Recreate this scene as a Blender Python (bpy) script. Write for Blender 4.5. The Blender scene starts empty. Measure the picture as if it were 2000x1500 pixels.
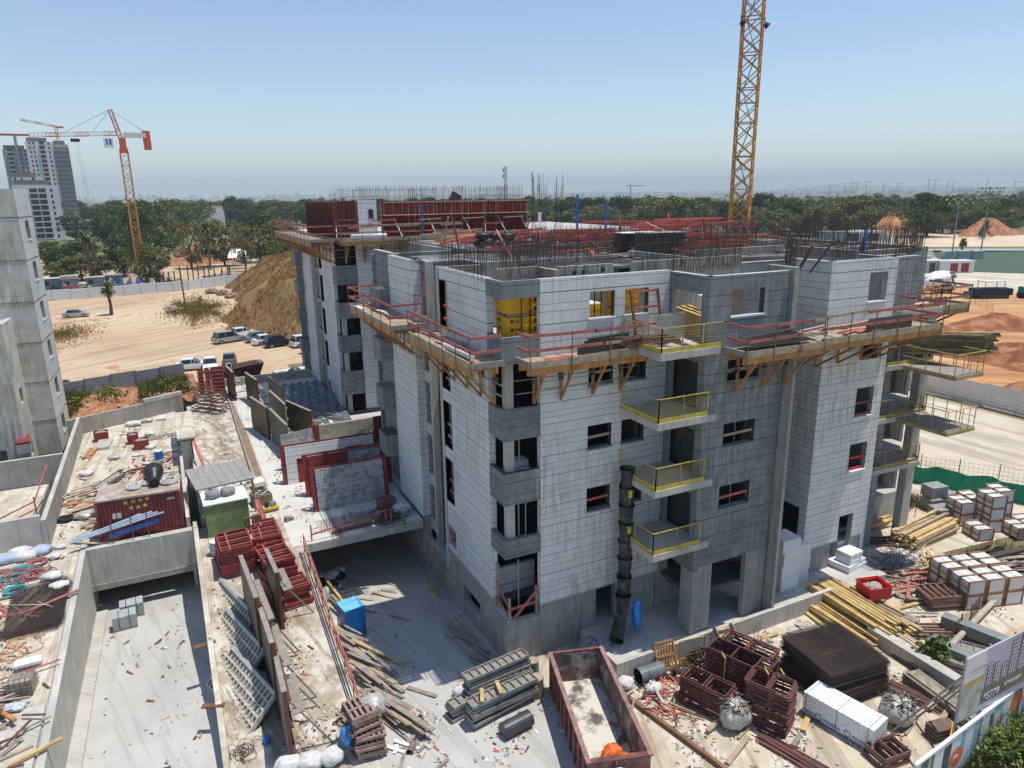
import bpy, bmesh, math, random
from math import sin, cos, pi, radians, atan2, hypot, sqrt
from mathutils import Vector, Matrix
random.seed(7)
sc = bpy.context.scene
COL = sc.collection
# ---------------- camera (world axes follow the building: +X along the street front, +Y away to the left)
CAMP = Vector((0, 0, 21.2))
PITCH, ROLL, YAW = .262017, -.0128315, .452178
def cam_axes():
    f = Vector((0, cos(PITCH), -sin(PITCH))); rt = Vector((1, 0, 0)); up = rt.cross(f)
    r2 = rt*cos(ROLL)+up*sin(ROLL); u2 = r2.cross(f)
    M = Matrix(((cos(YAW), sin(YAW), 0), (-sin(YAW), cos(YAW), 0), (0, 0, 1)))
    return M@r2, M@u2, M@f
RT, UP, FW = cam_axes()
cam = bpy.data.cameras.new('camera'); camo = bpy.data.objects.new('camera', cam); COL.objects.link(camo)
cam.sensor_width = 36; cam.lens = 36*1383.62/2000; cam.clip_end = 40000; cam.clip_start = .1
mw = Matrix((RT, UP, -FW)).transposed().to_4x4(); mw.translation = CAMP; camo.matrix_world = mw
sc.camera = camo
def where(x, y, z):
    q = Vector((x, y, z))-CAMP; d = q.dot(FW)
    return round((.5+.69181*q.dot(RT)/d)*100), round((.5-.92241*q.dot(UP)/d)*100)
# ---------------- sky and sun
SUN = Vector((.255, -.095, 1)).normalized()
w = bpy.data.worlds.new("World"); sc.world = w; w.use_nodes = True
nt = w.node_tree; bg = nt.nodes['Background']; sky = nt.nodes.new('ShaderNodeTexSky')
sky.sky_type = 'NISHITA'; sky.sun_disc = False; sky.sun_elevation = math.asin(SUN.z)
sky.sun_rotation = atan2(SUN.x, SUN.y); sky.dust_density = .15; sky.air_density = 1.0; sky.ozone_density = 1.3
nt.links.new(sky.outputs[0], bg.inputs[0]); bg.inputs[1].default_value = .15
sl = bpy.data.lights.new('sun', 'SUN'); sl.energy = 4.5; sl.angle = radians(.53); sl.color = (1, .955, .88)
so = bpy.data.objects.new('sun', sl); COL.objects.link(so); so.rotation_euler = SUN.to_track_quat('Z', 'Y').to_euler()
vs = sc.view_settings; vs.view_transform = 'Standard'; vs.look = 'None'; vs.gamma = 1; vs.use_curve_mapping = False; vs.exposure = 0
# ---------------- materials
MATS = {}
def mat(name, col, rough=.85, var=.18, tracks=None, scale=2.0, bump=.0, bscale=20, metal=0, streak=0, streakcol=None, joints=None, courses=False, spots=None, col2=None, c2scale=.4, c2lo=.5, c2hi=.6, alpha=None):
    if name in MATS: return MATS[name]
    m = bpy.data.materials.new(name); m.use_nodes = True; t = m.node_tree; N = t.nodes; Lk = t.links
    b = N['Principled BSDF']; b.inputs['Roughness'].default_value = rough; b.inputs['Metallic'].default_value = metal
    geo = N.new('ShaderNodeNewGeometry'); P = geo.outputs['Position']
    def noise(sc_, det=4, vec=P, rg=.55):
        n = N.new('ShaderNodeTexNoise'); n.inputs['Scale'].default_value = sc_; n.inputs['Detail'].default_value = det; n.inputs['Roughness'].default_value = rg
        Lk.new(vec, n.inputs['Vector']); return n.outputs['Fac']
    def mth(op, a, b_=None, c=None):
        n = N.new('ShaderNodeMath'); n.operation = op
        for i, v in enumerate((a, b_, c)):
            if v is None: continue
            if isinstance(v, (int, float)): n.inputs[i].default_value = v
            else: Lk.new(v, n.inputs[i])
        return n.outputs[0]
    def ramp(f, lo, hi):
        n = N.new('ShaderNodeMapRange'); n.inputs[1].default_value = lo; n.inputs[2].default_value = hi; Lk.new(f, n.inputs[0]); return n.outputs[0]
    def mix(f, a, b_):
        n = N.new('ShaderNodeMix'); n.data_type = 'RGBA'
        if isinstance(f, float): n.inputs[0].default_value = f
        else: Lk.new(f, n.inputs[0])
        for i, v in ((6, a), (7, b_)):
            if isinstance(v, tuple): n.inputs[i].default_value = (*v, 1)
            else: Lk.new(v, n.inputs[i])
        return n.outputs[2]
    lo = tuple(max(0, c*(1-var)) for c in col); hi = tuple(min(1, c*(1+var)) for c in col)
    c = mix(ramp(noise(scale), .3, .7), lo, hi)
    if col2: c = mix(ramp(noise(c2scale, 6, rg=.65), c2lo, c2hi), c, col2)
    if spots: c = mix(ramp(noise(spots[1], 5, rg=.7), spots[2], spots[2]+.04), c, spots[0])
    if tracks:
        tcol, ang, ts, tf = tracks; tbig = ramp(noise(ts*.12, 3), .4, .6); vr = N.new('ShaderNodeMapping'); vr.vector_type = 'TEXTURE'; vr.inputs['Rotation'].default_value = (0, 0, ang); vr.inputs['Scale'].default_value = (1/(ts*.07), 1/ts, 1/ts); Lk.new(P, vr.inputs['Vector'])
        c = mix(mth('MULTIPLY', mth('MULTIPLY', ramp(noise(1., 5, vr.outputs[0], .65), .48, .66), tbig), tf), c, tcol)
        vr2 = N.new('ShaderNodeMapping'); vr2.vector_type = 'TEXTURE'; vr2.inputs['Rotation'].default_value = (0, 0, ang+.3); vr2.inputs['Scale'].default_value = (1/(ts*.1), 1/(ts*1.7), 1/ts); vr2.inputs['Location'].default_value = (7, 3, 0); Lk.new(P, vr2.inputs['Vector'])
        c = mix(mth('MULTIPLY', ramp(noise(1., 5, vr2.outputs[0], .6), .53, .6), tf*.8), c, tuple(v*.85 for v in tcol))
    if streak or courses or joints:
        sx = N.new('ShaderNodeSeparateXYZ'); Lk.new(P, sx.inputs[0]); u = mth('ADD', sx.outputs[0], sx.outputs[1]); z = sx.outputs[2]
    if streak:
        cb = N.new('ShaderNodeCombineXYZ'); Lk.new(mth('MULTIPLY', u, 5.), cb.inputs[0]); Lk.new(mth('MULTIPLY', z, .45), cb.inputs[1])
        s1 = ramp(noise(1., 5, cb.outputs[0], .7), .44, .64)
        big = ramp(noise(.3, 3), .36, .6)
        c = mix(mth('MULTIPLY', mth('MULTIPLY', s1, big), streak), c, streakcol or tuple(v*.45 for v in col))
    if courses:
        zz = mth('ADD', z, mth('MULTIPLY', mth('SINE', mth('MULTIPLY', z, 5.3)), .07))
        row = mth('DIVIDE', zz, mth('ADD', courses, mth('MULTIPLY', mth('GREATER_THAN', z, 14.7), .085))); fr = mth("FRACT", row); j = mth("LESS_THAN", fr, .065)
        idx = mth('FLOOR', row); vo = mth('FRACT', mth('ADD', mth('DIVIDE', u, 1.17), mth('MULTIPLY', mth('SINE', mth('MULTIPLY', idx, 12.9)), 3.7)))
        vj = mth('LESS_THAN', vo, .014)
        # slight tone per block
        wn = N.new('ShaderNodeTexWhiteNoise'); wn.noise_dimensions = '2D'; cb2 = N.new('ShaderNodeCombineXYZ'); Lk.new(idx, cb2.inputs[0])
        Lk.new(mth('FLOOR', mth('ADD', mth('DIVIDE', u, 1.17), mth('MULTIPLY', mth('SINE', mth('MULTIPLY', idx, 12.9)), 3.7))), cb2.inputs[1]); Lk.new(cb2.outputs[0], wn.inputs['Vector'])
        c = mix(mth('MULTIPLY', wn.outputs[0], .16), c, tuple(v*.6 for v in col))
        c = mix(mth('MULTIPLY', vj, .5), c, tuple(v*.3 for v in col)); c = mix(mth('MULTIPLY', j, .8), c, (.05, .047, .043))
    if joints:
        ju, jz = joints
        f = mth('LESS_THAN', mth('FRACT', mth('DIVIDE', u, ju)), .035/ju)
        if jz:
            f2 = mth('LESS_THAN', mth('FRACT', mth('DIVIDE', z, jz)), .035/jz); f = mth('MAXIMUM', f, f2)
        c = mix(mth('MULTIPLY', f, .55), c, tuple(v*.4 for v in col))
    Lk.new(c, b.inputs['Base Color'])
    if bump:
        bn = N.new('ShaderNodeBump'); bn.inputs['Strength'].default_value = bump; bn.inputs['Distance'].default_value = .05
        Lk.new(noise(bscale, 6), bn.inputs['Height']); Lk.new(bn.outputs[0], b.inputs['Normal'])
    if alpha is not None: b.inputs['Alpha'].default_value = alpha
    b.inputs['Specular IOR Level'].default_value = 0. if 'leaf' in name or 'grass' in name or 'weeds' in name else .5
    MATS[name] = m; return m
WHITE = mat('white_block_cladding', (.74, .74, .73), var=.06, streak=.62, streakcol=(.36, .31, .24), courses=.345, spots=((.50, .47, .41), 1.1, .65), bump=.15, bscale=9)
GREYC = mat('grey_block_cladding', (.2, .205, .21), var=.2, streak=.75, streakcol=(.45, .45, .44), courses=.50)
CONC = mat('raw_concrete', (.37, .35, .315), var=.16, scale=1.3, bump=.25, streak=.75, streakcol=(.17, .15, .125), joints=(1.2, 0))
CONCP = mat('pale_concrete', (.50, .475, .42), var=.14, scale=.9, bump=.2, streak=.5, joints=(1.25, 0))
CONCD = mat('shade_painted_concrete', (.075, .072, .068), var=.25)  # indoor shade put into the concrete colour, so rooms behind openings look dark
SLAB = mat('slab_concrete', (.46, .44, .40), var=.12, scale=.7, bump=.3, col2=(.58, .56, .52), c2scale=.5)
STREET = mat('worn_concrete_road', (.46, .45, .42), var=.10, scale=.35, bump=.15, col2=(.50, .49, .46), c2scale=.25, spots=((.66, .65, .62), 1.6, .66), tracks=((.33, .32, .30), 1.5, .9, .45))
DECK = mat('dusty_deck', (.53, .47, .375), var=.15, scale=1.2, bump=.5, col2=(.67, .62, .53), c2scale=.6, c2lo=.48, c2hi=.62, spots=((.27, .21, .15), 3., .62), tracks=((.38, .30, .20), 1.2, 1.0, .7))
STRIP = mat('muddy_concrete', (.40, .335, .25), var=.2, scale=1., bump=.6, col2=(.63, .59, .52), c2scale=1.1, c2lo=.44, c2hi=.58, tracks=((.27, .20, .13), 1.5, 1.3, .85))
YARD = mat('yard_dirt', (.56, .475, .355), var=.14, scale=.8, bump=.6, col2=(.68, .63, .54), c2scale=.9, c2lo=.45, c2hi=.62, spots=((.3, .22, .15), 3., .63), tracks=((.34, .26, .17), .9, .8, .75))
SAND = mat('sand_lot', (.50, .355, .215), var=.15, scale=.05, bump=.3, bscale=2, col2=(.60, .47, .32), c2scale=.045, c2lo=.42, c2hi=.62, spots=((.46, .24, .12), .09, .60), tracks=((.38, .23, .12), .35, .3, .8))
PALE = mat('pale_gravel', (.56, .48, .36), var=.12, scale=.3, bump=.4, bscale=4, col2=(.64, .59, .49), c2scale=.12, tracks=((.38, .31, .22), 1.35, .5, .7))
ORANGE = mat('orange_soil', (.50, .25, .09), var=.2, scale=.06, bump=.5, bscale=2, col2=(.58, .38, .18), c2scale=.05, c2lo=.42, c2hi=.6, tracks=((.33, .135, .05), -.75, .35, .9))
RED = mat('red_earth', (.33, .135, .06), var=.35, scale=.7, bump=1, bscale=3, col2=(.42, .25, .13), c2scale=.5, spots=((.16, .07, .035), .8, .58))
GROUND = mat('dry_ground', (.22, .19, .10), var=.3, scale=.01, col2=(.10, .12, .05), c2scale=.006, c2lo=.4, c2hi=.55)
DRE = mat('dark_red_earth', (.27, .085, .03), var=.35, scale=.6, bump=1, bscale=3, col2=(.38, .18, .08), c2scale=.3)
REDF = mat('red_painted_steel', (.23, .033, .03), .6, var=.35, scale=3, bump=.1)
RUST = mat('rusty_steel', (.085, .045, .032), .8, var=.3, scale=6)
RUSTL = mat('brown_primed_steel', (.16, .075, .06), .65, var=.3, scale=5)
BAR = mat('rebar_steel', (.07, .05, .042), .7, var=.3, scale=3)
PINK = mat('faded_red_board', (.43, .13, .11), .8, var=.3, scale=2)
CORAL = mat('coral_timber', (.55, .12, .08), .75, var=.3, scale=1.5)
TIMB = mat('weathered_timber', (.40, .31, .21), var=.25, scale=3, bump=.2)
TIMBG = mat('grey_timber', (.28, .25, .21), var=.25, scale=3, bump=.2)
TIMBY = mat('yellow_timber', (.52, .37, .15), .7, var=.25, scale=2)
TIMBO = mat('orange_timber', (.50, .23, .07), .7, var=.3, scale=2)
BRKT = mat('ochre_bracket', (.38, .19, .06), .6, var=.35, scale=2)
PLY = mat('dark_film_plywood', (.055, .045, .038), .5, var=.3, scale=2)
PLYB = mat('brown_plywood', (.15, .085, .045), .55, var=.35, scale=2)
ALU = mat('grey_aluminium', (.30, .295, .275), .55, var=.2, scale=4, metal=.2)
ALUL = mat('light_aluminium', (.50, .49, .45), .5, var=.2, scale=4, metal=.15)
GALV = mat('galvanised_steel', (.30, .31, .32), .5, var=.15, metal=.4)
YEL = mat('yellow_paint', (.58, .42, .04), .6, var=.25, scale=3, spots=((.40, .37, .28), 5, .56))
YWRAP = mat('yellow_stretch_wrap', (.85, .45, .015), .35, var=.15, scale=4, bump=.5, bscale=9)
CRANE = mat('crane_yellow', (.55, .25, .04), .5, var=.15)
BLUE = mat('blue_paint', (.03, .13, .42), .5, var=.2)
BLUEW = mat('blue_plastic', (.02, .19, .50), .4, var=.15, bump=.2, bscale=10)
BLACK = mat('black_plastic', (.02, .021, .023), .45, var=.3, scale=5)
WHITEP = mat('white_plastic', (.78, .78, .77), .5, var=.06, scale=2)
STONE = mat('pale_stone_slabs', (.62, .60, .56), .7, var=.08, scale=6)
STONEG = mat('grey_stone_block', (.27, .27, .26), .8, var=.25, scale=3, bump=.4)
FOAM = mat('white_foam', (.75, .76, .76), .7, var=.05)
PAPER = mat('white_sacking', (.62, .61, .59), .8, var=.2, scale=6, bump=.6, bscale=8)
CAN = mat('crane_orange_red', (.55, .09, .04), .5, var=.15)
CWHITE = mat('crane_white', (.62, .62, .60), .5, var=.1)
LEAF = [mat('leaf_%s' % n, c, .7, var=.35, scale=.35) for n, c in (('olive', (.17, .175, .06)), ('dark', (.088, .115, .042)), ('mid', (.125, .16, .05)), ('dusty', (.20, .18, .085)), ('dry', (.24, .18, .12)))]
BARK = mat('bark', (.12, .09, .065), var=.3)
GRASS = mat('dry_grass', (.33, .20, .07), var=.35, scale=.25)
GRASSG = mat('green_weeds', (.13, .16, .045), var=.4, scale=.8)
TURF = mat('sports_turf', (.045, .09, .045), var=.12, scale=.1)
FENCEG = mat('grey_sheet_fence', (.22, .245, .27), .5, var=.1)
FENCEW = mat('pale_sheet_fence', (.60, .61, .62), .5, var=.08)
GLASS = mat('dark_glass', (.02, .025, .03), .1, var=.1)
RUBBER = mat('rubber', (.02, .02, .02), .8, var=.2)
NET = mat('green_netting', (.0, .22, .13), .7, var=.25, scale=1.5, bump=.4, bscale=4)
GLOSSW = mat('car_white', (.72, .73, .74), .25, var=.03); GLOSSS = mat('car_silver', (.38, .37, .34), .3, var=.05, metal=.3); GLOSSD = mat('car_navy', (.015, .02, .035), .2, var=.1); GLOSSG = mat('car_grey', (.16, .18, .19), .3, var=.1, metal=.3)
# ---------------- mesh helpers
class MB:
    def __init__(s): s.v = []; s.f = []; s.mi = []; s.ms = []
    def m(s, mt):
        if mt not in s.ms: s.ms.append(mt)
        return s.ms.index(mt)
    def poly(s, pts, mt):
        b = len(s.v); s.v += [tuple(p) for p in pts]; s.f.append(tuple(range(b, b+len(pts)))); s.mi.append(s.m(mt)); return s
    def box(s, x0, y0, z0, x1, y1, z1, mt, M=None):
        P = [(x0, y0, z0), (x1, y0, z0), (x1, y1, z0), (x0, y1, z0), (x0, y0, z1), (x1, y0, z1), (x1, y1, z1), (x0, y1, z1)]
        if M is not None: P = [tuple(M@Vector(p)) for p in P]
        b = len(s.v); s.v += P; k = s.m(mt)
        for q in ((0, 3, 2, 1), (4, 5, 6, 7), (0, 1, 5, 4), (1, 2, 6, 5), (2, 3, 7, 6), (3, 0, 4, 7)): s.f.append(tuple(b+i for i in q)); s.mi.append(k)
        return s
    def cbox(s, cx, cy, cz, sx, sy, sz, mt, rz=0, ry=0, rx=0):
        M = Matrix.Translation((cx, cy, cz)) @ Matrix.Rotation(rz, 4, 'Z') @ Matrix.Rotation(ry, 4, 'Y') @ Matrix.Rotation(rx, 4, 'X')
        return s.box(-sx/2, -sy/2, -sz/2, sx/2, sy/2, sz/2, mt, M)
    def beam(s, p, q, w_, h_, mt):
        p = Vector(p); q = Vector(q); d = q-p; L = d.length
        if L < 1e-6: return s
        d /= L; up = Vector((0, 0, 1)) if abs(d.z) < .98 else Vector((1, 0, 0)); r = d.cross(up).normalized(); u = r.cross(d)
        M = Matrix((r, d, u)).transposed().to_4x4(); M.translation = p
        return s.box(-w_/2, 0, -h_/2, w_/2, L, h_/2, mt, M)
    def tube(s, pts, r, mt, n=6, cap=True):
        k = s.m(mt); pts = [Vector(p) for p in pts]; rs = r if isinstance(r, (list, tuple)) else [r]*len(pts); rings = []
        for i, p in enumerate(pts):
            d = (pts[min(i+1, len(pts)-1)]-pts[max(i-1, 0)]).normalized(); up = Vector((0, 0, 1)) if abs(d.z) < .95 else Vector((1, 0, 0))
            a = d.cross(up).normalized(); c = a.cross(d); b = len(s.v)
            s.v += [tuple(p+(a*cos(2*pi*j/n)+c*sin(2*pi*j/n))*rs[i]) for j in range(n)]; rings.append(b)
        for a, b in zip(rings, rings[1:]):
            for j in range(n): s.f.append((a+j, a+(j+1) % n, b+(j+1) % n, b+j)); s.mi.append(k)
        if cap:
            s.f.append(tuple(rings[0]+j for j in range(n))[::-1]); s.mi.append(k); s.f.append(tuple(rings[-1]+j for j in range(n))); s.mi.append(k)
        return s
    def prism(s, pts, z0, z1, mt, mtop=None):
        n = len(pts); b = len(s.v); s.v += [(x, y, z0) for x, y in pts]+[(x, y, z1) for x, y in pts]; k = s.m(mt); kt = s.m(mtop or mt)
        s.f.append(tuple(range(b, b+n))[::-1]); s.mi.append(k); s.f.append(tuple(range(b+n, b+2*n))); s.mi.append(kt)
        for i in range(n): s.f.append((b+i, b+(i+1) % n, b+n+(i+1) % n, b+n+i)); s.mi.append(k)
        return s
    def grid(s, nx, ny, fn, mt):
        b = len(s.v); k = s.m(mt)
        for j in range(ny+1):
            for i in range(nx+1): s.v.append(tuple(fn(i/nx, j/ny)))
        for j in range(ny):
            for i in range(nx):
                a = b+j*(nx+1)+i; s.f.append((a, a+1, a+nx+2, a+nx+1)); s.mi.append(k)
        return s
    def blob(s, c, r, mt, n=10, m=7, amp=.2, seed=0, rnd=None):
        rg = random.Random(seed); ph = [rg.uniform(0, 6.28) for _ in range(6)]; amp *= .6
        def f(u, v):
            th = u*2*pi; p = (v-.5)*pi
            k = 1+amp*(sin(3*th+ph[0])*cos(2*p+ph[1])+.6*sin(5*th+4*p+ph[2])+.4*sin(9*th-6*p+ph[3]))*cos(p)
            return (c[0]+r[0]*k*cos(p)*cos(th), c[1]+r[1]*k*cos(p)*sin(th), c[2]+r[2]*k*sin(p))
        return s.grid(n, m, f, mt)
    def build(s, name, parent=None, loc=None, rz=0, smooth=False):
        me = bpy.data.meshes.new(name); me.from_pydata(s.v, [], s.f)
        for q in s.ms: me.materials.append(q)
        me.polygons.foreach_set('material_index', s.mi)
        if smooth: me.polygons.foreach_set('use_smooth', [True]*len(me.polygons))
        me.update(); o = bpy.data.objects.new(name, me); COL.objects.link(o)
        if parent: o.parent = parent
        if loc: o.location = loc
        o.rotation_euler.z = rz
        return o
    def build_each(s, name, parent=None):
        par = list(range(len(s.v)))
        def fd(i):
            while par[i] != i: par[i] = par[par[i]]; i = par[i]
            return i
        for f in s.f:
            for k in f[1:]: par[fd(k)] = fd(f[0])
        comp = {}
        for f, mi in zip(s.f, s.mi): comp.setdefault(fd(f[0]), []).append((f, mi))
        for c in comp.values():
            q = MB(); mp = {}
            for f, mi in c:
                for i in f:
                    if i not in mp: mp[i] = len(q.v); q.v.append(s.v[i])
                q.f.append(tuple(mp[i] for i in f)); q.mi.append(q.m(s.ms[mi]))
            q.build(name, parent)
    def wall(s, ax, c, a0, a1, z0, z1, th, ops, mt, mti=None, inn=1):
        """wall in plane ax=c from a0..a1, z0..z1; ops = (a0,a1,z0,z1) holes; thickness goes to +inn*th"""
        mti = mti or CONC; a0 += .004; a1 -= .004
        As = sorted({a0, a1, *[min(max(v, a0), a1) for o in ops for v in o[:2]]}); Zs = sorted({z0, z1, *[min(max(v, z0), z1) for o in ops for v in o[2:]]})
        solid = lambda i, j: 0 <= i < len(As)-1 and 0 <= j < len(Zs)-1 and not any(o[0] < (As[i]+As[i+1])/2 < o[1] and o[2] < (Zs[j]+Zs[j+1])/2 < o[3] for o in ops)
        def P(a, d, z): return (c+d, a, z) if ax == 'x' else (a, c+d, z)
        D = th*inn
        for i in range(len(As)-1):
            for j in range(len(Zs)-1):
                if not solid(i, j): continue
                a, b, e, f = As[i], As[i+1], Zs[j], Zs[j+1]
                s.poly([P(a, 0, e), P(b, 0, e), P(b, 0, f), P(a, 0, f)], mt); s.poly([P(a, D, e), P(a, D, f), P(b, D, f), P(b, D, e)], mti)
                if not solid(i-1, j): s.poly([P(a, 0, e), P(a, 0, f), P(a, D, f), P(a, D, e)], mt if i == 0 else mti)
                if not solid(i+1, j): s.poly([P(b, 0, e), P(b, D, e), P(b, D, f), P(b, 0, f)], mt if i == len(As)-2 else mti)
                if not solid(i, j-1): s.poly([P(a, 0, e), P(a, D, e), P(b, D, e), P(b, 0, e)], mti)
                if not solid(i, j+1): s.poly([P(a, 0, f), P(b, 0, f), P(b, D, f), P(a, D, f)], SLAB)
        return s
def tag(o, label, cat, group=None, kind=None):
    o['label'] = label; o['category'] = cat
    if group: o['group'] = group
    if kind: o['kind'] = kind
    return o
def struct(o, kind='structure'): o['kind'] = kind; return o
def thing(name, label, cat, loc=(0, 0, 0), rz=0, group=None):
    o = bpy.data.objects.new(name, None); o.empty_display_size = .2; COL.objects.link(o); o.location = loc; o.rotation_euler.z = rz
    return tag(o, label, cat, group)
def copy_tree(o, parent=None):
    c = o.copy(); COL.objects.link(c); c.parent = parent
    for ch in [k for k in o.children]: copy_tree(ch, c)
    return c
def pos_label(base, x, y, z, extra=''): return base
def lerp(a, b, t): return a+(b-a)*t
# ================= THE SETTING =================
m = MB(); X0, X1, Y0, Y1 = -5.9, 12.3, 26, 62; R_ = 14000
for a, b, c, d in ((-R_, -R_, R_, Y0), (-R_, Y1, R_, R_), (-R_, Y0, X0, Y1), (X1, Y0, R_, Y1)): m.poly([(a, b, -.03), (c, b, -.03), (c, d, -.03), (a, d, -.03)], GROUND)
struct(m.build('ground'))
def sheet(name, pts, z, mt): 
    m = MB(); m.poly([(x, y, z if not callable(z) else z(x, y)) for x, y in pts], mt); return struct(m.build(name))
# ramp, strip, street
def zr(y): return 0 if y < 28 else -(y-28)*.094
m = MB()
for a, b in ((6, 28), (28, 62)): m.poly([(-5.75, a, zr(a)+.005), (-.3, a, zr(a)+.005), (-.3, b, zr(b)+.005), (-5.75, b, zr(b)+.005)], STREET)
m.box(-5.75, 22, -.1, -5.2, 28, .12, CONCP); m.poly([(-5.2, 28, .12), (-5.2, 42, zr(42)+.1), (-5.75, 42, zr(42)+.1), (-5.75, 28, .12)], CONCP)
m.poly([(-5.2, 28, .12), (-5.2, 28, -.2), (-5.2, 42, zr(42)-.2), (-5.2, 42, zr(42)+.1)], CONCP)
struct(m.build('ramp'))
def zs(y): return 0 if y < 26 else -(y-26)*.09
m = MB(); m.poly([(-.3, 6, .0), (40, 6, .0), (40, 26, .0), (-.3, 26, .0)], YARD); struct(m.build('yard'))
m = MB(); m.poly([(4.9, 6, .012), (13.9, 6, .012), (14.2, 22, .012), (12.4, 26, .012), (4.9, 26, .012)], STREET)
m.poly([(4.9, 26, .012), (12.4, 26, .012), (12.4, 62, zs(62)), (4.9, 62, zs(62))], STREET); struct(m.build('road'))
def zst(y): return max(.02, min(2.5, (y-23)*2.48/14+.02))
m = MB(); ys = [21.5, 23, 26, 29, 32, 35, 37, 42.2]
for a, b in zip(ys, ys[1:]):
    m.poly([(-.05, a, zst(a)), (5.1, a, zst(a)), (5.1, b, zst(b)), (-.05, b, zst(b))], STRIP)
    if a >= 23: m.poly([(5.1, a, zst(a)), (5.1, a, -3), (5.1, b, -3), (5.1, b, zst(b))], CONC); m.poly([(-.05, a, -3), (-.05, a, zst(a)), (-.05, b, zst(b)), (-.05, b, -3)], CONC)
struct(m.build('access_strip'))
# left lot and decks
m = MB(); m.box(-40, 12, -.2, -6.02, 44.2, 2.5, CONC); 
m.v; struct(m.build('left_terrace'))
sheet('left_terrace_dust', [(-39.9, 12.1), (-6.1, 12.1), (-6.1, 44), (-39.9, 44)], 2.515, DECK)
m = MB(); m.prism([(-7.7, 42.75), (-.62, 42.75), (-.62, 69), (-7.7, 65.6)], 2.05, 2.5, CONC); struct(m.build('middle_deck'))
sheet('middle_deck_dust', [(-7.55, 42.8), (-.7, 42.8), (-.7, 68.8), (-7.55, 65.5)], 2.52, DECK)
m = MB(); m.box(.35, 42.2, 2.05, 13.2, 76, 2.5, SLAB); m.box(5.1, 37.2, 2.0, 12.06, 42.2, 2.5, SLAB); m.box(13.2, 42.2, .5, 29, 60, 2.48, SLAB); struct(m.build('east_deck'))
sheet('east_deck_mud', [(.6, 45.8), (3.6, 45.8), (3.9, 75.7), (.6, 75.7)], 2.512, STRIP)
sheet('east_deck_dust', [(4.5, 37.3), (12, 37.3), (12, 58), (4.6, 75.5)], 2.506, mat('pale_deck', (.60, .585, .54), var=.08, scale=.6, bump=.25, col2=(.5, .46, .38), c2scale=.35, c2lo=.5, c2hi=.66))
sheet('east_deck_puddle', [(3.95, 46), (4.35, 46), (4.5, 58), (4.3, 73), (3.95, 73)], 2.53, mat('damp_mud', (.24, .17, .11), var=.3, scale=2))
# dark space below the decks
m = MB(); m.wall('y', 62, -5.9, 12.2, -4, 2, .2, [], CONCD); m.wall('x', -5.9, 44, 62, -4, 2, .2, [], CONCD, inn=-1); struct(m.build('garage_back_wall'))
# far lots
sheet('sand_lot', [(-60, 79), (12.9, 79), (13, 94), (110, 94), (120, 205), (-90, 178)], .0, SAND)
sheet('dirt_track', [(-4, 205), (8, 205), (14, 250), (40, 330), (34, 334), (2, 252)], .02, SAND)
sheet('pale_lot', [(34, 24), (71, 20), (71, 60), (46, 62), (34, 40)], .01, PALE)
sheet('orange_field', [(73.5, -60), (190, -60), (205, 200), (130, 150), (73.5, 110)], .01, ORANGE)
sheet('orange_corner', [(28.5, 3), (42, 3), (42, 16.5), (31.5, 17.0), (30.3, 14)], .02, mat('orange_verge', (.52, .36, .2), var=.2, scale=.8, bump=.6, col2=(.5, .25, .11), c2scale=.7))
sheet('far_pale_road', [(160, 75), (232, 60), (215, 175), (160, 140)], .03, PALE)
sheet('sports_pitch', [(186, 119), (218, 80), (300, 120), (245, 163)], .06, TURF)
sheet('far_road', [(240, 158), (340, 100), (352, 108), (246, 172)], .06, mat('far_asphalt', (.3, .3, .3)))
sheet('far_orange_yard', [(250, 180), (360, 110), (420, 190), (300, 260)], .04, mat('far_yard', (.62, .48, .33), var=.15, scale=.05))
sheet('left_far_yard', [(-60, 205), (30, 222), (30, 300), (-20, 320), (-90, 290)], .03, SAND)
# grey soil bank behind the deck wall
rg = random.Random(3)
def bank(u, v):
    x = lerp(-20, 1.6, u); y = lerp(65.9+(x+8)*.47, 95, v); t = max(0, (v-.62)/.38); return (x, y, (3.75-1.9*min(1, v*1.6)+.35*sin(x*1.3+y*.5)*(1-v)+.25*sin(x*4.1+y*2)*(1-v)-.3*(v < .03))*(1-t)+.0)
m = MB(); m.grid(60, 30, bank, RED); struct(m.build('soil_bank'))
# grass covered mound
def mound(u, v):
    y = lerp(101, 190, v); x0 = 16-8.5*min(1, (y-101)/27.)+6.5*max(0, min(1, (y-128)/25.)); x = x0+u*45+1.2*sin(y*.5)*(1-u); k = min(1, u*45/15.); q = min(1, (y-101)/17.)
    h = 10.3*sin(k*pi/2)**1.1*sin(q*pi/2)*(1-max(0, v-.6)*.7); return (x, y, max(.01, h*(.93+.06*sin(x*.9+y*.3)+.04*sin(y*1.1+x*.4))))
m = MB(); m.grid(50, 50, mound, mat('mound_soil', (.33, .155, .07), var=.35, scale=.3, bump=.8, bscale=3, col2=(.27, .17, .075), c2scale=.15, c2lo=.35, c2hi=.5)); struct(m.build('earth_mound'))
def tufts(name, fn, n, h, mt, label_kind='stuff', w_=.05, seed=1, lean=.3):
    rg = random.Random(seed); m = MB()
    for i in range(n):
        x, y, z = fn(rg); a = rg.uniform(0, pi); hh = h*rg.uniform(.5, 1.3); dx = cos(a)*w_; dy = sin(a)*w_; lx = rg.uniform(-lean, lean)*hh; ly = rg.uniform(-lean, lean)*hh
        mm = mt if not isinstance(mt, list) else rg.choice(mt)
        m.poly([(x-dx, y-dy, z-.05), (x+dx, y+dy, z-.05), (x+lx, y+ly, z+hh)], mm)
    o = m.build(name); o['kind'] = 'stuff'; return o
GB = mat('grass_dark', (.16, .12, .045), var=.3, scale=.3)
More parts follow.
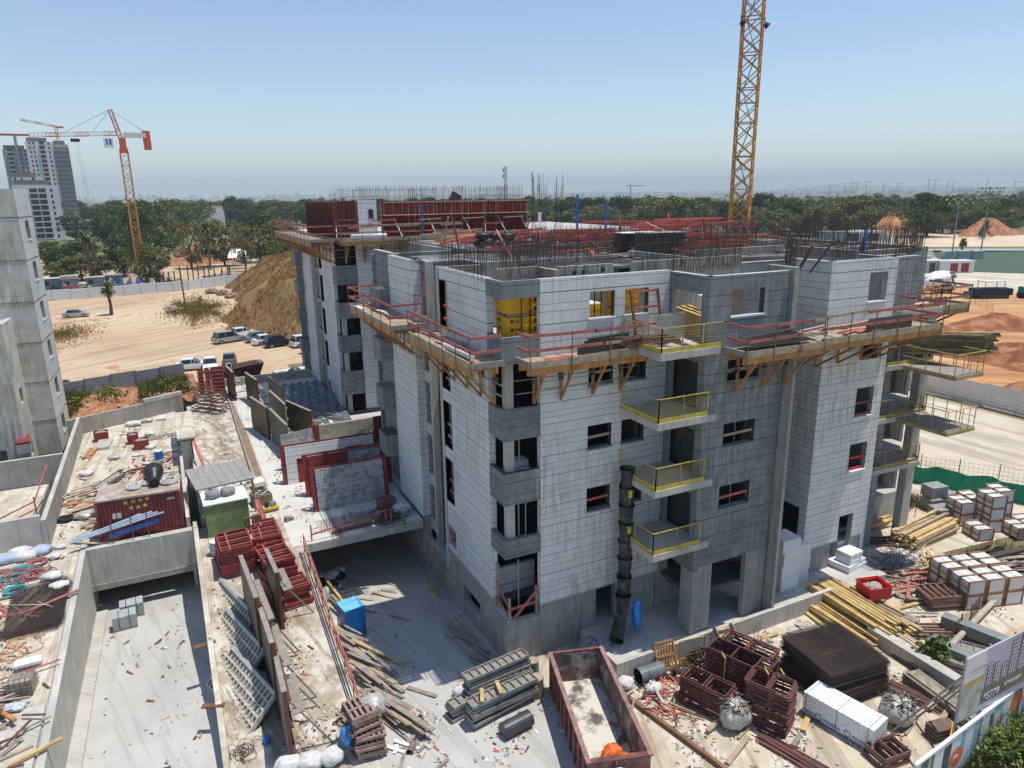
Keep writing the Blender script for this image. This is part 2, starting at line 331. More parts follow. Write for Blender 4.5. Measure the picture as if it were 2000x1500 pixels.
def on_mound(rg):
    while 1:
        u, v = rg.random()**.9, rg.random()
        if ((u-.17)/.09)**2+((v-.42-(u-.17)*1.2)/.10)**2 > 1+.5*sin(u*90) and sin(u*38+v*22)+sin(v*41-u*17)+rg.gauss(0, 1.2) > -1.6: return mound(u, v)
tufts('dry_grass', on_mound, 90000, .55, [GRASS, GRASS, GRASS, GB, mat('grass_gold', (.36, .25, .09), var=.3, scale=.3)], w_=.06, seed=2, lean=.8)
def on_bank(rg):
    while 1:
        u, v = rg.random(), rg.random()*.55
        if sin(u*17)+sin(u*41)*.6+v*1.4 > .5: return bank(u, v)
tufts('bank_weeds', on_bank, 5000, .75, [GRASSG, GRASSG, GB], w_=.05, seed=3)
tufts('lot_weeds', lambda r: (lambda a, q: (5+3.6*q*cos(a)+.8*sin(a*5), 152+13*q*sin(a), 0))(r.uniform(0, 6.28), abs(r.gauss(0, .7))), 13000, .38, [GRASSG, GB, GRASS, GRASS], w_=.1, seed=4, lean=.8)
tufts('verge_weeds', lambda r: (r.gauss(27.5, 2.6), r.gauss(11.7, .5), 0), 6500, .75, [GRASSG, GRASSG, mat('fresh_weeds', (.20, .24, .08), var=.3), GRASS], w_=.018, seed=5)
tufts('side_weeds', lambda r: (r.gauss(39.5, 2.0), r.gauss(21.9, .35)+.0, 0), 2500, .6, [GRASSG, GRASS, GB], w_=.02, seed=6)
tufts('plinth_weeds', lambda r: (r.uniform(37, 46), r.gauss(28.8, .5), 0), 2200, .7, [GRASSG, GRASSG, GRASS], w_=.02, seed=8)
tufts('flat_weeds', lambda r: (lambda a, q: (-16+4.0*q*cos(a), 134+9*q*sin(a), 0))(r.uniform(0, 6.28), abs(r.gauss(0, .7))), 4500, .22, [GRASSG, GRASS], w_=.1, seed=7, lean=.8)
# dirt heaps
def heap(name, x, y, rx, ry, h, mt, seed=1, lab=None, cat='heap'):
    rg = random.Random(seed); ph = [rg.uniform(0, 6) for _ in range(5)]
    def f(u, v):
        r = v; a = u*2*pi; k = 1+.18*sin(3*a+ph[0])+.1*sin(7*a+ph[1])
        z = h*(.5+.5*cos(pi*r))**.8*(1+.14*sin(5*a+ph[2]+r*6))+.14*h*sin(9*a+ph[3]+r*9)*r*(1-r)*3 if r < 1 else -.05
        return (x+rx*r*k*cos(a), y+ry*r*k*sin(a), z)
    m = MB(); m.grid(36, 12, f, mt); o = m.build(name, smooth=True)
    return tag(o, lab, cat)
heap('earth_heap', 84, 38, 8, 6, 2.6, DRE, 1, 'dark red earth heap beyond the pale sheet fence, right edge of photo')
heap('earth_heap', 118, 66, 9, 6, 1.8, DRE, 2, 'flat red earth heap below the dark paving machine')
heap('earth_heap', 104, 68, 6, 5, 1.4, DRE, 3, 'small red earth heap right of the loading balcony rails')
heap('earth_heap', 127, 60, 9, 5, 1.8, DRE, 12, 'low red earth heap at the right edge in the orange field')
heap('earth_heap', 338, 246, 17, 12, 9, ORANGE, 4, 'large orange sand heap in front of the far trees')
heap('earth_heap', 345, 205, 18, 10, 7, RED, 5, 'red earth heap beyond the pitch, left of a floodlight mast')
heap('earth_heap', 372, 196, 14, 9, 7, RED, 6, 'red earth heap at far right beyond the pitch')
heap('earth_heap', 10, 262, 12, 9, 6, RED, 7, 'red earth heap among trees behind the site cabins')
heap('earth_heap', 30, 300, 10, 9, 8, RED, 8, 'red earth heap behind the dusty eucalyptus trees')
heap('earth_heap', -2, 214, 10, 5, 3.2, SAND, 9, 'yellow sand heap beside the foot of the far crane')
heap('earth_heap', 96, 48, 7, 12, 2.2, DRE, 21, 'long dark red earth ridge close behind the pale fence')
heap('rubble_heap', 15.9, 24.3, 1.35, 1.25, 1.1, mat('grey_rubble', (.27, .28, .29), var=.35, scale=6, bump=1, bscale=5), 11, 'grey concrete rubble heap under the black debris chute')
# hills
def hill(x, y, sx, sy, h, nm, lab):
    rg = random.Random(int(x)); ph = [rg.uniform(0, 6) for _ in range(4)]
    m = MB(); m.grid(60, 10, lambda u, v: (x+(u-.5)*sx, y+(v-.5)*sy, -2+h*sin(v*pi)*sin(u*pi)**.6*(1+.25*sin(7*u+ph[0])+.12*sin(19*u+ph[1])+.06*sin(41*u+ph[2]))), mat('hill_scrub', (.16, .16, .11), var=.3, scale=.004))
    o = m.build(nm, smooth=True); struct(o)
hill(7600, 5200, 5200, 1500, 60, 'hills', '')
hill(6000, 7800, 5200, 1500, 40, 'hills', ''); hill(9800, 2600, 3800, 3200, 130, 'hills', '')
m = MB(); m.box(-13500, -13500, -2, 13500, 13500, 330, GROUND); hz = m.build('haze'); hz['kind'] = 'stuff'
hm = bpy.data.materials.new('haze'); hm.use_nodes = True; ht = hm.node_tree; ht.nodes.clear(); ho = ht.nodes.new('ShaderNodeOutputMaterial'); hv = ht.nodes.new('ShaderNodeVolumePrincipled')
hv.inputs['Density'].default_value = .00017; hv.inputs['Color'].default_value = (.80, .92, 1, 1); hv.inputs['Anisotropy'].default_value = .0; ht.links.new(hv.outputs[0], ho.inputs[1])
hz.data.materials.clear(); hz.data.materials.append(hm)
# ================= MAIN BUILDINGS =================
def left_side(o, ox, oy, zt, lev, upper):
    """left facade of a block whose street corner is (ox,oy); lev = storey floor heights, upper = last storey floor"""
    top = zt
    # near white piece with bay corner
    m = MB(); ops = [(oy+6.1, oy+7.2, z+.0, z+2.45) for z in lev if z > 3]+[(oy+6.1, oy+7.15, 3.0, 4.05)]
    m.wall('x', ox, oy+1.5, oy+7.3, 2.65, top, .3, ops, WHITE); m.build('side_wall', o)
    m = MB()
    for z in lev:
        if z > 3: m.box(ox+.02, oy+6.1, z-.62, ox+.34, oy+7.2, z+.0, CONCP)
    m.box(ox-.05, oy+7.2, 1.4, ox+.35, oy+7.5, top, CONCP); m.build('edge_pier', o)
    # base
    m = MB(); m.wall('x', ox+.06, oy, oy+21, -3.5, 1.35, .4, [(oy+3.2, oy+5.4, .35, 1.35)] if ox < 12.5 else [], CONC); m.wall('x', ox+.08, oy, oy+7.4, 1.35, 2.65, .38, [(oy, oy+1.5, 2.2, 2.65)], CONC); m.wall('x', ox+.08, oy+11.3, oy+18, 1.35, 2.65, .38, [], CONC); m.build('base_wall', o)
    # notch
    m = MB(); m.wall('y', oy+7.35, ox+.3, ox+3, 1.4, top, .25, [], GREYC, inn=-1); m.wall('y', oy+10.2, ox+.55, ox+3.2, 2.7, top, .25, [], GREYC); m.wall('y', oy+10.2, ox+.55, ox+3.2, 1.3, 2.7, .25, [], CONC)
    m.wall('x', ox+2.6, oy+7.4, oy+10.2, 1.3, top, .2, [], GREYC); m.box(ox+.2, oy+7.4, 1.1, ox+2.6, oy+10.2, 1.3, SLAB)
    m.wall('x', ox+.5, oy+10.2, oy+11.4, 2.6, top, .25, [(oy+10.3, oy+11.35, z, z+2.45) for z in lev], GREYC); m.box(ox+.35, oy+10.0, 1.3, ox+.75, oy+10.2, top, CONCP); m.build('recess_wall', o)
    m = MB()
    for z in lev: m.box(ox+.42, oy+10.25, z-.62, ox+.72, oy+11.38, z+.02, CONCP)
    m.build_each('recess_beam', o)
    m = MB(); m.wall('x', ox, oy+11.4, oy+15.85, 2.7, top, .3, [], WHITE); m.wall('y', oy+11.4, ox, ox+.5, 2.7, top, .3, [], WHITE); m.build('side_wall', o)
    m = MB()
    for z in lev:
        if z > 3: m.box(ox-.75, oy+15.9, z-.4, ox+.2, oy+17.6, z+1.0, GREYC)
    m.build_each('bay_parapet', o)
    m = MB()
    for i, z in enumerate(lev):
        for q, y0, y1, dx in ((0, oy+6.1, oy+7.2, .1), (0, oy+10.3, oy+11.35, .55)):
            mt = (PINK, CORAL, TIMB)[i % 3]
            for h in (.5, 1.15): m.beam((ox+dx+.1, y0, z+h), (ox+dx+.1, y1, z+h), .05, .14, mt)
    m.build_each('guard_board', o)
    m = MB(); m.wall('x', ox+.5, oy+15.85, oy+20.8, .2, top, .3, [], GREYC); m.build('side_wall', o)
def bay(o, ox, oy, w_, zs_, upper_top, names='corner_parapet'):
    for z0, z1 in zs_:
        m = MB(); m.box(ox-.02, oy-.02, z0, ox+w_, oy+.2, z1, GREYC); m.box(ox-.02, oy+.2, z0, ox+.2, oy+1.5, z1, GREYC); m.box(ox+.2, oy+.2, z0, ox+w_, oy+1.5, z0+.2, SLAB); m.build(names, o)
    m = MB()
    for (z0, z1), (y0, y1) in zip(zs_[2:], zs_[1:]): m.box(ox+.25, oy+.25, z1-.02, ox+.62, oy+.6, y0, CONCP)
    m.build_each('corner_column', o)
L5 = [2.6, 5.5, 8.6, 11.7, 14.75]
B = thing('unfinished_apartment_building', 'near unfinished apartment block clad in white and grey panels, yellow balconies', 'building')
left_side(B, 12.1, 25.8, 17.8, L5, 14.75)
bay(B, 12.1, 25.8, 1.77, [(17.08, 17.8), (14.35, 15.5), (10.99, 12.36), (8.0, 9.5), (5.43, 6.3)], 17.8)
m = MB(); m.box(12.1, 25.8, -.5, 13.9, 26.1, 2.15, CONC); m.box(12.1, 26.1, -.5, 12.4, 27.3, 2.15, CONC); m.wall('y', 25.88, 13.87, 20.5, -.5, 2.66, .35, [(16.98, 18.1, -.5, 2.6), (18.8, 20.5, -.5, .0)], CONC); m.build('base_wall', B)
# street front, white piece
wz = [(15.95, 17.1), (12.95, 14.1), (9.93, 11.05), (6.85, 8.0)]
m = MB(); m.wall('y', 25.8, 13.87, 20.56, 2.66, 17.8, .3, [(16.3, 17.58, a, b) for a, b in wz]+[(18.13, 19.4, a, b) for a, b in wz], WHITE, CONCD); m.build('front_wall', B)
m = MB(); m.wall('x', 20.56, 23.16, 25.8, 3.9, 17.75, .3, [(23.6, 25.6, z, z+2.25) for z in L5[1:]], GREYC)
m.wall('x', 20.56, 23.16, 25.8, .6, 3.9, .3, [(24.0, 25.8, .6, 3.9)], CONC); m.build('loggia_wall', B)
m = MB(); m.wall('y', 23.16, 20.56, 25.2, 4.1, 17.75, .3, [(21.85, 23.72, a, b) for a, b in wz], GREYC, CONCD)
m.wall('y', 23.2, 20.56, 25.2, .6, 4.1, .3, [(21.75, 23.9, .6, 4.1)], CONC); m.wall('y', 25.9, 20.56, 25.2, .6, 4.1, .2, [(21.3, 22, 1.8, 3.7), (22.6, 23.2, .8, 3.7)], CONC); m.build('front_wall', B)
m = MB(); m.box(25.28, 22.6, .5, 25.46, 24.6, 14.3, CONC); m.box(25.205, 22.95, 14.3, 25.5, 24.6, 17.9, CONC); m.build('concrete_fin', B)
m = MB(); m.wall('x', 29.5, 24.6, 27.5, 2.1, 17.8, .3, [(25.1, 26.9, 2.1, 4.5)], WHITE); m.wall('x', 29.55, 24.65, 25.2, -.2, 2.1, .3, [], CONC); m.wall('y', 27.4, 25.2, 29.5, .5, 17.7, .25, [], GREYC); m.build('side_wall', B)
def darkin(m): return m
w3 = [(15.6, 17.1), (12.5, 14.0), (9.35, 10.95), (6.2, 7.8)]
m = MB(); m.wall('y', 24.6, 29.5, 34.4, 2.1, 17.8, .3, [(32.35, 33.7, a, b) for a, b in w3]+[(32.15, 33.25, 2.1, 3.6)], WHITE); m.wall('y', 24.66, 29.55, 34.3, -.3, 2.1, .3, [(31.7, 33.25, -.3, 2.1)], CONC); m.build('front_wall', B)
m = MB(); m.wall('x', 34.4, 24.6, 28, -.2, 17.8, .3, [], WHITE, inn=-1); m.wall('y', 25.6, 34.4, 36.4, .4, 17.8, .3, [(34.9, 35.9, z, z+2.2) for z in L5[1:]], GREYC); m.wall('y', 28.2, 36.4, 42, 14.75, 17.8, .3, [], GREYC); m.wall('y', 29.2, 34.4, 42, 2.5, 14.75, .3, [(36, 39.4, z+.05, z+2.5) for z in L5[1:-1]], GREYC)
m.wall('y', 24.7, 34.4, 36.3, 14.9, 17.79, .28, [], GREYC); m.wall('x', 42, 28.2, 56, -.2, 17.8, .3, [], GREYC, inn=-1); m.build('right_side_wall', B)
m = MB()
for x, y in ((36.3, 27), (39.0, 25.6), (41.6, 28.4)): m.box(x, y, -.2, x+.7, y+.5, 14.4, CONCP)
m.build_each('balcony_column', B)
# sills
m = MB()
for a, b in wz:
    for x0, x1, y in ((16.25, 17.63, 25.8), (18.08, 19.45, 25.8), (21.8, 23.78, 23.16)): m.box(x0, y-.05, a-.07, x1, y+.32, a+.01, FOAM if a > 14 else GREYC)
for a, b in w3: m.box(32.3, 24.54, a-.07, 33.75, 24.95, a+.01, FOAM)
m.build_each('window_sill', B)
# slabs, partitions
for i, z in enumerate(L5):
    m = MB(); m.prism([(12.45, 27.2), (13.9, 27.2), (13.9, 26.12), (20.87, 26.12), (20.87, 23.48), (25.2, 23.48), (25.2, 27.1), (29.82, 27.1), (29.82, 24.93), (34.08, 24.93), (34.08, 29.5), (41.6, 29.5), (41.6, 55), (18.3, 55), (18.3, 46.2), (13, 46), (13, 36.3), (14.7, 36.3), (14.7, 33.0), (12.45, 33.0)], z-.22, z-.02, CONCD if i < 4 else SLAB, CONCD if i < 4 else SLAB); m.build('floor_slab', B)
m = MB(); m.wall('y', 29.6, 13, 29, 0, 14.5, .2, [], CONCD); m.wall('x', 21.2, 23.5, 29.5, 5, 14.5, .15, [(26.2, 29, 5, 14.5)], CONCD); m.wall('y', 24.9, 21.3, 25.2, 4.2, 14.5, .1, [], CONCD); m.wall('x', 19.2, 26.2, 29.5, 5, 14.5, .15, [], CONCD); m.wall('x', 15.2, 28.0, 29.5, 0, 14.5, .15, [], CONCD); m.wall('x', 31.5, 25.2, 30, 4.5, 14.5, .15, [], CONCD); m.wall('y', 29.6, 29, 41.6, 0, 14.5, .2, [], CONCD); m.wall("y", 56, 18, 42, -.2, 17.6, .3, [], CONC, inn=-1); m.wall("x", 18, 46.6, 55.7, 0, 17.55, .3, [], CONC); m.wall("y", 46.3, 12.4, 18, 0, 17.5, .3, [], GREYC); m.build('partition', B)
m = MB(); m.wall('y', 27.6, 12.4, 14.5, 2.2, 4.0, .12, [], mat('white_partition_block', (.5, .5, .5), courses=.5)); m.build('low_partition', B)
m = MB(); 
for p, q in (((12.35, 26.0, 2.15), (12.35, 26.0, 3.3)), ((13.75, 26.0, 2.15), (13.75, 26.0, 3.6)), ((12.35, 27.2, 2.15), (12.35, 27.2, 4.5))): m.beam(p, q, .13, .1, TIMB)
for p, q in (((12.3, 25.95, 2.75), (13.8, 25.95, 2.8)), ((12.5, 25.93, 2.2), (13.75, 25.93, 3.4)), ((12.25, 26, 3.0), (12.25, 27.2, 3.6)), ((12.25, 26, 2.5), (12.25, 27.2, 2.8))): m.beam(p, q, .04, .13, PINK)
m.build_each('guard_board', B)
for k, (a, b) in enumerate(wz[1:]):
    m = MB(); mt = (TIMB, TIMB, CORAL)[k]
    m.beam((16.25, 25.95, a+.5), (17.65, 25.95, a+.55), .04, .12, mt); m.beam((21.8, 23.3, a+.5), (23.8, 23.3, a+.55), .04, .12, mt); m.beam((22.7, 23.35, a), (22.7, 23.35, b), .03, .03, GALV)
    m.build_each('guard_board', B)
for k, (a, b) in enumerate(w3[2:]):
    m = MB(); mt = (mat('wood_red', (.25, .06, .05)), mat('bright_red', (.65, .02, .04)))[k]
    for h in (.12, .75): m.beam((32.3, 24.7, a+h), (33.75, 24.7, a+h), .04, .11, mt)
    m.build_each('guard_board', B)
for x, z0 in ((12.95, 5.5), (13.3, 5.5), (12.9, 2.7), (13.0, 8.6)):
    MB().tube([(x, 26.15, z0), (x, 26.15, z0+2.4)], .03, GALV).build('prop', B)
# concrete upstand walls of the top storey
m = MB(); m.wall('y', 28.3, 13.1, 15.2, 14.8, 18.05, .22, [], CONC); m.wall('x', 15.2, 26.9, 28.5, 14.8, 18.0, .22, [], CONC); m.wall('y', 27.6, 15.8, 18.7, 14.8, 18.05, .22, [], CONC); m.wall('y', 27.3, 19.6, 26.2, 14.8, 18.1, .25, [], CONC)
m.wall('y', 32, 14, 22, 14.8, 18.0, .25, [], CONC); m.wall('y', 31, 26.5, 33, 14.8, 18.1, .25, [], CONC); m.wall('x', 33.5, 26.5, 31, 14.8, 18.05, .25, [], CONC); m.wall('x', 24, 28, 34, 14.8, 18, .2, [], CONC); m.build('upstand_wall', B)
MB().box(22.5, 24.2, 14.8, 23.5, 24.25, 17.4, mat('osb_brown', (.30, .25, .17), var=.25)).build('leaning_sheet', B)
m = MB()
for x, z in ((16.6, 17.75), (17.05, 17.75), (18.1, 17.8)): m.tube([(x, 27.59, z), (x, 27.55, z)], .1, BLACK, 12)
m.build('wall_sleeve', B)
# roof formwork deck
m = MB()
for x0, y0, x1, y1 in ((15.4, 29.6, 33, 41), (18.2, 41, 41.5, 55.5), (33, 31.5, 41.5, 41), (13.2, 36.6, 15.4, 41.3), (22.3, 33, 22.4, 33.1)):
    m.box(x0, y0, 17.55, x1, y1, 17.68, mat('wet_film_deck', (.33, .34, .35), .35, var=.3, scale=.5, col2=(.12, .11, .1), c2scale=.6, c2lo=.45, c2hi=.55))
m.build('roof_formwork_deck', B)
# starter bars: one part per wall head
def bars(x0, y0, x1, y1, z, n, h, seed=0, o=B, rows=2, lean=.05, r=.0105):
    rg = random.Random(seed); h *= 1.15; n = int(n*1.15); m = MB(); L = hypot(x1-x0, y1-y0); nx, ny = -(y1-y0)/L, (x1-x0)/L
    for i in range(n):
        t = (i+rg.uniform(-.2, .2))/max(1, n-1)
        for k in range(rows):
            d = (k-.5)*.2; hh = h*rg.uniform(.8, 1.1); x = lerp(x0, x1, t)+nx*d; y = lerp(y0, y1, t)+ny*d
            m.tube([(x, y, z-.3), (x+rg.gauss(0, lean)*hh, y+rg.gauss(0, lean)*hh, z+hh)], r, BAR, 3, False)
    for hh in (.3, .75):
        if rg.random() < .6: m.tube([(x0, y0, z+hh*h), (x1, y1, z+hh*h)], .009, BAR, 3, False)
    m.build('starter_bars', o)
BL = [(12.2, 27.6, 12.25, 32.9, 34, 1.0), (13.2, 28.4, 15.1, 28.4, 20, 1.1), (15.3, 27, 15.3, 28.4, 9, 1.0), (15.9, 27.7, 18.6, 27.7, 26, 1.1), (19.7, 27.4, 26.1, 27.4, 56, 1.15), (14, 32.1, 22, 32.1, 60, 1.2), (24.1, 28.2, 24.1, 33.8, 34, 1.2),
      (26.6, 31.1, 33, 31.1, 48, 1.25), (33.4, 26.6, 33.4, 30.8, 34, 1.2), (25.7, 23.5, 29.4, 27.4, 22, 1.1), (29.8, 24.8, 34.2, 24.8, 30, 1.2), (34.5, 24.9, 41.5, 28.4, 40, 1.2), (17, 36, 25, 36, 56, 1.2), (28, 35, 36, 36, 48, 1.2), (34, 40, 41, 41, 36, 1.2), (18, 42, 28, 43, 44, 1.1),
      (12.4, 36.5, 12.4, 41.5, 26, .9), (26, 40, 33, 40.5, 40, 1.2), (35, 33, 41.4, 33.5, 44, 1.3), (30, 48, 41, 48.5, 36, 1.2), (12.3, 26, 13.8, 26, 8, .9), (20.8, 26, 24.8, 26, 22, 1.0), (36.5, 28.4, 41.8, 28.4, 34, 1.2), (41.8, 28.5, 41.8, 40, 40, 1.2), (20, 38.5, 26, 39, 34, 1.1), (14.2, 34.2, 19, 34.6, 30, 1.0)]
for k, (x0, y0, x1, y1, n, h) in enumerate(BL): bars(x0, y0, x1, y1, 17.9 if k < 20 or k > 19 else 17.8, n, h, k)
# dense mats of bent bars on the deck
for k, (x0, y0, x1, y1) in enumerate(((16, 30, 23, 35), (25, 29.6, 32.5, 34), (18, 36.5, 26, 40), (33.5, 32, 41, 38))):
    rg = random.Random(50+k); m = MB()
    for i in range(60):
        if i % 2: y = lerp(y0, y1, rg.random()); m.tube([(x0, y, 17.74), ((x0+x1)/2, y+rg.uniform(-.2, .2), 17.74+rg.uniform(0, .25)), (x1, y+rg.uniform(-.2, .2), 17.74)], .014, BAR, 3, False)
        else: x = lerp(x0, x1, rg.random()); m.tube([(x, y0, 17.76), (x+rg.uniform(-.2, .2), y1, 17.78)], .014, BAR, 3, False)
    m.build('reinforcement_mat', B)
# balconies
def rail(m, pts, z, h=1.05, mt=YEL, bars_=7, toe=.2, bm=None):
    for p, q in zip(pts, pts[1:]):
        a = Vector((*p, z)); b = Vector((*q, z)); L = (b-a).length; n = max(1, round(L/1.25))
        m.beam(a+Vector((0, 0, h)), b+Vector((0, 0, h)), .035, .035, mt); m.beam(a+Vector((0, 0, toe/2)), b+Vector((0, 0, toe/2)), .03, toe, mt)
        for k in range(bars_): zz = toe+(h-toe)*(k+1)/(bars_+1); m.beam(a+Vector((0, 0, zz)), b+Vector((0, 0, zz)), .012, .012, bm or mt)
        for i in range(n+1): c = a.lerp(b, i/n); m.beam(c-Vector((0, 0, .25)), c+Vector((0, 0, h)), .04, .04, GALV if i % 2 else mt)
for k, z in enumerate(L5[1:]):
    m = MB(); m.box(18.0, 22.95, z-.32, 20.55, 25.78, z, CONCP); m.box(20.55, 22.95, z-.32, 21.2, 23.15, z, CONCP); bo = m.build('balcony', B)
    m = MB(); x1 = 20.7 if k != 3 else 21.3; rail(m, [(18.05, 25.7), (18.05, 23.0), (x1, 23.0)], z, bars_=9 if k != 3 else 6, bm=mat('dull_yellow', (.42, .33, .08)) if k else GALV); r_ = m.build('railing'); r_.parent = bo
for k, z in enumerate(L5[1:]):
    m = MB(); m.prism([(34.75, 25.2), (39.2, 25.0), (41.4, 27.4), (41.4, 29.1), (36.5, 29.1), (34.75, 28.1)][0:2]+[(41.2, 27.0), (41.2, 29.1), (34.75, 29.1)], z-.28, z, CONCP); bo = m.build('balcony', B)
    m = MB(); rail(m, [(34.85, 25.3), (39.1, 25.1), (41.1, 27.0)], z, bars_=8, mt=mat('dirty_yellow', (.40, .28, .06), .6, var=.4, scale=4), bm=BAR); r_ = m.build('railing'); r_.parent = bo
# plinth, steps
m = MB(); m.box(15.9, 22.45, -.1, 29.5, 22.65, .95, CONCP); m.box(15.9, 22.65, -.1, 16.1, 23.4, .95, CONCP); m.box(29.5, 22.6, -.1, 29.7, 24.5, .6, CONCP); tag(m.build('low_retaining_wall'), 'low concrete retaining wall along the street front of the near block', 'wall')
struct(MB().box(16.1, 22.65, -.1, 34, 29.5, .55, SLAB).build('plinth_floor'))
m = MB(); m.box(36, 27.8, -.1, 41.8, 28.2, 2.0, CONCP); m.box(36, 28.2, 1.8, 41.8, 33, 2.0, SLAB); tag(m.build('side_terrace_wall'), 'pinkish concrete terrace wall right of the near block', 'wall')
# ---------- second block behind
L6 = L5+[17.8]
C = thing('unfinished_apartment_building', 'second unfinished block behind, wrapped in red wall formwork at its top', 'building')
left_side(C, 13.1, 60.6, 17.6, L5, 14.75)
bay(C, 13.1, 60.6, 1.8, [(13.9, 15.5), (10.99, 12.36), (8.0, 9.5), (4.2, 6.3), (1.0, 2.6)], 17.6)
m = MB(); m.wall('y', 60.6, 14.9, 24, 2.75, 17.6, .3, [], WHITE); m.wall('y', 60.65, 24, 44, -.2, 17.6, .3, [], GREYC); m.wall('y', 60.66, 13.1, 24, -.5, 2.75, .35, [(13.1, 15, 2.4, 2.75)], CONC); m.build('front_wall', C)
for z in L6:
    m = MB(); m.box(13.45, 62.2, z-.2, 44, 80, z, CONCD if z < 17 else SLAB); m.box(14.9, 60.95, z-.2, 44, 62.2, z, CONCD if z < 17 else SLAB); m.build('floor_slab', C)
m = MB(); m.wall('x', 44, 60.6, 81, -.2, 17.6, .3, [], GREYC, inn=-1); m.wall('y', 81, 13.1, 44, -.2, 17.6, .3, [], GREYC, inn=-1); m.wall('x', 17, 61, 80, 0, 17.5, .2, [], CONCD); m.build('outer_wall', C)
# red wall formwork on top of the second block
m = MB(); m.box(15.3, 60.7, 17.8, 16.9, 60.95, 20.85, WHITE); m.build('upper_wall', C)
# ================= WORK PLATFORMS =================
def platform(x0, y0, x1, y1, z, wd=1.3, lab='', ends=(1, 1), mk=None, rails=(PINK, PINK), nb=None, rh=1.15, dark=False, seed=0):
    L = hypot(x1-x0, y1-y0); rz = atan2(y1-y0, x1-x0); rg = random.Random(seed)
    t = thing('work_platform', lab, 'platform', (x0, y0, z), rz, 'climbing work platforms hung on the facades')
    # local: along +x from wall line y=0, outward is -y
    m = MB(); n = int(L/.22)
    for i in range(n):
        m.box(i*L/n+.01, -wd+rg.uniform(-.02, .05), -.04, (i+1)*L/n-.01, -.06, rg.uniform(-.01, .015), TIMB if rg.random() < .75 else TIMBG)
    m.build('deck_planks', t)
    m = MB(); m.box(-.05, -wd-.06, -.16, L+.05, -wd, .13, TIMB); m.box(-.05, -wd-.02, -.45, L+.05, -wd+.1, -.17, TIMBO); m.box(-.05, -.5, -.4, L+.05, -.4, -.1, TIMBO)
    for e, xx in zip(ends, (0, L)):
        if e: m.box(xx-.04, -wd-.05, -.12, xx+.04, -.1, .13, TIMBG)
    m.build('edge_beam', t)
    nb = nb or max(2, round(L/1.5)); xs = [L*(i+.5)/nb+rg.uniform(-.15, .15) for i in range(nb)]
    for xx in xs:
        m = MB(); m.beam((xx, -.14, -.2), (xx, -.14, -2.0), .07, .12, BRKT); m.beam((xx, -wd+.1, -.42), (xx, -.16, -1.95), .07, .1, BRKT); m.beam((xx, -wd+.05, -.36), (xx, -.1, -.36), .07, .14, BRKT); m.beam((xx, -.75, -.4), (xx, -.75, -1.1), .05, .06, BRKT)
        m.cbox(xx+.02, -.1, -.95, .16, .2, .3, RUSTL); m.build('bracket', t)
    m = MB(); m.tube([(-.2, -.3, -.85), (L+.2, -.3, -.9)], .024, GALV, 5); m.tube([(-.1, -.24, -1.45), (L+.1, -.24, -1.4)], .024, GALV, 5); m.build('bracing_tube', t)
    np_ = max(2, round(L/1.7)+1)
    for i in range(np_):
        xx = .05+(L-.1)*i/(np_-1); MB().tube([(xx, -wd-.07, -.45), (xx+rg.gauss(0, .02), -wd-.09, rh+.08)], .024, mat('rusty_post', (.20, .15, .12)), 5).build('post', t)
    for k, h in enumerate((.55, rh)):
        mt = rails[k]; a = 0
        while a < L-.1:
            b = min(L, a+rg.uniform(2.6, 4.2)); b = L if L-b < .8 else b
            m = MB(); m.beam((a-.04, -wd-.04-.03*k, h+rg.gauss(0, .02)), (b+.04, -wd-.04-.03*k, h+rg.gauss(0, .03)), .035, .13, mt if rg.random() < .8 else TIMB); m.build('guard_rail', t); a = b
        for e, xx in zip(ends, (0, L)):
            if e: MB().beam((xx, -wd-.05, h-.01), (xx, -.2, h), .035, .12, mt).build('guard_rail', t)
    return t
P1 = platform(12.1, 33.4, 12.1, 25.4, 14.55, 1.5, 'long timber work platform along the shaded left wall, nearest corner', (0, 1), seed=1)
P1b = platform(12.1, 44, 12.1, 35.0, 14.6, 1.9, 'far left timber work platform jutting past the left wall with crossed rails', (1, 1), seed=2)
P2 = platform(12.7, 25.8, 18.5, 25.8, 14.55, 1.25, 'timber work platform under yellow wrapped pallets, red marks on its edge', (1, 1), seed=3)
P3 = platform(21.5, 23.16, 26.2, 23.16, 14.55, 1.35, 'timber work platform in front of the grey wall, stacked black panels on it', (1, 0), seed=4)
P4 = platform(26.2, 24.6, 34.6, 24.6, 14.6, 2.6, 'wide timber work platform in front of the white right wing', (0, 1), seed=5, nb=5)
P6 = platform(13.3, 60.6, 24, 60.6, 17.7, 1.6, 'timber work platform on the second block, pale roll lying on it', (1, 0), seed=6)
P7 = platform(13.1, 78, 13.1, 59.6, 17.7, 2.2, 'long timber work platform along the left wall of the second block', (1, 1), seed=7)
P8 = platform(36.6, 28.2, 42.2, 28.2, 14.6, 2.8, 'work platform at the far right corner with tilted red rails', (1, 1), seed=8)
def text(s, size, mt, parent, loc, rot, name='lettering', ext=.004, align='LEFT'):
    cu = bpy.data.curves.new(name, 'FONT'); cu.body = s; cu.size = size; cu.extrude = ext; cu.align_x = align; o = bpy.data.objects.new(name, cu); COL.objects.link(o)
    dg = bpy.context.evaluated_depsgraph_get(); me = bpy.data.meshes.new_from_object(o.evaluated_get(dg)); bpy.data.objects.remove(o); bpy.data.curves.remove(cu)
    me.materials.clear(); me.materials.append(mt); q = bpy.data.objects.new(name, me); COL.objects.link(q); q.parent = parent; q.location = loc; q.rotation_euler = rot; return q
REDM = mat('red_marker', (.5, .02, .02))
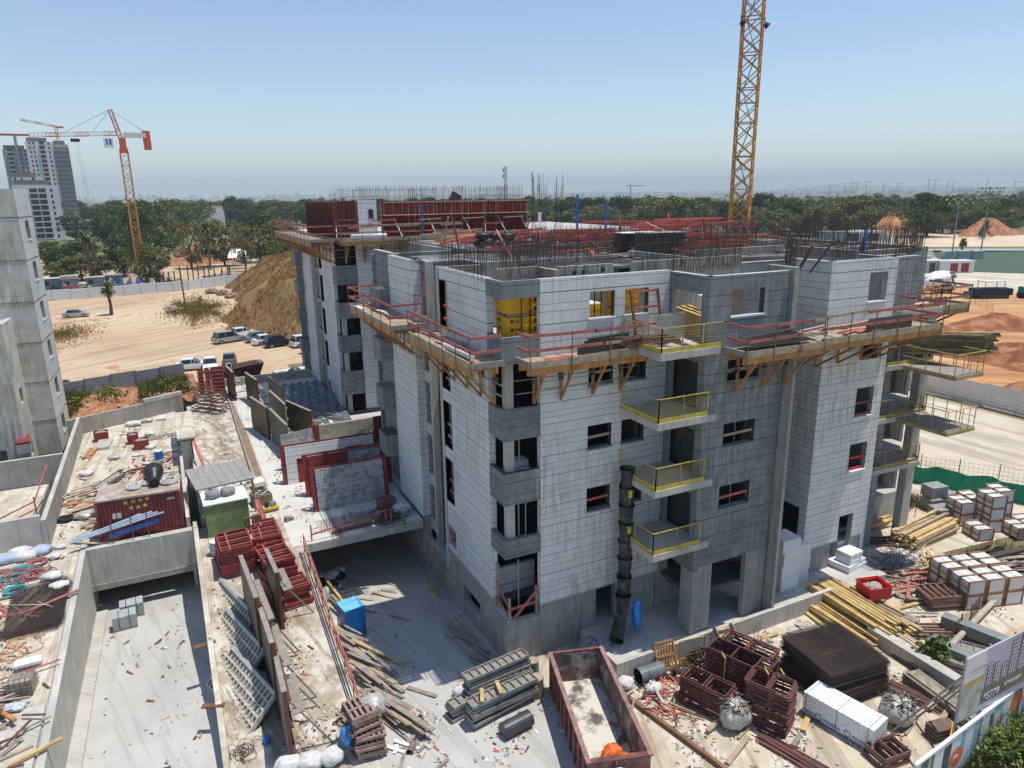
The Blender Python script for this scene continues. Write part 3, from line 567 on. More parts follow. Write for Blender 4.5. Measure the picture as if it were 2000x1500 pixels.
text('P-71', .26, REDM, P2, (1.9, -1.28, -.42), (pi/2, 0, 0)); text('P-70', .26, REDM, P2, (4.9, -1.28, -.42), (pi/2, 0, 0)); text('P-67', .26, REDM, P3, (2.9, -1.42, -.2), (pi/2, 0, 0))
# loose things lying on the platforms
def loose(name, p, q, w_, h_, mt, lab, cat='plank', group=None):
    p = Vector(p); q = Vector(q); m = MB(); m.beam((0, 0, 0), q-p, w_, h_, mt); o = m.build(name, loc=p); return tag(o, lab, cat, group)
def loose_auto(name, desc, p, q, w_, h_, mt, cat, group): c = (Vector(p)+Vector(q))/2; return loose(name, p, q, w_, h_, mt, pos_label(desc, *c), cat, group)
rg = random.Random(21)
for i in range(7): z = 14.62+i*.04; loose_auto('film_plywood', 'dark film plywood sheet leaning on the platform', (21.9+rg.uniform(0, .5), 22.1+i*.12, z+.15), (25.6+rg.uniform(-.5, .6), 22.2+i*.1, z+.12+.03*i), .28, .03, PLY, 'panel', 'dark panels lying on the platforms')
for i in range(4): loose_auto('film_plywood', 'dark film plywood sheet leaning on the platform', (15.2+i*.25, 24.95+i*.13, 14.8+i*.07), (17.6+i*.15, 24.95+i*.13, 14.85+i*.07), .05, .36, PLY, 'panel', 'dark panels lying on the platforms')
for i in range(5): loose_auto('film_plywood', 'dark film plywood sheet leaning on the platform', (29.6+i*.25, 22.4+i*.16, 14.85), (33+i*.2, 22.5+i*.14, 14.85), .05, .5, PLY, 'panel', 'dark panels lying on the platforms')
for i in range(9): x = rg.uniform(26.5, 30); y = rg.uniform(22.3, 24.2); a = rg.uniform(-.3, .5); loose_auto('plank', 'loose faded board on the wide work platform', (x, y, 14.68), (x+rg.uniform(1.5, 2.8), y+a, 14.7), .16, .04, rg.choice((PINK, TIMB, TIMB)), 'plank', 'boards strewn on the work platforms')
for i in range(9): y = rg.uniform(26, 32.5); x = rg.uniform(10.8, 11.8); loose_auto('plank', 'short scrap board on the left work platform', (x, y, 14.62), (x+rg.uniform(-.3, .3), y+rg.uniform(.5, 1.8), 14.64), .16, .03, rg.choice((TIMB, TIMBG, PINK)), 'plank', 'boards strewn on the work platforms')
for i in range(6): y = rg.uniform(36, 43); x = rg.uniform(10.4, 11.7); loose_auto('plank', 'pale board on the far left platform', (x, y, 14.66), (x+rg.uniform(-.3, .3), y+rg.uniform(.8, 2.2), 14.7), .2, .03, rg.choice((TIMB, WHITEP, PINK)), 'plank', 'boards strewn on the work platforms')
for i in range(8): x = rg.uniform(13.6, 23); loose_auto('plank', 'board on the platform of the second block', (x, 59.1+rg.uniform(0, 1), 17.76+rg.uniform(0, .1)), (x+rg.uniform(1.5, 3.5), 59.1+rg.uniform(0, 1), 17.8), .18, .04, rg.choice((CORAL, TIMB, TIMBY)), 'plank', 'boards strewn on the work platforms')
loose('plank', (13.6, 24.9, 14.63), (15.0, 24.95, 14.63), .14, .03, mat('bright_red_board', (.75, .05, .05)), 'bright red board on the platform above the red P marks', 'plank')
def roll(p, q, r, mt, lab, name='membrane_roll'): p = Vector(p); q = Vector(q); m = MB(); m.tube([(0, 0, 0), q-p], r, mt, 12); tag(m.build(name, loc=p, smooth=False), lab, 'roll')
roll((10.85, 29, 14.75), (10.95, 26.3, 14.75), .15, PAPER, 'white fabric roll on the corner of the left work platform')
roll((14.2, 59.2, 17.95), (17.2, 59.2, 17.95), .2, WHITEP, 'white roll lying on the platform of the second block')
# rust red steel frame leaning on the top balcony
t = thing('steel_frame_ladder', 'dark red steel frame leaning against the white wall above the top balcony', 'frame', (18.4, 24.9, 14.75))
for x in (0, 1.45): MB().beam((x, .3, 0), (x-.1, .75, 2.3), .1, .1, RUSTL).build('leg', t)
for h in (.75, 1.5, 2.2): MB().beam((0, .3+.2*h, h), (1.4, .3+.2*h, h+.05), .06, .09, PINK).build('rung', t)
rg = random.Random(5)
for i in range(12): loose_auto('steel_beam', 'rust red steel beam piled on the top balcony', (17.2+rg.uniform(-.2, .2), 24.6+rg.uniform(-.3, .5), 14.85+i*.03), (19.6+rg.uniform(-.5, .2), 24.0+rg.uniform(-.3, .6), 14.9+i*.03), .1, .09, RUSTL, 'beam', 'steel beams piled on the top balcony')
for i in range(3): m = MB(); m.box(0, 0, 0, 1.0, .04, 1.15, mat('osb', (.55, .5, .4))); tag(m.build('board', loc=(19.3+i*.35, 25.0+i*.2, 14.8), rz=-.3), pos_label('pale board standing on the top balcony', 19.5+i*.35, 25, 15.3), 'board', 'pale boards on the top balcony')
for i in range(9):
    for j in range(3): loose_auto('timber_beam', 'yellow timber beam stacked inside the open top loggia', (21.0+j*.35, 23.5+.02*j, 14.95+i*.11), (21.8+j*.4, 26.9, 15.0+i*.11), .16, .09, TIMBY, 'beam', 'timber beams stacked in the top loggia')
for j in range(2): loose_auto('timber_beam', 'yellow beam slanting up from the loggia timber stack', (21.1+j*.15, 24.2, 15.6), (23.6+j*.1, 24.6, 17.25), .08, .16, TIMBY, 'beam', 'slanting beams')
# yellow wrapped pallets
def ypal(x, y, z, sx, sy, sz, lab, text_=True, whitetop=False):
    t = thing('wrapped_pallet', lab, 'pallet', (x, y, z), 0, 'yellow wrapped pallets on the top storey')
    m = MB(); nn = 9
    for k in range(6): # slightly pillowed layers
        e = .015*(k % 2); m.box(-e, -e, .12+k*(sz-.12)/6, sx+e, sy+e, .12+(k+1)*(sz-.12)/6-.004, YWRAP)
    m.build('wrapping', t); m = MB()
    for k in range(3): m.box(0, k*(sy-.1)/2, 0, sx, k*(sy-.1)/2+.1, .11, TIMB)
    m.build('pallet_base', t)
    if whitetop: MB().box(.02, .02, sz, sx-.02, sy-.02, sz+.03, WHITEP).build('top_sheet', t)
    if text_:
        for zz in (.25, .62, .98):
            if zz+.2 < sz: text('\u25cf OPC', .2, BLACK, t, (.08, -.02, zz), (pi/2, 0, 0)); text('OPC', .2, BLACK, t, (-.02, sy-.08, zz), (pi/2, 0, -pi/2))
    return t
ypal(12.75, 26.55, 14.95, 1.0, 1.1, 1.22, 'yellow wrapped pallet low in the corner window, left'); ypal(12.75, 26.55, 16.2, 1.0, 1.1, 1.2, 'yellow wrapped pallet on top in the corner window, left', False)
ypal(13.85, 26.5, 14.95, .75, 1, 1.2, 'yellow lettered pallet low in the corner window, right'); ypal(13.85, 26.5, 16.2, .75, 1, 1.2, 'yellow lettered pallet on top in the corner window, right')
ypal(16.3, 26.4, 15.0, 1.05, 1.1, 1.45, 'yellow pallet with white top inside the first window right of the corner', False, True)
ypal(18.2, 26.3, 14.95, 1.0, 1.0, 1.1, 'yellow pallet low in the second window right of the corner', False); ypal(18.2, 26.3, 16.07, 1.0, 1.0, 1.0, 'yellow pallet on top in the second window right of the corner', False, True)
for x in (13.2, 16.8, 17.15): MB().tube([(x, 26.2, 14.8), (x, 26.2, 17.4)], .03, RUST, 6).build('prop', B)
m = MB(); m.box(22.0, 24.9, 14.8, 22.5, 25.6, 16.6, FOAM); tag(m.build('foam_stack'), 'white foam stack behind the window in the grey top wall', 'foam stack')
# ================= ROOF CLUTTER =================
rg = random.Random(9)
def rbeam(desc, x0, y0, z0, x1, y1, z1, w_=.2, h_=.2, mt=CORAL, g='red shoring beams piled on the roof deck', nm='shoring_beam', cat='beam'): return loose_auto(nm, desc, (x0, y0, z0), (x1, y1, z1), w_, h_, mt, cat, g)
for i in range(26):
    x = rg.uniform(17, 27); y = rg.uniform(41.5, 52); L = rg.uniform(4, 8); a = rg.uniform(-.25, .3); rbeam('coral red beam lying across the left half of the roof', x, y, 17.85+rg.uniform(0, .7), x+L*cos(a), y+L*sin(a), 17.9+rg.uniform(0, .7))
for i in range(24):
    x = rg.uniform(25, 33); y = rg.uniform(36, 45); L = rg.uniform(3, 7); a = rg.uniform(-.5, .1); rbeam('coral red beam in the heap in the roof centre', x, y, 17.85+rg.uniform(0, .8), x+L*cos(a), y+L*sin(a), 17.9+rg.uniform(0, .8))
for i in range(12):
    x = rg.uniform(29, 37); y = rg.uniform(42, 50); L = rg.uniform(5, 9); a = rg.uniform(-.3, .2); rbeam('red rail beam above the back of the roof', x, y, 18.3+rg.uniform(0, .9), x+L*cos(a), y+L*sin(a), 18.4+rg.uniform(0, .9), .07, .16)
for i in range(8): x = rg.uniform(25, 29); y = 35.5+i*.25; rbeam('orange shoring pipe in the bundle at roof centre', x, y, 17.9+.1*(i % 3), x+4.5, y-1.6, 17.9+.1*(i % 3), .2, .2, mat('orange_pipe', (.55, .12, .03), .5))
rbeam('pink brace slanting in front of the black bags', 19.2, 41.5, 19.0, 18.2, 37.3, 17.6, .12, .12, PINK); rbeam('grey plank slanting on the centre roof', 26.2, 33.5, 18.9, 28.3, 32.3, 17.8, .2, .05, TIMBG); rbeam('grey plank slanting on the right roof', 28.5, 38.5, 19.3, 30, 36, 18.2, .2, .05, TIMB)
for i in range(12):
    x = rg.uniform(15, 22); y = rg.uniform(38.5, 42.5); rbeam('dark wood beam at the left roof edge', x, y, 17.8+rg.uniform(0, .3), x+rg.uniform(2, 5), y+rg.uniform(-.8, .8), 17.85+rg.uniform(0, .3), .12, .14, rg.choice((RUSTL, CORAL, TIMBG)))
for i in range(10): x = rg.uniform(17.5, 24); y = rg.uniform(50, 55); rbeam('pale timber beam at the back of the roof', x, y, 17.9+rg.uniform(0, .5), x+rg.uniform(3, 6), y+rg.uniform(-.8, .8), 17.95+rg.uniform(0, .5), .14, .14, rg.choice((TIMBY, TIMB)))
for (x, y, n, lab) in ((25.2, 36.3, 14, 'plywood sheet in the rear dark stack on the roof'), (24.6, 33.2, 16, 'plywood sheet in the front dark stack on the roof')):
    base = MB().box(0, 0, 0, 2.6, 1.3, .05, PLY, None)
    for i in range(n):
        o = base.build('plywood_sheet', loc=(x+rg.gauss(0, .04), y+rg.gauss(0, .04), 17.8+i*.07), rz=-.15+rg.gauss(0, .03)) if i == 0 else o.copy()
        if i: COL.objects.link(o); o.location = (x+rg.gauss(0, .04), y+rg.gauss(0, .04), 17.8+i*.07); o.rotation_euler.z = -.15+rg.gauss(0, .03)
        tag(o, lab, 'sheet', lab)
m = MB(); m.box(0, 0, 0, 2.7, 1.4, .03, WHITEP); tag(m.build('white_board', loc=(25.2, 36.3, 18.8), rz=-.15), 'white board on top of the rear dark plywood stack', 'board')
m = MB(); m.box(0, 0, 0, 2.7, 1.4, .03, GALV); tag(m.build('grey_board', loc=(24.6, 33.2, 18.95), rz=-.15), 'grey board on top of the front dark plywood stack', 'board')
for k, (x, y, z) in enumerate(((18.9, 43.3, 17.8), (19.9, 43.0, 17.8), (20.8, 42.9, 17.8), (19.0, 43.2, 18.3), (19.9, 43.1, 18.3), (20.7, 42.9, 18.25))):
    m = MB(); m.blob((0, 0, .28), (.55, .42, .27), BLACK, 12, 8, .12, k); tag(m.build('black_bag', loc=(x, y, z), smooth=True), pos_label('shiny black bag stacked on the left roof', x, y, z), 'bag', 'black bags on the roof')
for (x, y, z0, z1) in ((31.5, 52, 17.8, 21.1), (33, 50, 17.8, 20.7), (35.5, 27.6, 17.8, 19.0), (20.5, 59.4, 17.7, 20.4)):
    m = MB(); m.box(-.07, -.07, 0, .07, .07, z1-z0, BLUE); m.box(-.15, -.15, 0, .15, .15, .03, BLUE); tag(m.build('push_pull_post', loc=(x, y, z0)), pos_label('upright blue steel post', x, y, z0+1), 'post', 'blue steel posts')
for (x, y, x2, y2) in ((29.0, 25.5, 29.3, 24.9), (28.6, 25.9, 28.2, 25.0), (30.5, 27.8, 30.7, 28.0), (35.2, 27.6, 35.2, 27.7)):
    rbeam('rust brown channel sticking up at the right wing', x, y, 17.2, x2+.3, y2, 18.6, .12, .1, RUSTL, 'brown steel channels', 'steel_channel', 'channel')
rg = random.Random(77)
for i in range(14): x = rg.uniform(20, 38); y = rg.uniform(44, 54); m = MB(); m.blob((0, 0, .2), (rg.uniform(.3, .7), rg.uniform(.3, .5), .25), PAPER, 9, 6, .3, i); tag(m.build('sack', loc=(x, y, 17.8)), pos_label('crumpled white sack on the roof deck', x, y, 18), 'sack', 'white sacks on the roof deck')
m = MB(); m.box(0, 0, 0, .3, .1, .8, WHITEP); tag(m.build('upright_board', loc=(30.5, 57, 18.8)), 'small white upright board behind the roof clutter', 'board')
DR_ = mat('dark_red_frame', (.13, .045, .042), .6, var=.3, scale=6)
rg = random.Random(123)
for i in range(26):
    x = rg.uniform(19, 38); y = rg.uniform(30, 44); a = rg.choice((rg.uniform(-.3, .3), rg.uniform(1.2, 1.8))); L = rg.uniform(1.5, 4.5); rbeam('plank or steel strip strewn over the roof deck', x, y, 17.75+rg.uniform(0, .25), x+L*cos(a), y+L*sin(a), 17.8+rg.uniform(0, .4), rg.uniform(.08, .25), rg.uniform(.05, .14), rg.choice((RUST, TIMBG, TIMB, CORAL, PLY, TIMBY)), 'strips strewn over the roof', 'roof_strip', 'strip')
for i in range(9):
    x = rg.uniform(16, 40); y = rg.uniform(31, 50); rbeam('raking prop leaning on the roof', x, y, 17.8, x+rg.uniform(-1.4, 1.4), y+rg.uniform(-1, 1), 19.3+rg.uniform(0, .6), .09, .09, rg.choice((RUSTL, CORAL, TIMB)), 'raking props on the roof', 'prop', 'prop')
# red wall formwork of the second block
def wallform(x0, x1, y, z0, z1, lab, col=REDF, seed=0, face='x'):
    rg = random.Random(seed); t = thing('wall_formwork_panel', lab, 'formwork', (x0, y, z0), 0, 'red wall formwork on the second block'); W = x1-x0; H = z1-z0
    MB().box(-.05, 0, 0, W+.05, .06, H, col).build('skin', t)
    m = MB(); n = int(W/.3)
    for i in range(n+1): x = i*W/n; m.box(x-.03, -.12, 0, x+.03, 0, H, col if rg.random() < .6 else (RUST if rg.random() < .5 else TIMBG))
    m.build('stud', t); m = MB()
    for z in (.5, 1.5, H-.15): m.box(0, -.2, z-.05, W, -.12, z+.05, RUSTL if rg.random() < .5 else REDF)
    m.build('waler', t)
    m = MB(); m.box(0, -.9, 1.75, W, -.2, 1.8, TIMBY); m.build('walkway', t)
    m = MB(); m.beam((0, -.9, 2.85), (W, -.9, 2.85), .04, .1, TIMB)
    for i in range(int(W/.8)): m.tube([(i*.8, -.9, 1.8), (i*.8, -.9, 2.9)], .02, TIMBG, 4)
    m.build('guard_rail', t)
    for i in range(max(1, int(W/2.2))): MB().beam((1+i*2.2, -.2, 1.6), (1.3+i*2.2, -1.5, .05), .07, .07, ALUL).build('brace', t)
    return t
xs = [(17.3, 20.3), (20.4, 23.6), (23.7, 26.9), (27.1, 29.3), (29.4, 31.2)]
for i, (a, b) in enumerate(xs): wallform(a, b, 60.75, 17.8, 20.75, pos_label('red steel wall formwork with walkway', (a+b)/2, 60.7, 19), seed=i)
t = thing('wall_formwork_panel', 'red wall formwork at the far left corner, turned away from the street', 'formwork', (13.4, 61, 17.8), pi/2-.0, 'red wall formwork on the second block')
MB().box(0, -.02, 0, 12, .06, 2.95, REDF).build('skin', t); m = MB()
for i in range(30): m.box(i*.4, .06, 0, i*.4+.06, .2, 2.9, RUST if i % 3 else REDF)
m.build('stud', t)
m = MB(); m.box(13.45, 60.72, 17.8, 15.3, 60.9, 20.8, REDF); [m.box(13.5+k*.25, 60.6, 17.8, 13.57+k*.25, 60.72, 20.8, RUST if k % 2 else DR_) for k in range(7)]; m.box(13.45, 60.55, 19.2, 15.3, 60.6, 19.35, RUSTL); tag(m.build('wall_formwork_panel'), 'dark red formwork panel at the left corner of the second block', 'formwork')
m = MB(); m.box(16.2, 60.66, 19.4, 16.6, 60.7, 20.1, BLACK); m.box(16.15, 60.65, 19.32, 16.65, 60.7, 19.4, CORAL); m.build('small_window', C)
for k in range(8): bars(13.6+k*2.15, 61.2+.5*(k % 2), 16.2+k*2.15, 61.2+.5*(k % 2), 20.8, (14, 24, 17, 28)[k % 4], 1.0, 100+k, C, lean=.03, r=.012, rows=1); bars(13.8+k*2.1, 64.5, 16.1+k*2.1, 64.5, 20.8, (10, 16)[k % 2], 1.05, 140+k, C, lean=.03, r=.012, rows=1)
bars(32.4, 62, 34, 62, 17.8, 10, 4.3, 130, C, r=.018); bars(35, 62, 35.8, 62, 17.8, 6, 4.3, 131, C, r=.018)
for (x, s) in ((31.9, 1), (34.4, -1)): m = MB(); m.tube([(x+s*1.4*sin(a), 61.5, 19.5+1.6*(1-cos(a))*.5*2*.8) for a in (0, .3, .6, .9, 1.2, 1.5)], .03, BAR, 4); m.build('bent_bar', C)
MB().cbox(24.2, 61, 20.9, .9, .3, .9, RUST, 0, .5).build('formwork_scrap', C)
for i in range(9): x = 14+i*2.0; rbeam('rail board round the second block platform', x, 59.0, 18.7+(i % 2)*.5, x+2.1, 59.0, 18.75+(i % 2)*.5, .04, .1, rg.choice((CORAL, TIMBY, TIMB)), 'rail boards on the second block')
# landing platforms on right side
def landing(x, y, z, lab, rz):
    t = thing('loading_platform', lab, 'platform', (x, y, z), rz, 'yellow loading platforms on the right side')
    m = MB(); m.box(0, -3.3, -.28, 2.4, 0, -.08, mat('khaki_steel', (.38, .31, .14), .6, var=.3)); m.build('platform_frame', t); MB().box(.05, -3.25, -.08, 2.35, 1, -.04, TIMBG).build('deck', t)
    m = MB(); K = mat('khaki_rail', (.42, .32, .10))
    for xx in (0, 2.4):
        for i in range(5): m.tube([(xx, -i*.8, -.1), (xx, -i*.8, 1.1)], .025, K, 4)
        m.tube([(xx, 0, 1.1), (xx, -3.25, 1.1)], .025, K, 4); m.tube([(xx, 0, .5), (xx, -3.25, .5)], .02, K, 4)
    m.tube([(0, -3.25, 1.1), (2.4, -3.25, 1.1)], .025, K, 4)
    for i in range(1, 4): m.tube([(i*.6, -3.25, -.1), (i*.6, -3.25, 1.1)], .02, K, 4)
    m.build('railing', t); return t
landing(36.6, 25.4, 11.7, 'upper khaki loading platform carrying a bundle of steel tubes', .0); landing(36.6, 25.4, 8.6, 'lower empty khaki loading platform jutting from the right side', 0)
rg = random.Random(31); Kt = mat('olive_tube', (.20, .15, .07), .6, var=.5, scale=3)
for i in range(9):
    for j in range(6): x = 36.3+j*.19+rg.uniform(-.05, .05); z = 12.25+i*.125; y0 = 26.2; p = (x+.0, y0, z); q = (x+3.6+rg.uniform(-.5, .4), y0-3.4, z+.15); loose_auto('steel_tube', 'olive steel tube in the strapped bundle over the right platform', p, q, .11, .11, Kt, 'tube', 'tubes of the strapped bundle')
# ================= YARD OBJECTS =================
def frames(n, x, y, rz, L, W, h, mt, lab, g, z=0, r=.026, cross=1, jit=.03, pitch=None):
    """stack of flat welded tube frames, each one an object"""
    m = MB()
    for a, b in (((0, 0), (L, 0)), ((0, W), (L, W)), ((0, 0), (0, W)), ((L, 0), (L, W))): m.beam((*a, 0), (*b, 0), r*2, r*2, mt)
    for k in range(cross): xx = L*(k+1)/(cross+1); m.beam((xx, 0, 0), (xx, W, 0), r*2, r*2, mt)
    rg = random.Random(int(x*10+y)); base = None; pitch = pitch or h/n
    for i in range(n):
        if base is None: base = o = m.build('scaffold_frame')
        else: o = base.copy(); COL.objects.link(o)
        o.location = (x+rg.gauss(0, jit), y+rg.gauss(0, jit), z+r+i*pitch); o.rotation_euler.z = rz+rg.gauss(0, jit*.4); tag(o, lab, 'frame', g)
FG = 'flat scaffold frames stacked in the yard'
DR = mat('dark_red_frame', (.12, .048, .045), .6, var=.3, scale=6)
frames(16, 17.65, 20.25, -1.18, 2.05, .95, 1.3, DR, 'dark red frame in the low stack beside the plastic wrapped bundle', FG)
frames(24, 19.35, 20.6, -1.2, 2.1, .95, 2.0, DR, 'dark red frame in the tall left stack with the yellow strap', FG)
frames(22, 20.45, 20.85, -1.2, 2.2, .95, 1.9, DR, 'dark red frame in the tall stack nearest the dark mesh pile', FG)
frames(26, 19.25, 18.15, -1.12, 1.7, 1.1, 2.0, DR, 'dark red frame in the tall front stack with two yellow straps', FG)
frames(20, 23.75, 17.15, -.05, 1.85, 1.15, 1.55, mat('pinkish_frame', (.26, .12, .10), .6, var=.3), 'pinkish brown frame in the stack right of the dark mesh pile', FG, cross=3)
frames(12, 33.6, 19.7, -.35, 2.2, 1.3, .8, mat('rusty_pale', (.24, .14, .10), .7), 'rusty frame in the stack between timber and pale stone pallets', FG, cross=5)
frames(9, 22.0, 13.75, -.1, 1.3, .9, .5, RUSTL, 'brown frame with white panel beside the printed hoarding', FG, cross=1)
for x, y, z in ((19.35, 19.5, 0), (20.2, 17.9, 0), (20.75, 17.6, 0)):
    m = MB(); m.box(0, 0, .05, .05, .02, 2.05, YEL); m.box(0, 0, 2.03, .05, .4, 2.06, YEL); tag(m.build('lifting_strap', loc=(x, y, z), rz=-.4), pos_label('yellow lifting strap over a dark red frame stack', x, y, 1.8), 'strap', 'yellow straps')
# mesh sheets
m = MB(); S = 3.0
for i in range(29): a = i*.107; m.box(a-.009, -.1, 0, a+.009, S+.1, .016, BAR); m.box(-.1, a-.009, .016, S+.1, a+.009, .032, BAR)
rg = random.Random(4); base = m.build('mesh_sheet')
for i in range(38):
    o = base if i == 0 else base.copy()
    if i: COL.objects.link(o)
    o.location = (23.0+rg.gauss(0, .05), 17.05+rg.gauss(0, .05)-.2*(i < 18), .05+i*.042); o.rotation_euler.z = -.12+(.06 if i < 18 else 0)+rg.gauss(0, .012); tag(o, 'dark rusty mesh sheet in the big square pile at yard centre', 'mesh', 'welded mesh sheets in the big pile')
for i in range(5):
    o = base.copy(); COL.objects.link(o); o.location = (-8.55+i*.07, 34.3+i*.06, 2.56+i*.035); o.rotation_euler = (0, 0, -.06+i*.035); o.scale = (.74, 1.45, 1); tag(o, 'rusty mesh sheet fanned out on the left terrace', 'mesh', 'mesh sheets on the left terrace')
# skip
t = thing('skip', 'open maroon hook-lift skip with stained pale floor', 'skip', (13.3, 20.15, 0), -.29)
SK = mat('skip_maroon', (.15, .05, .045), .6, var=.3, scale=1.5, col2=(.26, .12, .10), c2scale=2); SKI = mat('skip_inside', (.14, .10, .085), .8, var=.5, scale=2, col2=(.42, .38, .34), c2scale=1.2)
SKF = mat('skip_floor', (.12, .095, .09), .8, var=.3, scale=2, col2=(.62, .58, .50), c2scale=.9, c2lo=.40, c2hi=.52, spots=((.35, .14, .05), .8, .64))
m = MB(); W, L, H = 2.3, 6.3, 1.75
for x0, x1 in ((-W/2, -W/2+.06), (W/2-.06, W/2)): m.box(x0, -L/2, .15, x1, L/2, H, SK)
m.box(-W/2+.06, -L/2, .15, W/2-.06, -L/2+.06, H, SK); m.box(-W/2+.06, L/2-.06, .15, W/2-.06, L/2, H, SK)
m.box(-W/2+.062, -L/2+.062, .3, -W/2+.07, L/2-.062, H-.02, SKI); m.box(W/2-.07, -L/2+.062, .3, W/2-.062, L/2-.062, H-.02, SKI); m.box(-W/2+.07, L/2-.07, .3, W/2-.07, L/2-.062, H-.02, SKI); m.build('body', t)
MB().box(-W/2+.06, -L/2+.06, .2, W/2-.06, L/2-.06, .3, SKF).build('floor', t)
m = MB()
for s in (-1, 1): m.box(s*W/2-.09, -L/2-.04, H, s*W/2+.09, L/2+.04, H+.08, mat('worn_rim', (.30, .17, .15), var=.3, scale=4))
m.box(-W/2+.09, -L/2-.06, H+.002, W/2-.09, -L/2+.16, H+.08, SK); m.box(-W/2+.09, L/2-.08, H+.002, W/2-.09, L/2+.04, H+.08, SK); m.build('rim', t)
m = MB()
for i in range(9):
    for s in (-1, 1): y = -L/2+.3+i*.7; m.box(min(s*W/2, s*(W/2+.1)), y, .2, max(s*W/2, s*(W/2+.1)), y+.12, H, SK)
m.build('rib', t)
m = MB()
for s in (-1, 1): m.beam((s*.55, -L/2-.08, .2), (s*.16, -L/2-.1, H+.02), .1, .06, SK)
m.box(-.2, -L/2-.16, H-.35, .2, -L/2-.02, H-.28, WHITEP); m.build('hook_frame', t)
text('054-7.9', .17, WHITEP, t, (-1.0, -L/2-.012, 1.2), (pi/2, 0, 0)); text('\u05e4\u05d9\u05e0\u05d5\u05d9 \u05e4\u05e1\u05d5\u05dc\u05ea'[::-1], .13, WHITEP, t, (-1.0, -L/2-.012, 1.0), (pi/2, 0, 0))
ORB = mat('orange_bag', (.75, .14, .02), .5, var=.5, scale=6, bump=.7, bscale=9)
for i, (x, y, r) in enumerate(((12.85, 18.25, .55), (13.35, 18.1, .45), (12.75, 17.85, .4), (13.15, 18.7, .42), (13.0, 18.0, .4))):
    m = MB(); m.blob((0, 0, .2), (r, r*.8, .25), ORB, 14, 9, .3, i); tag(m.build('orange_bag', loc=(x, y, .32+.22*(i == 4)), smooth=True), pos_label('crumpled orange plastic bag inside the skip', x, y, .5), 'bag', 'orange bags in the skip')
# aluminium formwork panels
def alu_panel(L=3.0, W=.62, n=9, mt=ALU, mtb=None):
    m = MB(); d = .13
    m.box(0, 0, 0, L, W, .02, mtb or TIMBG)
    for y in (0, W-.04): m.box(0, y, .02, L, y+.04, d, mt)
    for i in range(n+1): x = i*(L-.04)/n; m.box(x, .04, .02, x+.04, W-.04, d-.01, mt)
    return m
def panel_stack(x, y, z, rz, n, lab, L=3.0, W=.62, jit=.05, mt=ALU, step=.15, flip=False, nn=9):
    rg = random.Random(int(x*7+y*3)); base = None
    for i in range(n):
        if base is None: base = o = alu_panel(L, W, nn, mt).build('ribbed_shutter')
        else: o = base.copy(); COL.objects.link(o)
        o.location = (x+rg.gauss(0, jit), y+rg.gauss(0, jit), z+i*step); o.rotation_euler.z = rz+rg.gauss(0, .03); tag(o, lab, 'formwork', 'stacked aluminium formwork panels')
panel_stack(9.35, 23.75, .05, .1, 10, 'grey ribbed formwork panel in the tall rear stack left of the skip', L=3.1)
panel_stack(9.05, 22.6, .05, .16, 8, 'grey ribbed formwork panel in the lower front stack left of the skip', L=3.2)
panel_stack(8.5, 23.4, .05, .2, 5, 'olive formwork panel in the small pile under the rear stack', L=1.2, nn=3)
for i, (x, y, rz, z) in enumerate(((10.4, 22.6, 1.4, 1.32), (9.5, 22.5, 1.2, 1.3))): m = MB(); m.box(0, 0, 0, .8, .16, .08, TIMBY); tag(m.build('timber_block', loc=(x, y, z), rz=rz), pos_label('yellow timber piece on the grey formwork stack', x, y, z), 'timber', 'yellow timber pieces')
# drums and pipes
def drum(x, y, z, r, h, mt, lab, top=None, tilt=None, rz=0, name='drum', hollow=False, cat='drum'):
    m = MB(); m.tube([(0, 0, 0), (0, 0, h)], r, mt, 20, not hollow)
    if hollow: m.tube([(0, 0, h), (0, 0, 0)], r-.03, BLACK, 20, False)
    for k in (.02, .33, .66, .97): m.tube([(0, 0, h*k-.015), (0, 0, h*k+.015)], r+.012, mt, 20, False)
    if top: m.tube([(0, 0, h-.02), (0, 0, h+.012)], r-.03, top, 20)
    o = m.build(name, loc=(x, y, z)); o.rotation_euler = (tilt or 0, 0, rz); return tag(o, lab, cat)
drum(9.95, 21.75, .33, .33, 1.35, mat('black_barrel', (.05, .055, .06), .4, var=.4), 'black plastic barrel lying beside the grey formwork stack', tilt=-pi/2, rz=-pi/2+.15)
drum(12.35, 23.35, 0, .3, .95, mat('drum_tan', (.35, .25, .14), .7, var=.4), 'tan steel drum with dusty lid standing left of the skip', TIMB); drum(12.75, 24.5, 0, .28, .9, mat('drum_dark', (.15, .16, .16), .7, var=.4), 'grey drum full of scraps at the building corner', TIMB)
drum(16.75, 22.0, .35, .36, 1.3, mat('grey_pipe', (.14, .15, .16), .5, var=.3), 'large dark open pipe lying by the low concrete wall', tilt=-pi/2, rz=-pi/2-.03, hollow=True, name='pipe', cat='pipe')
drum(6.6, 23.0, .1, .13, .5, mat('small_pipe', (.2, .15, .15)), 'short grey pipe end at the bottom edge', tilt=-pi/2, rz=2.5, hollow=True, name='pipe', cat='pipe')
drum(1.35, 25.3, .3, .13, .38, BLUEW, 'small blue bucket on the strip beside tall dark panels', name='bucket', cat='bucket')
drum(-2.0, 55.5, 2.52, .3, .8, BLUEW, 'blue drum with grey lid on the middle deck', WHITEP)
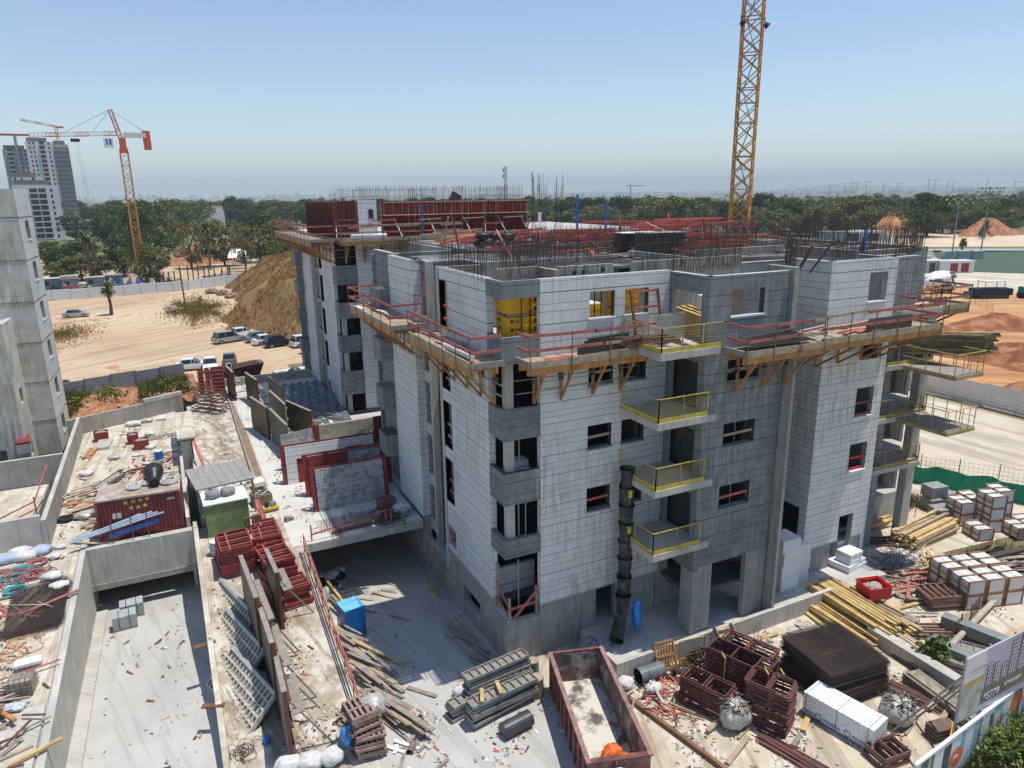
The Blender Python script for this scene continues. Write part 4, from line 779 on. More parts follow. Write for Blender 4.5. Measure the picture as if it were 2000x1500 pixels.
# wrapped bundles
def wrapped(x, y, r, h, lab, seed=0, red=False):
    t = thing('wrapped_bundle', lab, 'bundle', (x, y, 0), .3); rg = random.Random(seed)
    m = MB(); m.blob((0, 0, h*.5), (r, r*.85, h*.56), mat('clear_wrap', (.46, .45, .41), .25, var=.3, scale=5, bump=.6, bscale=7), 26, 16, .12, seed); m.build('plastic_wrap', t, smooth=True)
    m = MB()
    for i in range(110):
        a = rg.uniform(0, 6.28); rr = r*.8*sqrt(rg.random()); b = rg.uniform(0, 6.28); l = rg.uniform(.15, .35); x0 = rr*cos(a); y0 = rr*sin(a); z0 = h*1.04-.22*(rr/r)**2*h+rg.uniform(-.02, .03)
        m.beam((x0, y0, z0), (x0+l*cos(b), y0+l*sin(b), z0+rg.uniform(-.05, .08)), .03, .03, rg.choice((BLACK, BAR, RUST, TIMBG)))
    m.build('loose_fittings', t); m = MB()
    for k in range(3): m.box(-r*.9, -r*.8+k*r*.75, 0, r*.9, -r*.8+k*r*.75+.1, .12, TIMB)
    m.build('pallet_base', t)
wrapped(18.75, 18.1, .72, 1.15, 'clear wrapped bundle of fittings in front of the low dark red stack', 3); wrapped(24.9, 15.3, .78, 1.0, 'clear wrapped bundle of fittings right of the white printed package', 4)
# printed package
t = thing('wrapped_package', 'long white film package printed with small blue dots and PINIERA', 'package', (21.75, 17.35, 0), -1.36)
DOT = mat('dotted_film', (.80, .81, .84), .4, var=.04)
def dots(mt):
    T = mt.node_tree; N = T.nodes; b = N['Principled BSDF']; g = N.new('ShaderNodeTexCoord'); v = N.new('ShaderNodeTexVoronoi'); v.inputs['Scale'].default_value = 10; v.inputs['Randomness'].default_value = .55; T.links.new(g.outputs['Object'], v.inputs['Vector'])
    l = N.new('ShaderNodeMath'); l.operation = 'LESS_THAN'; l.inputs[1].default_value = .26; T.links.new(v.outputs['Distance'], l.inputs[0]); mx = N.new('ShaderNodeMix'); mx.data_type = 'RGBA'; mx.inputs[6].default_value = (.80, .81, .84, 1); mx.inputs[7].default_value = (.16, .24, .36, 1); T.links.new(l.outputs[0], mx.inputs[0]); T.links.new(mx.outputs[2], b.inputs['Base Color'])
dots(DOT)
m = MB(); m.box(0, 0, .42, 2.9, 1.15, 1.06, DOT); m.box(.01, .01, .12, 2.89, 1.14, .42, mat('plain_film', (.76, .77, .80), .4, var=.04)); m.build('film', t)
m = MB()
for x in (.1, 1.4, 2.5): m.box(x, 0.05, 0, x+.14, 1.1, .12, TIMB)
m.build('pallet_base', t)
PB = mat('print_blue', (.12, .22, .42)); 
for x in (-.14, .62, 1.82):
    text('PINIERA' if x > 0 else 'NIERA', .2, PB, t, (x+.3 if x > 0 else .05, -.006, .19), (pi/2, 0, 0))
for x in (.72, 1.92):
    m = MB(); m.tube([(x+.13*cos(a*.5), -.01, .27+.12*sin(a*.5)) for a in range(-5, 8)], .016, PB, 4); m.build('printed_emblem', t)
m = MB()
for x in (.12, 1.42, 2.68): m.box(x, -.012, .12, x+.02, 0, 1.07, BLUE); m.box(x, 0, 1.06, x+.02, 1.15, 1.068, BLUE)
m.build('blue_tape', t)
# timber piles: every timber its own object
def pile(x, y, rz, L, nw, nh, w_, h_, mts, lab, g, z=0, jit=.12, nm='timber', cat='timber', seed=0, spread=.02):
    rg = random.Random(seed); protos = []
    for mt in mts: m = MB(); m.box(0, -w_/2, 0, L, w_/2, h_, mt); protos.append(m)
    built = {}; c, s = cos(rz), sin(rz)
    for j in range(nh):
        for i in range(nw):
            if j == nh-1 and rg.random() < .35: continue
            k = rg.randrange(len(mts)); off = rg.gauss(0, jit); lx = off; ly = (i-(nw-1)/2)*(w_+spread)+rg.gauss(0, spread)
            if k not in built: o = built[k] = protos[k].build(nm)
            else: o = built[k].copy(); COL.objects.link(o)
            o.location = (x+lx*c-ly*s, y+lx*s+ly*c, z+j*(h_+.004)); o.rotation_euler = (0, rg.gauss(0, .004), rz+rg.gauss(0, .02)); o.scale = (rg.uniform(.85, 1.05), 1, 1); tag(o, lab, cat, g)
pile(29.7, 23.5, -1.62, 4.6, 10, 8, .15, .11, [TIMBY, TIMBY, mat('olive_timber', (.34, .24, .09), var=.3)], 'yellow timber beam in the large pile left of the red crate', 'beams of the large yellow pile', seed=1)
pile(28.9, 22.6, -1.7, 3.4, 8, 3, .2, .06, [TIMB, TIMBY, TIMBG], 'flat board scattered over the foot of the yellow pile', 'boards at the pile foot', seed=41, jit=.5, spread=.12)
pile(30.9, 23.2, -1.5, 4.2, 6, 5, .15, .11, [TIMBY, TIMB, TIMBG], 'beam in the rear part of the large pile by the red crate', 'beams of the rear pile', seed=42, jit=.3)
pile(28.35, 23.3, -1.62, 4.4, 5, 4, .15, .11, [TIMBY, TIMB], 'yellow timber beam at the left foot of the large pile', 'beams of the large yellow pile', seed=11)
pile(29.7, 20.3, -1.66, 3.6, 8, 4, .13, .10, [TIMB, mat('pale_tan_timber', (.52, .42, .30), var=.2)], 'pale timber in the pile running down to the concrete kerb', 'timbers of the pale pile', seed=2)
pile(38.6, 24.9, .12, 5.0, 9, 7, .16, .13, [TIMBY, mat('honey_timber', (.58, .43, .22), var=.2), TIMB], 'honey coloured timber in the far pile right of the wing', 'timbers of the far pile', seed=3)
pile(37, 27.5, .0, 4.0, 5, 2, .16, .12, [TIMBY], 'yellow timber on top behind the far pile', 'timbers behind the far pile', z=.3, seed=4)
pile(30.9, 19.0, -.5, 2.8, 12, 3, .07, .07, [RUSTL, mat('tan_tube', (.3, .2, .14))], 'brown steel bar in the loose heap below the red crate', 'bars of the loose heap', seed=5, jit=.25, nm='steel_bar', cat='bar')
pile(36.3, 26.9, -.55, 3.2, 9, 3, .09, .07, [RUSTL, DR], 'dark red bar in the heap beside the terrace wall', 'bars beside the terrace wall', seed=6, nm='steel_bar', cat='bar')
pile(19.2, 17.0, -1.3, 3.2, 9, 3, .06, .06, [RUSTL, DR], 'brown scaffold tube in the bundle at the bottom edge', 'tubes of the bottom bundle', seed=7, jit=.2, nm='steel_tube', cat='tube')
pile(26.3, 17.2, -1.25, 3.0, 9, 3, .06, .06, [RUSTL, RUST], 'brown tube in the bundle right of the pinkish frames', 'tubes right of the pinkish frames', seed=8, jit=.2, nm='steel_tube', cat='tube')
pile(28.9, 19.6, -1.75, 4.6, 4, 2, .07, .07, [RUSTL], 'long brown tube lying along the concrete kerb', 'tubes along the kerb', seed=9, nm='steel_tube', cat='tube')
pile(26.8, 16.7, -1.25, 2.4, 2, 1, .14, .1, [TIMB], 'timber baulk lying under the brown tube bundle', 'baulks under the tubes', seed=10)
# kerb wall, beam
m = MB(); m.box(0, 0, 0, .55, 4.4, .7, CONCP); tag(m.build('concrete_kerb', loc=(28.45, 15.2, 0), rz=-.02), 'long concrete kerb wall with tangled wires at its end', 'kerb')
m = MB(); m.box(0, 0, 0, .9, 3.2, .42, mat('mossy_concrete', (.22, .19, .15), var=.3, scale=2)); m.box(.15, .05, .42, .55, 3.1, .5, mat('mossy_top', (.30, .27, .20), var=.35, scale=3)); tag(m.build('concrete_beam', loc=(26.9, 13.6, 0), rz=-.12), 'dark mossy concrete beam lying left of the billboard', 'beam')
# red crate
t = thing('crate', 'bright red plastic crate full of scrap above the timber piles', 'crate', (30.45, 21.0, .75), -.25)
RC = mat('crate_red', (.55, .015, .02), .4, var=.1); m = MB(); W, L, H = 1.25, 1.1, .62
for a in ((0, 0, W, .05), (0, L-.05, W, L), (0, .05, .05, L-.05), (W-.05, .05, W, L-.05)): m.box(a[0], a[1], 0, a[2], a[3], H, RC)
m.box(-.05, -.05, H, W+.05, 0, H+.06, RC); m.box(-.05, L, H, W+.05, L+.05, H+.06, RC); m.box(-.05, 0, H, 0, L, H+.06, RC); m.box(W, 0, H, W+.05, L, H+.06, RC); m.box(.05, .05, .1, W-.05, L-.05, .14, RC); m.build('crate_body', t)
m = MB(); m.blob((W/2, L/2, .4), (.5, .45, .25), mat('scrap_mix', (.35, .30, .26), var=.5, scale=8), 16, 8, .3, 2); m.build('scrap', t)
# stone pallets
def stonepal(x, y, z, rz, lab, mtop=mat('bright_stone_slabs', (.74, .73, .70), .7, var=.1, scale=5)):
    t = thing('stone_pallet', lab, 'pallet', (x, y, z), rz, 'crated pallets of pale stone'); W, L, H = .95, 1.35, .78; rg = random.Random(int(x*31+y*17+z*5))
    m = MB()
    for i in range(8): m.box(.05+i*.11, .03, .08, .05+i*.11+.09, L-.03+rg.uniform(-.02, .02), H-rg.uniform(0, .04), mtop)
    m.build('stone_slabs', t)
    m = MB(); CR = mat('crate_wood', (.30, .16, .08), var=.25)
    for y0 in (.0, L/2-.04, L-.07):
        m.box(-.04, y0, 0, W+.04, y0+.07, .07, CR); m.box(-.04, y0, H, W+.04, y0+.07, H+.05, CR)
        for x0 in (-.06, W): m.box(x0, y0, .07, x0+.06, y0+.07, H, CR)
    m.box(-.06, .0, .35, -.0, L, .42, CR); m.box(W, 0, .35, W+.06, L, .42, CR); m.build('timber_crate', t); return t
for (x, y, nx, ny, rz, nl) in ((35.2, 18.9, 3, 2, -.28, 2), ):
    for a in range(nx):
        for b in range(ny):
            for k in range(nl): q = (x+a*1.18*cos(rz)-b*1.42*sin(rz), y+a*1.18*sin(rz)+b*1.42*cos(rz), k*.84); stonepal(*q, rz, pos_label('crated pale stone, near group', q[0], q[1], q[2]+.5))
for (x, y, rz, nl) in ((44.2, 25.0, -.3, 2), (45.5, 25.2, -.3, 2), (44.9, 23.6, -.3, 3), (46.2, 23.9, -.3, 3), (43.3, 23.2, -.3, 1), (45.6, 22.2, -.3, 1), (46.8, 22.4, -.3, 1), (45.0, 20.4, -.3, 2), (46.2, 20.6, -.3, 2), (47.6, 21.2, -.3, 2)):
    for k in range(nl): stonepal(x, y, k*.84, rz, pos_label('crated pale stone, far group', x, y, k*.84+.5))
for i, (x, y, z) in enumerate(((44.6, 27.2, 0), (46.1, 27.5, 0), (45.4, 26.4, 0), (44.8, 27.4, .8), (43.6, 26.0, 0))):
    m = MB(); m.box(0, 0, .08, 1.3, 1.0, .85, STONEG); m.box(.05, 0, 0, 1.25, .1, .08, TIMB); tag(m.build('grey_stone_block', loc=(x, y, z), rz=-.2), pos_label('grey stone block on its pallet', x, y, z+.5), 'stone block', 'grey stone blocks')
# foam
def foam(x, y, z, sx, sy, sz, n, lab, rz=0, mt=FOAM):
    rg = random.Random(int(x*9)); 
    for i in range(n):
        m = MB(); m.box(0, 0, 0, sx, sy, sz-.01, mt); tag(m.build('foam_block', loc=(x+rg.gauss(0, .03), y+rg.gauss(0, .03), z+i*sz), rz=rz+rg.gauss(0, .03)), lab, 'foam block', lab)
foam(27.3, 23.9, .56, 1.2, 1.1, .75, 4, 'white foam block in the tall stack under the right wing recess'); foam(28.55, 24.2, .56, 1.1, 1.2, .75, 3, 'white foam block in the stack against the right wing pier')
foam(32.1, 23.6, .56, 1.9, 1.6, .2, 2, 'wide white foam slab in the shade of the right wing', .2); foam(32.3, 23.7, .98, 1.1, .9, .2, 3, 'smaller white foam slab on top under the right wing', .1)
foam(32.6, 24.9, .56, 1.3, 1.2, .3, 4, 'white foam block inside the right wing doorway', 0)
foam(13.0, 26.7, 8.62, .9, .9, .55, 1, 'pale wrapped stack behind the corner column, second storey down'); foam(13.2, 27.0, 9.2, .7, .6, .3, 1, 'pale upper wrapped block behind the corner column')
# debris chute
t = thing('debris_chute', 'black segmented debris chute hanging past the yellow balconies', 'chute', (17.95, 24.95, 0)); CH = mat('chute_black', (.03, .032, .035), .45, var=.4, scale=3, col2=(.12, .12, .11), c2scale=1.5, c2lo=.5, c2hi=.65)
z = 9.0; 
for i in range(8):
    z1 = z-1.02; x0 = -.1*max(0, i-5); y0 = -.12*max(0, i-5); m = MB(); m.tube([(x0, y0, z), (x0, y0, z-.08), (x0, y0, z1)], [.36, .34, .27], CH, 16, False); m.tube([(x0, y0, z-.03), (x0, y0, z+.03)], .39, BLACK, 16, False); m.build('chute_segment', t); z = z1+.12
m = MB(); m.tube([(-.1, -.1, 1.9), (-.5, -.4, 1.25), (-1.0, -.9, .85)], [.27, .29, .36], CH, 14, False); m.build('outlet', t)
for z in (7.9, 6.1, 2.2): MB().cbox(-.06, -.355, z, .2, .02, .4, mat('label_yellow', (.6, .52, .05))).build('yellow_label', t)
m = MB(); m.blob((0, 0, 0), (.22, .2, .85), mat('blue_sheet', (.03, .27, .72), .4, var=.3, scale=6, bump=.8, bscale=8), 16, 12, .3, 4); tag(m.build('blue_plastic_sheet', loc=(18.35, 24.4, 1.6), smooth=True), 'bright blue plastic sheet hanging at the foot of the chute', 'sheet')
# misc yard
t = thing('wooden_pallet', 'brown wooden pallet leaning on the low concrete wall', 'pallet', (17.95, 22.15, .02), -.1)
m = MB(); M = Matrix.Rotation(-.35, 4, 'X')
for i in range(7): m.box(.06+i*.15, -.02, .1, .12+i*.15, .02, 1.3, TIMBO, M)
for z in (.02, .62, 1.24): m.box(0, -.06, z, 1.05, .03, z+.1, mat('pallet_wood', (.33, .18, .08), var=.2), M)
m.box(0, -.06, 0, .07, .04, 1.34, TIMBO, M); m.box(.98, -.06, 0, 1.05, .04, 1.34, TIMBO, M); m.build('slats', t)
t = thing('mesh_barrier', 'yellow framed mesh barrier leaning on the low concrete wall', 'barrier', (19.2, 22.2, 0), -.15)
m = MB(); rail(m, [(0, 0), (1.3, 0)], .1, h=1.15, bars_=10, bm=GALV); m.build('mesh', t)
t = thing('timber_stair', 'short timber stair leaning against the low wall by the column', 'stair', (21.4, 21.2, 0), -.1)
for x in (0, .95): MB().beam((x, 0, .05), (x-.1, 1.25, 1.15), .05, .22, TIMBG).build('stringer', t)
for i in range(5): MB().box(0, .12+i*.25, .15+i*.2, .93, .34+i*.25, .19+i*.2, TIMB).build('tread', t)
rg = random.Random(12)
m = MB()
for i in range(150):
    a = rg.uniform(0, pi); x = rg.gauss(0, .45); y = rg.gauss(0, .35); z = max(.03, .75-(x*x+y*y)*1.3+rg.uniform(-.2, .05)); l = rg.uniform(.15, .32); m.beam((x-l*cos(a), y-l*sin(a), z), (x+l*cos(a), y+l*sin(a), z+rg.uniform(-.1, .1)), .05, .05, RUST)
tag(m.build('rusty_clamp_heap', loc=(20.2, 21.75, 0)), 'heap of short rusty steel clamps behind the dark red frames', 'heap')
def coil(x, y, z, R, r, mt, lab, n=3, g=None, name='coil', tilt=0, cat='coil'):
    m = MB()
    for k in range(n): f = 1-.13*(k % 4)+.02*k; m.tube([(R*f*cos(a*pi/10)+r*k*.3, R*f*sin(a*pi/10), r+(k//2)*r*.9+.3*r*sin(a)) for a in range(21)], r, mt, 6, False)
    o = m.build(name, loc=(x, y, z)); o.rotation_euler.x = tilt; return tag(o, lab, cat, g)
for i, (x, y, z) in enumerate(((18.3, 21.6, 0), (18.8, 21.9, 0), (19.1, 21.5, 0), (18.5, 21.2, .0), (18.75, 21.6, .3))): coil(x, y, z, .22, .05, RUST, pos_label('coil of rusty wire', x, y, z), 4, 'coils of rusty wire')
m = MB()
for i in range(45):
    a = rg.uniform(0, 6.28); x = rg.gauss(0, .55); y = rg.gauss(0, .6); z = rg.uniform(.03, .35); l = rg.uniform(.2, .6); m.beam((x-l*cos(a), y-l*sin(a), z), (x+l*cos(a), y+l*sin(a), rg.uniform(.03, .35)), .06, .05, rg.choice((PINK, CORAL, RUSTL, TIMB)))
tag(m.build('scrap_heap', loc=(17.35, 20.6, 0)), 'tangle of red and tan scrap between skip and frame stack', 'scrap')
loose('steel_strut', (16.95, 21.4, .5), (16.75, 19.9, .15), .12, .05, GALV, 'long grey steel strut on the red scrap tangle', 'strut')
loose('steel_beam', (15.6, 22.0, .1), (17.1, 14.4, .1), .16, .22, mat('rust_brown_beam', (.24, .13, .07), var=.3), 'long rust brown beam on the ground right of the skip', 'beam')
for (x, y, r, nm_) in ((16.1, 22.05, .42, 'white sack of rubbish between skip and dark pipe'), (17.0, 21.2, .4, 'beige sack on the scrap tangle'), (1.9, 23.8, .5, 'left white rubble bag at the bottom edge'), (2.7, 23.6, .5, 'middle white rubble bag at the bottom edge'), (3.5, 23.5, .5, 'right white rubble bag at the bottom edge'), (9.4, 24.9, .35, 'pale blue rag bag behind the grey formwork stack'), (5.5, 33.2, .5, 'grey sack beside the blue tank')):
    m = MB(); m.blob((0, 0, r*.55), (r, r*.8, r*.65), PAPER, 22, 14, .14, int(x*7)); tag(m.build('sack', loc=(x, y, zst(y) if x < 5 else (zs(y) if y > 24.9 else 0)), smooth=True), nm_, 'sack')
# wire tangles
def tangle(x, y, z, R, mt, lab, n=40, seed=0, r=.012, flat=.25):
    rg = random.Random(seed); m = MB()
    for i in range(n):
        cx, cy = rg.gauss(0, R*.35), rg.gauss(0, R*.35); rr = rg.uniform(.15, .5)*R; a0 = rg.uniform(0, 6); tl = rg.uniform(-.4, .4)
        m.tube([(cx+rr*cos(a0+k*.5), cy+rr*sin(a0+k*.5)*rg.uniform(.8, 1), .03+abs(flat*(.5+.5*sin(k*.5+a0)+tl))) for k in range(rg.randrange(5, 13))], r, mt, 4, False)
    tag(m.build('wire_tangle', loc=(x, y, z)), lab, 'wires')
tangle(28.3, 16.6, .0, 1.0, BLACK, 'tangle of black cables over the end of the concrete kerb', 40, 1); tangle(36.3, 23.6, 0, 1.5, GALV, 'grey tangle of steel wire between wing and timber pile', 90, 2, .016, .5); tangle(35, 22.3, 0, 1.2, BLACK, 'thin black loops of cable on the sandy ground', 25, 3)
tangle(34.4, 25.2, .2, 1.0, ALUL, 'heap of bent grey profiles beside the right wing corner', 60, 4, .03, .5); tangle(23.5, 21.7, 0, .9, RUST, 'rusty wire scraps below the timber stair', 10, 5)
tangle(10.4, 38.2, 2.5, 1.3, BAR, 'dark rebar scrap heap at the deck edge beside the wall', 60, 6, .014, .3)
# slabs of broken concrete
rg = random.Random(15)
for i in range(34):
    x = rg.uniform(22.3, 26.8); y = rg.uniform(20.9, 22.2); m = MB(); n = rg.randrange(4, 7); rr = rg.uniform(.12, .32); m.prism([(rr*rg.uniform(.7, 1.1)*cos(k*2*pi/n), rr*rg.uniform(.7, 1.1)*sin(k*2*pi/n)) for k in range(n)], 0, .06, CONCP); o = m.build('concrete_fragment', loc=(x, y, .02)); o.rotation_euler = (rg.gauss(0, .15), rg.gauss(0, .15), 0); tag(o, pos_label('broken concrete piece left of the mesh pile', x, y, 0), 'fragment', 'broken concrete pieces')
# scattered planks in the yard
YB = [(22.9, 22.0, 25.0, 21.8), (25.6, 21.2, 27.0, 21.3), (24.6, 20.9, 26.2, 21.2), (20.6, 17.0, 22.3, 18.0), (20.9, 16.5, 22.4, 17.4), (17.4, 18.2, 18.9, 18.6), (17.0, 16.6, 18.6, 17.2), (21.0, 20.5, 22.5, 20.2), (29.0, 24.5, 33.2, 23.3), (29.2, 24.1, 33.0, 23.0), (27.4, 22.9, 30.6, 24.3), (27.6, 22.75, 30.8, 24.1), (34.6, 23.5, 36.8, 22.2), (33.4, 21.4, 36.6, 24.0), (31.8, 21.9, 35.4, 21.0), (32, 22.3, 35.9, 22.0), (31.6, 20.6, 33.8, 20.4), (26.5, 15.0, 28.1, 15.3), (25.7, 14.2, 27.2, 14.6), (19.9, 16.1, 20.5, 16.3)]
for i, (x0, y0, x1, y1) in enumerate(YB): loose_auto('plank', 'loose timber plank in the yard', (x0, y0, .08+.05*(i % 3)), (x1, y1, .1+.06*(i % 4)), .2, .06, (TIMBY, TIMB, TIMB, TIMBG)[i % 4], 'plank', 'loose planks in the yard')
for i in range(75): x = rg.uniform(31.5, 38.5); y = rg.gauss(22.2, 1.25); a = rg.uniform(-.9, .9); l = rg.uniform(.7, 2.4); loose_auto('scrap_board', 'scrap board right of the big piles', (x, y, .05+rg.uniform(0, .35)), (x+l*cos(a), y+l*sin(a), .05+rg.uniform(0, .3)), rg.uniform(.08, .22), .04, rg.choice((TIMB, TIMB, TIMBG, TIMBY, PINK)), 'plank', 'scrap boards right of the piles')
for i in range(36): x = rg.uniform(38, 45.5); y = 22.6-(x-38)*.1+rg.gauss(0, .8)-1.2; a = rg.uniform(-.6, .2); l = rg.uniform(1, 3.2); loose_auto('plank', 'grey board near the far stone pallets', (x, y, .05+rg.uniform(0, .2)), (x+l*cos(a), y+l*sin(a), .05+rg.uniform(0, .2)), rg.uniform(.1, .25), .04, rg.choice((TIMB, TIMBG, TIMBG, GALV, RUSTL)), 'plank', 'grey boards near the far pallets')
for i in range(55): x = rg.uniform(14.5, 27.5); y = rg.uniform(14, 21); loose_auto('wood_chip', 'small wood scrap on the yard', (x, y, .03), (x+rg.uniform(-.25, .25), y+rg.uniform(.08, .3), .03), rg.uniform(.03, .09), .025, rg.choice((TIMB, WHITEP, TIMBG, PINK)), 'scrap', 'small scraps on the yard')
for i in range(30): x = rg.uniform(6, 13); y = rg.uniform(20.3, 25); loose_auto('wood_chip', 'small scrap on the road', (x, y, .04), (x+rg.uniform(-.25, .25), y+rg.uniform(.08, .3), .04), rg.uniform(.03, .1), .025, rg.choice((TIMB, WHITEP, TIMBG, CORAL)), 'scrap', 'small scraps on the road')
# steel box plates, orange handle, white boards near the hoarding
m = MB(); [m.box(-.5, -.3, k*.16, .5, .3, k*.16+.1, mat('plate_brown', (.16, .11, .08), var=.3)) for k in range(4)]; tag(m.build('steel_plate_stack', loc=(25.6, 13.9, 0), rz=-.2), 'stack of drilled brown steel plates near the hoarding', 'plates')
loose('orange_pole', (25.8, 13.6, .8), (24.4, 12.9, .1), .07, .07, mat('bright_orange', (.8, .3, .02)), 'bright orange pole leaning behind the printed hoarding', 'pole')
# aluminium slab panels by the billboard
panel_stack(29.6, 16.9, .05, -1.1, 3, 'grey ribbed panel lying flat left of the billboard top', L=3, W=1.3, step=.15, nn=6); panel_stack(31.0, 17.6, .05, -1.0, 2, 'grey ribbed panel farther behind the billboard', L=3, W=.7, nn=6)
for x, y in ((30.8, 16.9), (33.2, 17.8)): m = MB(); m.box(0, 0, 0, .6, 3.0, .55, mat('grey_box_beam', (.22, .23, .22), .6, var=.2)); tag(m.build('box_beam', loc=(x, y-2.2, .2), rz=.25), pos_label('grey box beam beside the ribbed panels', x, y, .5), 'beam', 'grey box beams')
# kerb fence of mesh and pipe
def meshfence(pts, h, lab, mt=RUST, step=.2, cat='fence', post=2.5, nm='mesh_fence', g=None):
    t = thing(nm, lab, cat, (pts[0][0], pts[0][1], 0), 0, g); x0, y0 = pts[0]; m = MB(); mp = MB()
    for p, q in zip(pts, pts[1:]):
        L = hypot(q[0]-p[0], q[1]-p[1]); n = int(L/step)
        for i in range(n+1): x = lerp(p[0], q[0], i/n)-x0; y = lerp(p[1], q[1], i/n)-y0; m.box(x-.006, y-.006, 0, x+.006, y+.006, h, mt)
        for k in range(int(h/step)+1): m.beam((p[0]-x0, p[1]-y0, k*step), (q[0]-x0, q[1]-y0, k*step), .01, .01, mt)
        for i in range(int(L/post)+1): x = lerp(p[0], q[0], min(1, i*post/L))-x0; y = lerp(p[1], q[1], min(1, i*post/L))-y0; mp.tube([(x, y, 0), (x, y, h+.15)], .03, mt, 5)
    m.build('mesh', t); mp.build('posts', t); return t
meshfence([(30.5, 17.3), (34.2, 18.1), (38.8, 19.6)], 1.0, 'rusty mesh fence in front of the near stone pallets', step=.16)
roll((30.6, 17.0, .35), (38.4, 18.9, .35), .14, mat('dusty_pipe', (.45, .38, .29), var=.2), 'dusty pipe lying along the rusty mesh fence', 'pipe')
meshfence([(46, 34), (50, 31.8), (56, 24), (60, 16)], 1.6, 'thin rusty mesh fence behind the green netting', step=.3)
m = MB(); m.grid(60, 6, lambda u, v: (lerp(48.0, 51.6, u)+.15*sin(u*30)*v, lerp(32.0, 25.0, u)+.12*sin(u*23+1), (1.55-.25*sin(u*9)**2)*v*(1 if u < .97 else .6)), NET); tag(m.build('green_netting', smooth=True), 'emerald green shade netting sagging behind the stone pallets', 'netting')
roll((35, 19.3, .12), (39.5, 20.5, .12), .1, TIMBG, 'dark timber pole lying by the weeds', 'pole'); m = MB(); m.box(0, 0, 0, 9, .4, .35, mat('dark_timber_wall', (.07, .06, .05))); tag(m.build('timber_edging', loc=(39, 21.6, 0), rz=-.12), 'dark timber edging beside the far stone pallets', 'edging')
# castor-like bush
def bush(x, y, z, r, h, n, mts, lab, seed=0, leaf=.16, cat='bush', name='bush'):
    rg = random.Random(seed); t = thing(name, lab, cat, (x, y, z)); m = MB()
    for i in range(n):
        a = rg.uniform(0, 6.28); ph = rg.uniform(-.2, 1.4); k = rg.uniform(.45, 1)*(1+.25*sin(3*a+seed)); px, py, pz = r*k*cos(a)*cos(ph), r*k*sin(a)*cos(ph), h*(.25+.75*k*sin(abs(ph)))
        s = leaf*rg.uniform(.6, 1.3); u = Vector((rg.gauss(0, 1), rg.gauss(0, 1), rg.gauss(0, .6))).normalized(); v = u.cross(Vector((rg.gauss(0, 1), rg.gauss(0, 1), rg.gauss(0, 1)))).normalized(); c = Vector((px, py, pz)); m.poly([c-u*s, c+v*s*.6, c+u*s, c-v*s*.6], rg.choice(mts))
    m.build('foliage', t); m = MB()
    for i in range(5): a = i*1.26; m.tube([(0, 0, -.1), (r*.4*cos(a), r*.4*sin(a), h*.6)], [.03, .01], BARK, 4)
    m.build('stem', t); return t
bush(29.6, 16.9, .3, .8, 1.1, 260, [LEAF[2], LEAF[1]], 'broad leaved green plant over the kerb wires', 1, .17)
# billboard and printed hoarding
t = thing('billboard', 'printed billboard showing towers and 5779 on angled steel legs', 'billboard', (24.0, 12.55, 0), .02)
BB = mat('print_violet', (.42, .40, .50), .5, var=.2, scale=.6); 
m = MB(); m.box(0, 0, 2.25, 4.6, .06, 5.0, BB); m.build('board', t)
m = MB(); m.box(.0, -.012, 2.75, 1.2, 0, 5.0, mat('print_white', (.66, .65, .64), .5, var=.06)); m.box(0, -.016, 3.7, 1.3, -.013, 3.95, mat('print_gold', (.46, .34, .14))); m.box(0, -.014, 2.3, 1.25, -.0, 3.7, mat('print_greygreen', (.40, .41, .36), var=.35, scale=2)); m.build('left_print', t)
m = MB(); m.box(1.25, -.014, 2.6, 4.6, 0, 3.25, mat('print_darkgreen', (.13, .15, .12), .5)); m.build('caption_band', t)
m = MB(); rgb = random.Random(2)
for (x, w_, h_) in ((1.45, .35, 1.0), (1.9, .3, .9), (2.4, .4, .7), (2.9, .5, 1.6), (3.5, .7, 1.9), (4.25, .3, 1.5)):
    m.box(x, -.02, 3.26, x+w_, -.014, 3.3+h_, mat('print_tower', (.20, .19, .24), .5, var=.2))
    for i in range(int(h_/.16)):
        for k in range(int(w_/.15)): m.box(x+.04+k*.15, -.024, 3.4+i*.16, x+.1+k*.15, -.02, 3.47+i*.16, WHITEP)
m.build('printed_towers', t)
text('*5779', .42, WHITEP, t, (1.45, -.03, 2.72), (pi/2, 0, 0), 'phone_number'); text('\u05de\u05d2\u05d3\u05dc\u05d9\u05dd'[::-1]+' \u05d7\u05d3\u05e9\u05d9\u05dd'[::-1], .2, WHITEP, t, (2.75, -.03, 2.9), (pi/2, 0, 0)); text('\u05e7\u05e8\u05d9\u05ea \u05d4\u05d3\u05e8\u05d9\u05dd'[::-1], .2, mat('print_faint', (.48, .47, .46)), t, (.25, -.03, 4.3), (pi/2, 0, 0))
for x in (.15, 1.6, 3.2, 4.4): MB().beam((x, .1, 0), (x, .1, 5.0), .1, .08, GALV).build('post', t); MB().beam((x, .1, 4.2), (x, 2.4, 0), .07, .07, GALV).build('brace', t)
t = thing('printed_hoarding', 'long printed hoarding with blue pictures and orange circles along the bottom right', 'hoarding', (20.9, 11.95, 0), .105)
m = MB(); m.box(0, 0, .35, 9.5, .05, 2.2, mat('hoarding_print', (.60, .63, .67), .5, var=.12, scale=.7)); m.build('board', t); MB().box(0, -.04, 2.2, 9.5, .07, 2.28, WHITEP).build('top_rail', t)
HP = [mat('hp_blue', (.22, .42, .50), .5, var=.3), mat('hp_olive', (.16, .19, .13), .5, var=.4), mat('hp_orange', (.62, .16, .05), .5), mat('hp_cream', (.55, .52, .42), .5, var=.2), mat('hp_dark', (.08, .11, .10), .5, var=.5)]
m = MB(); rgb = random.Random(6)
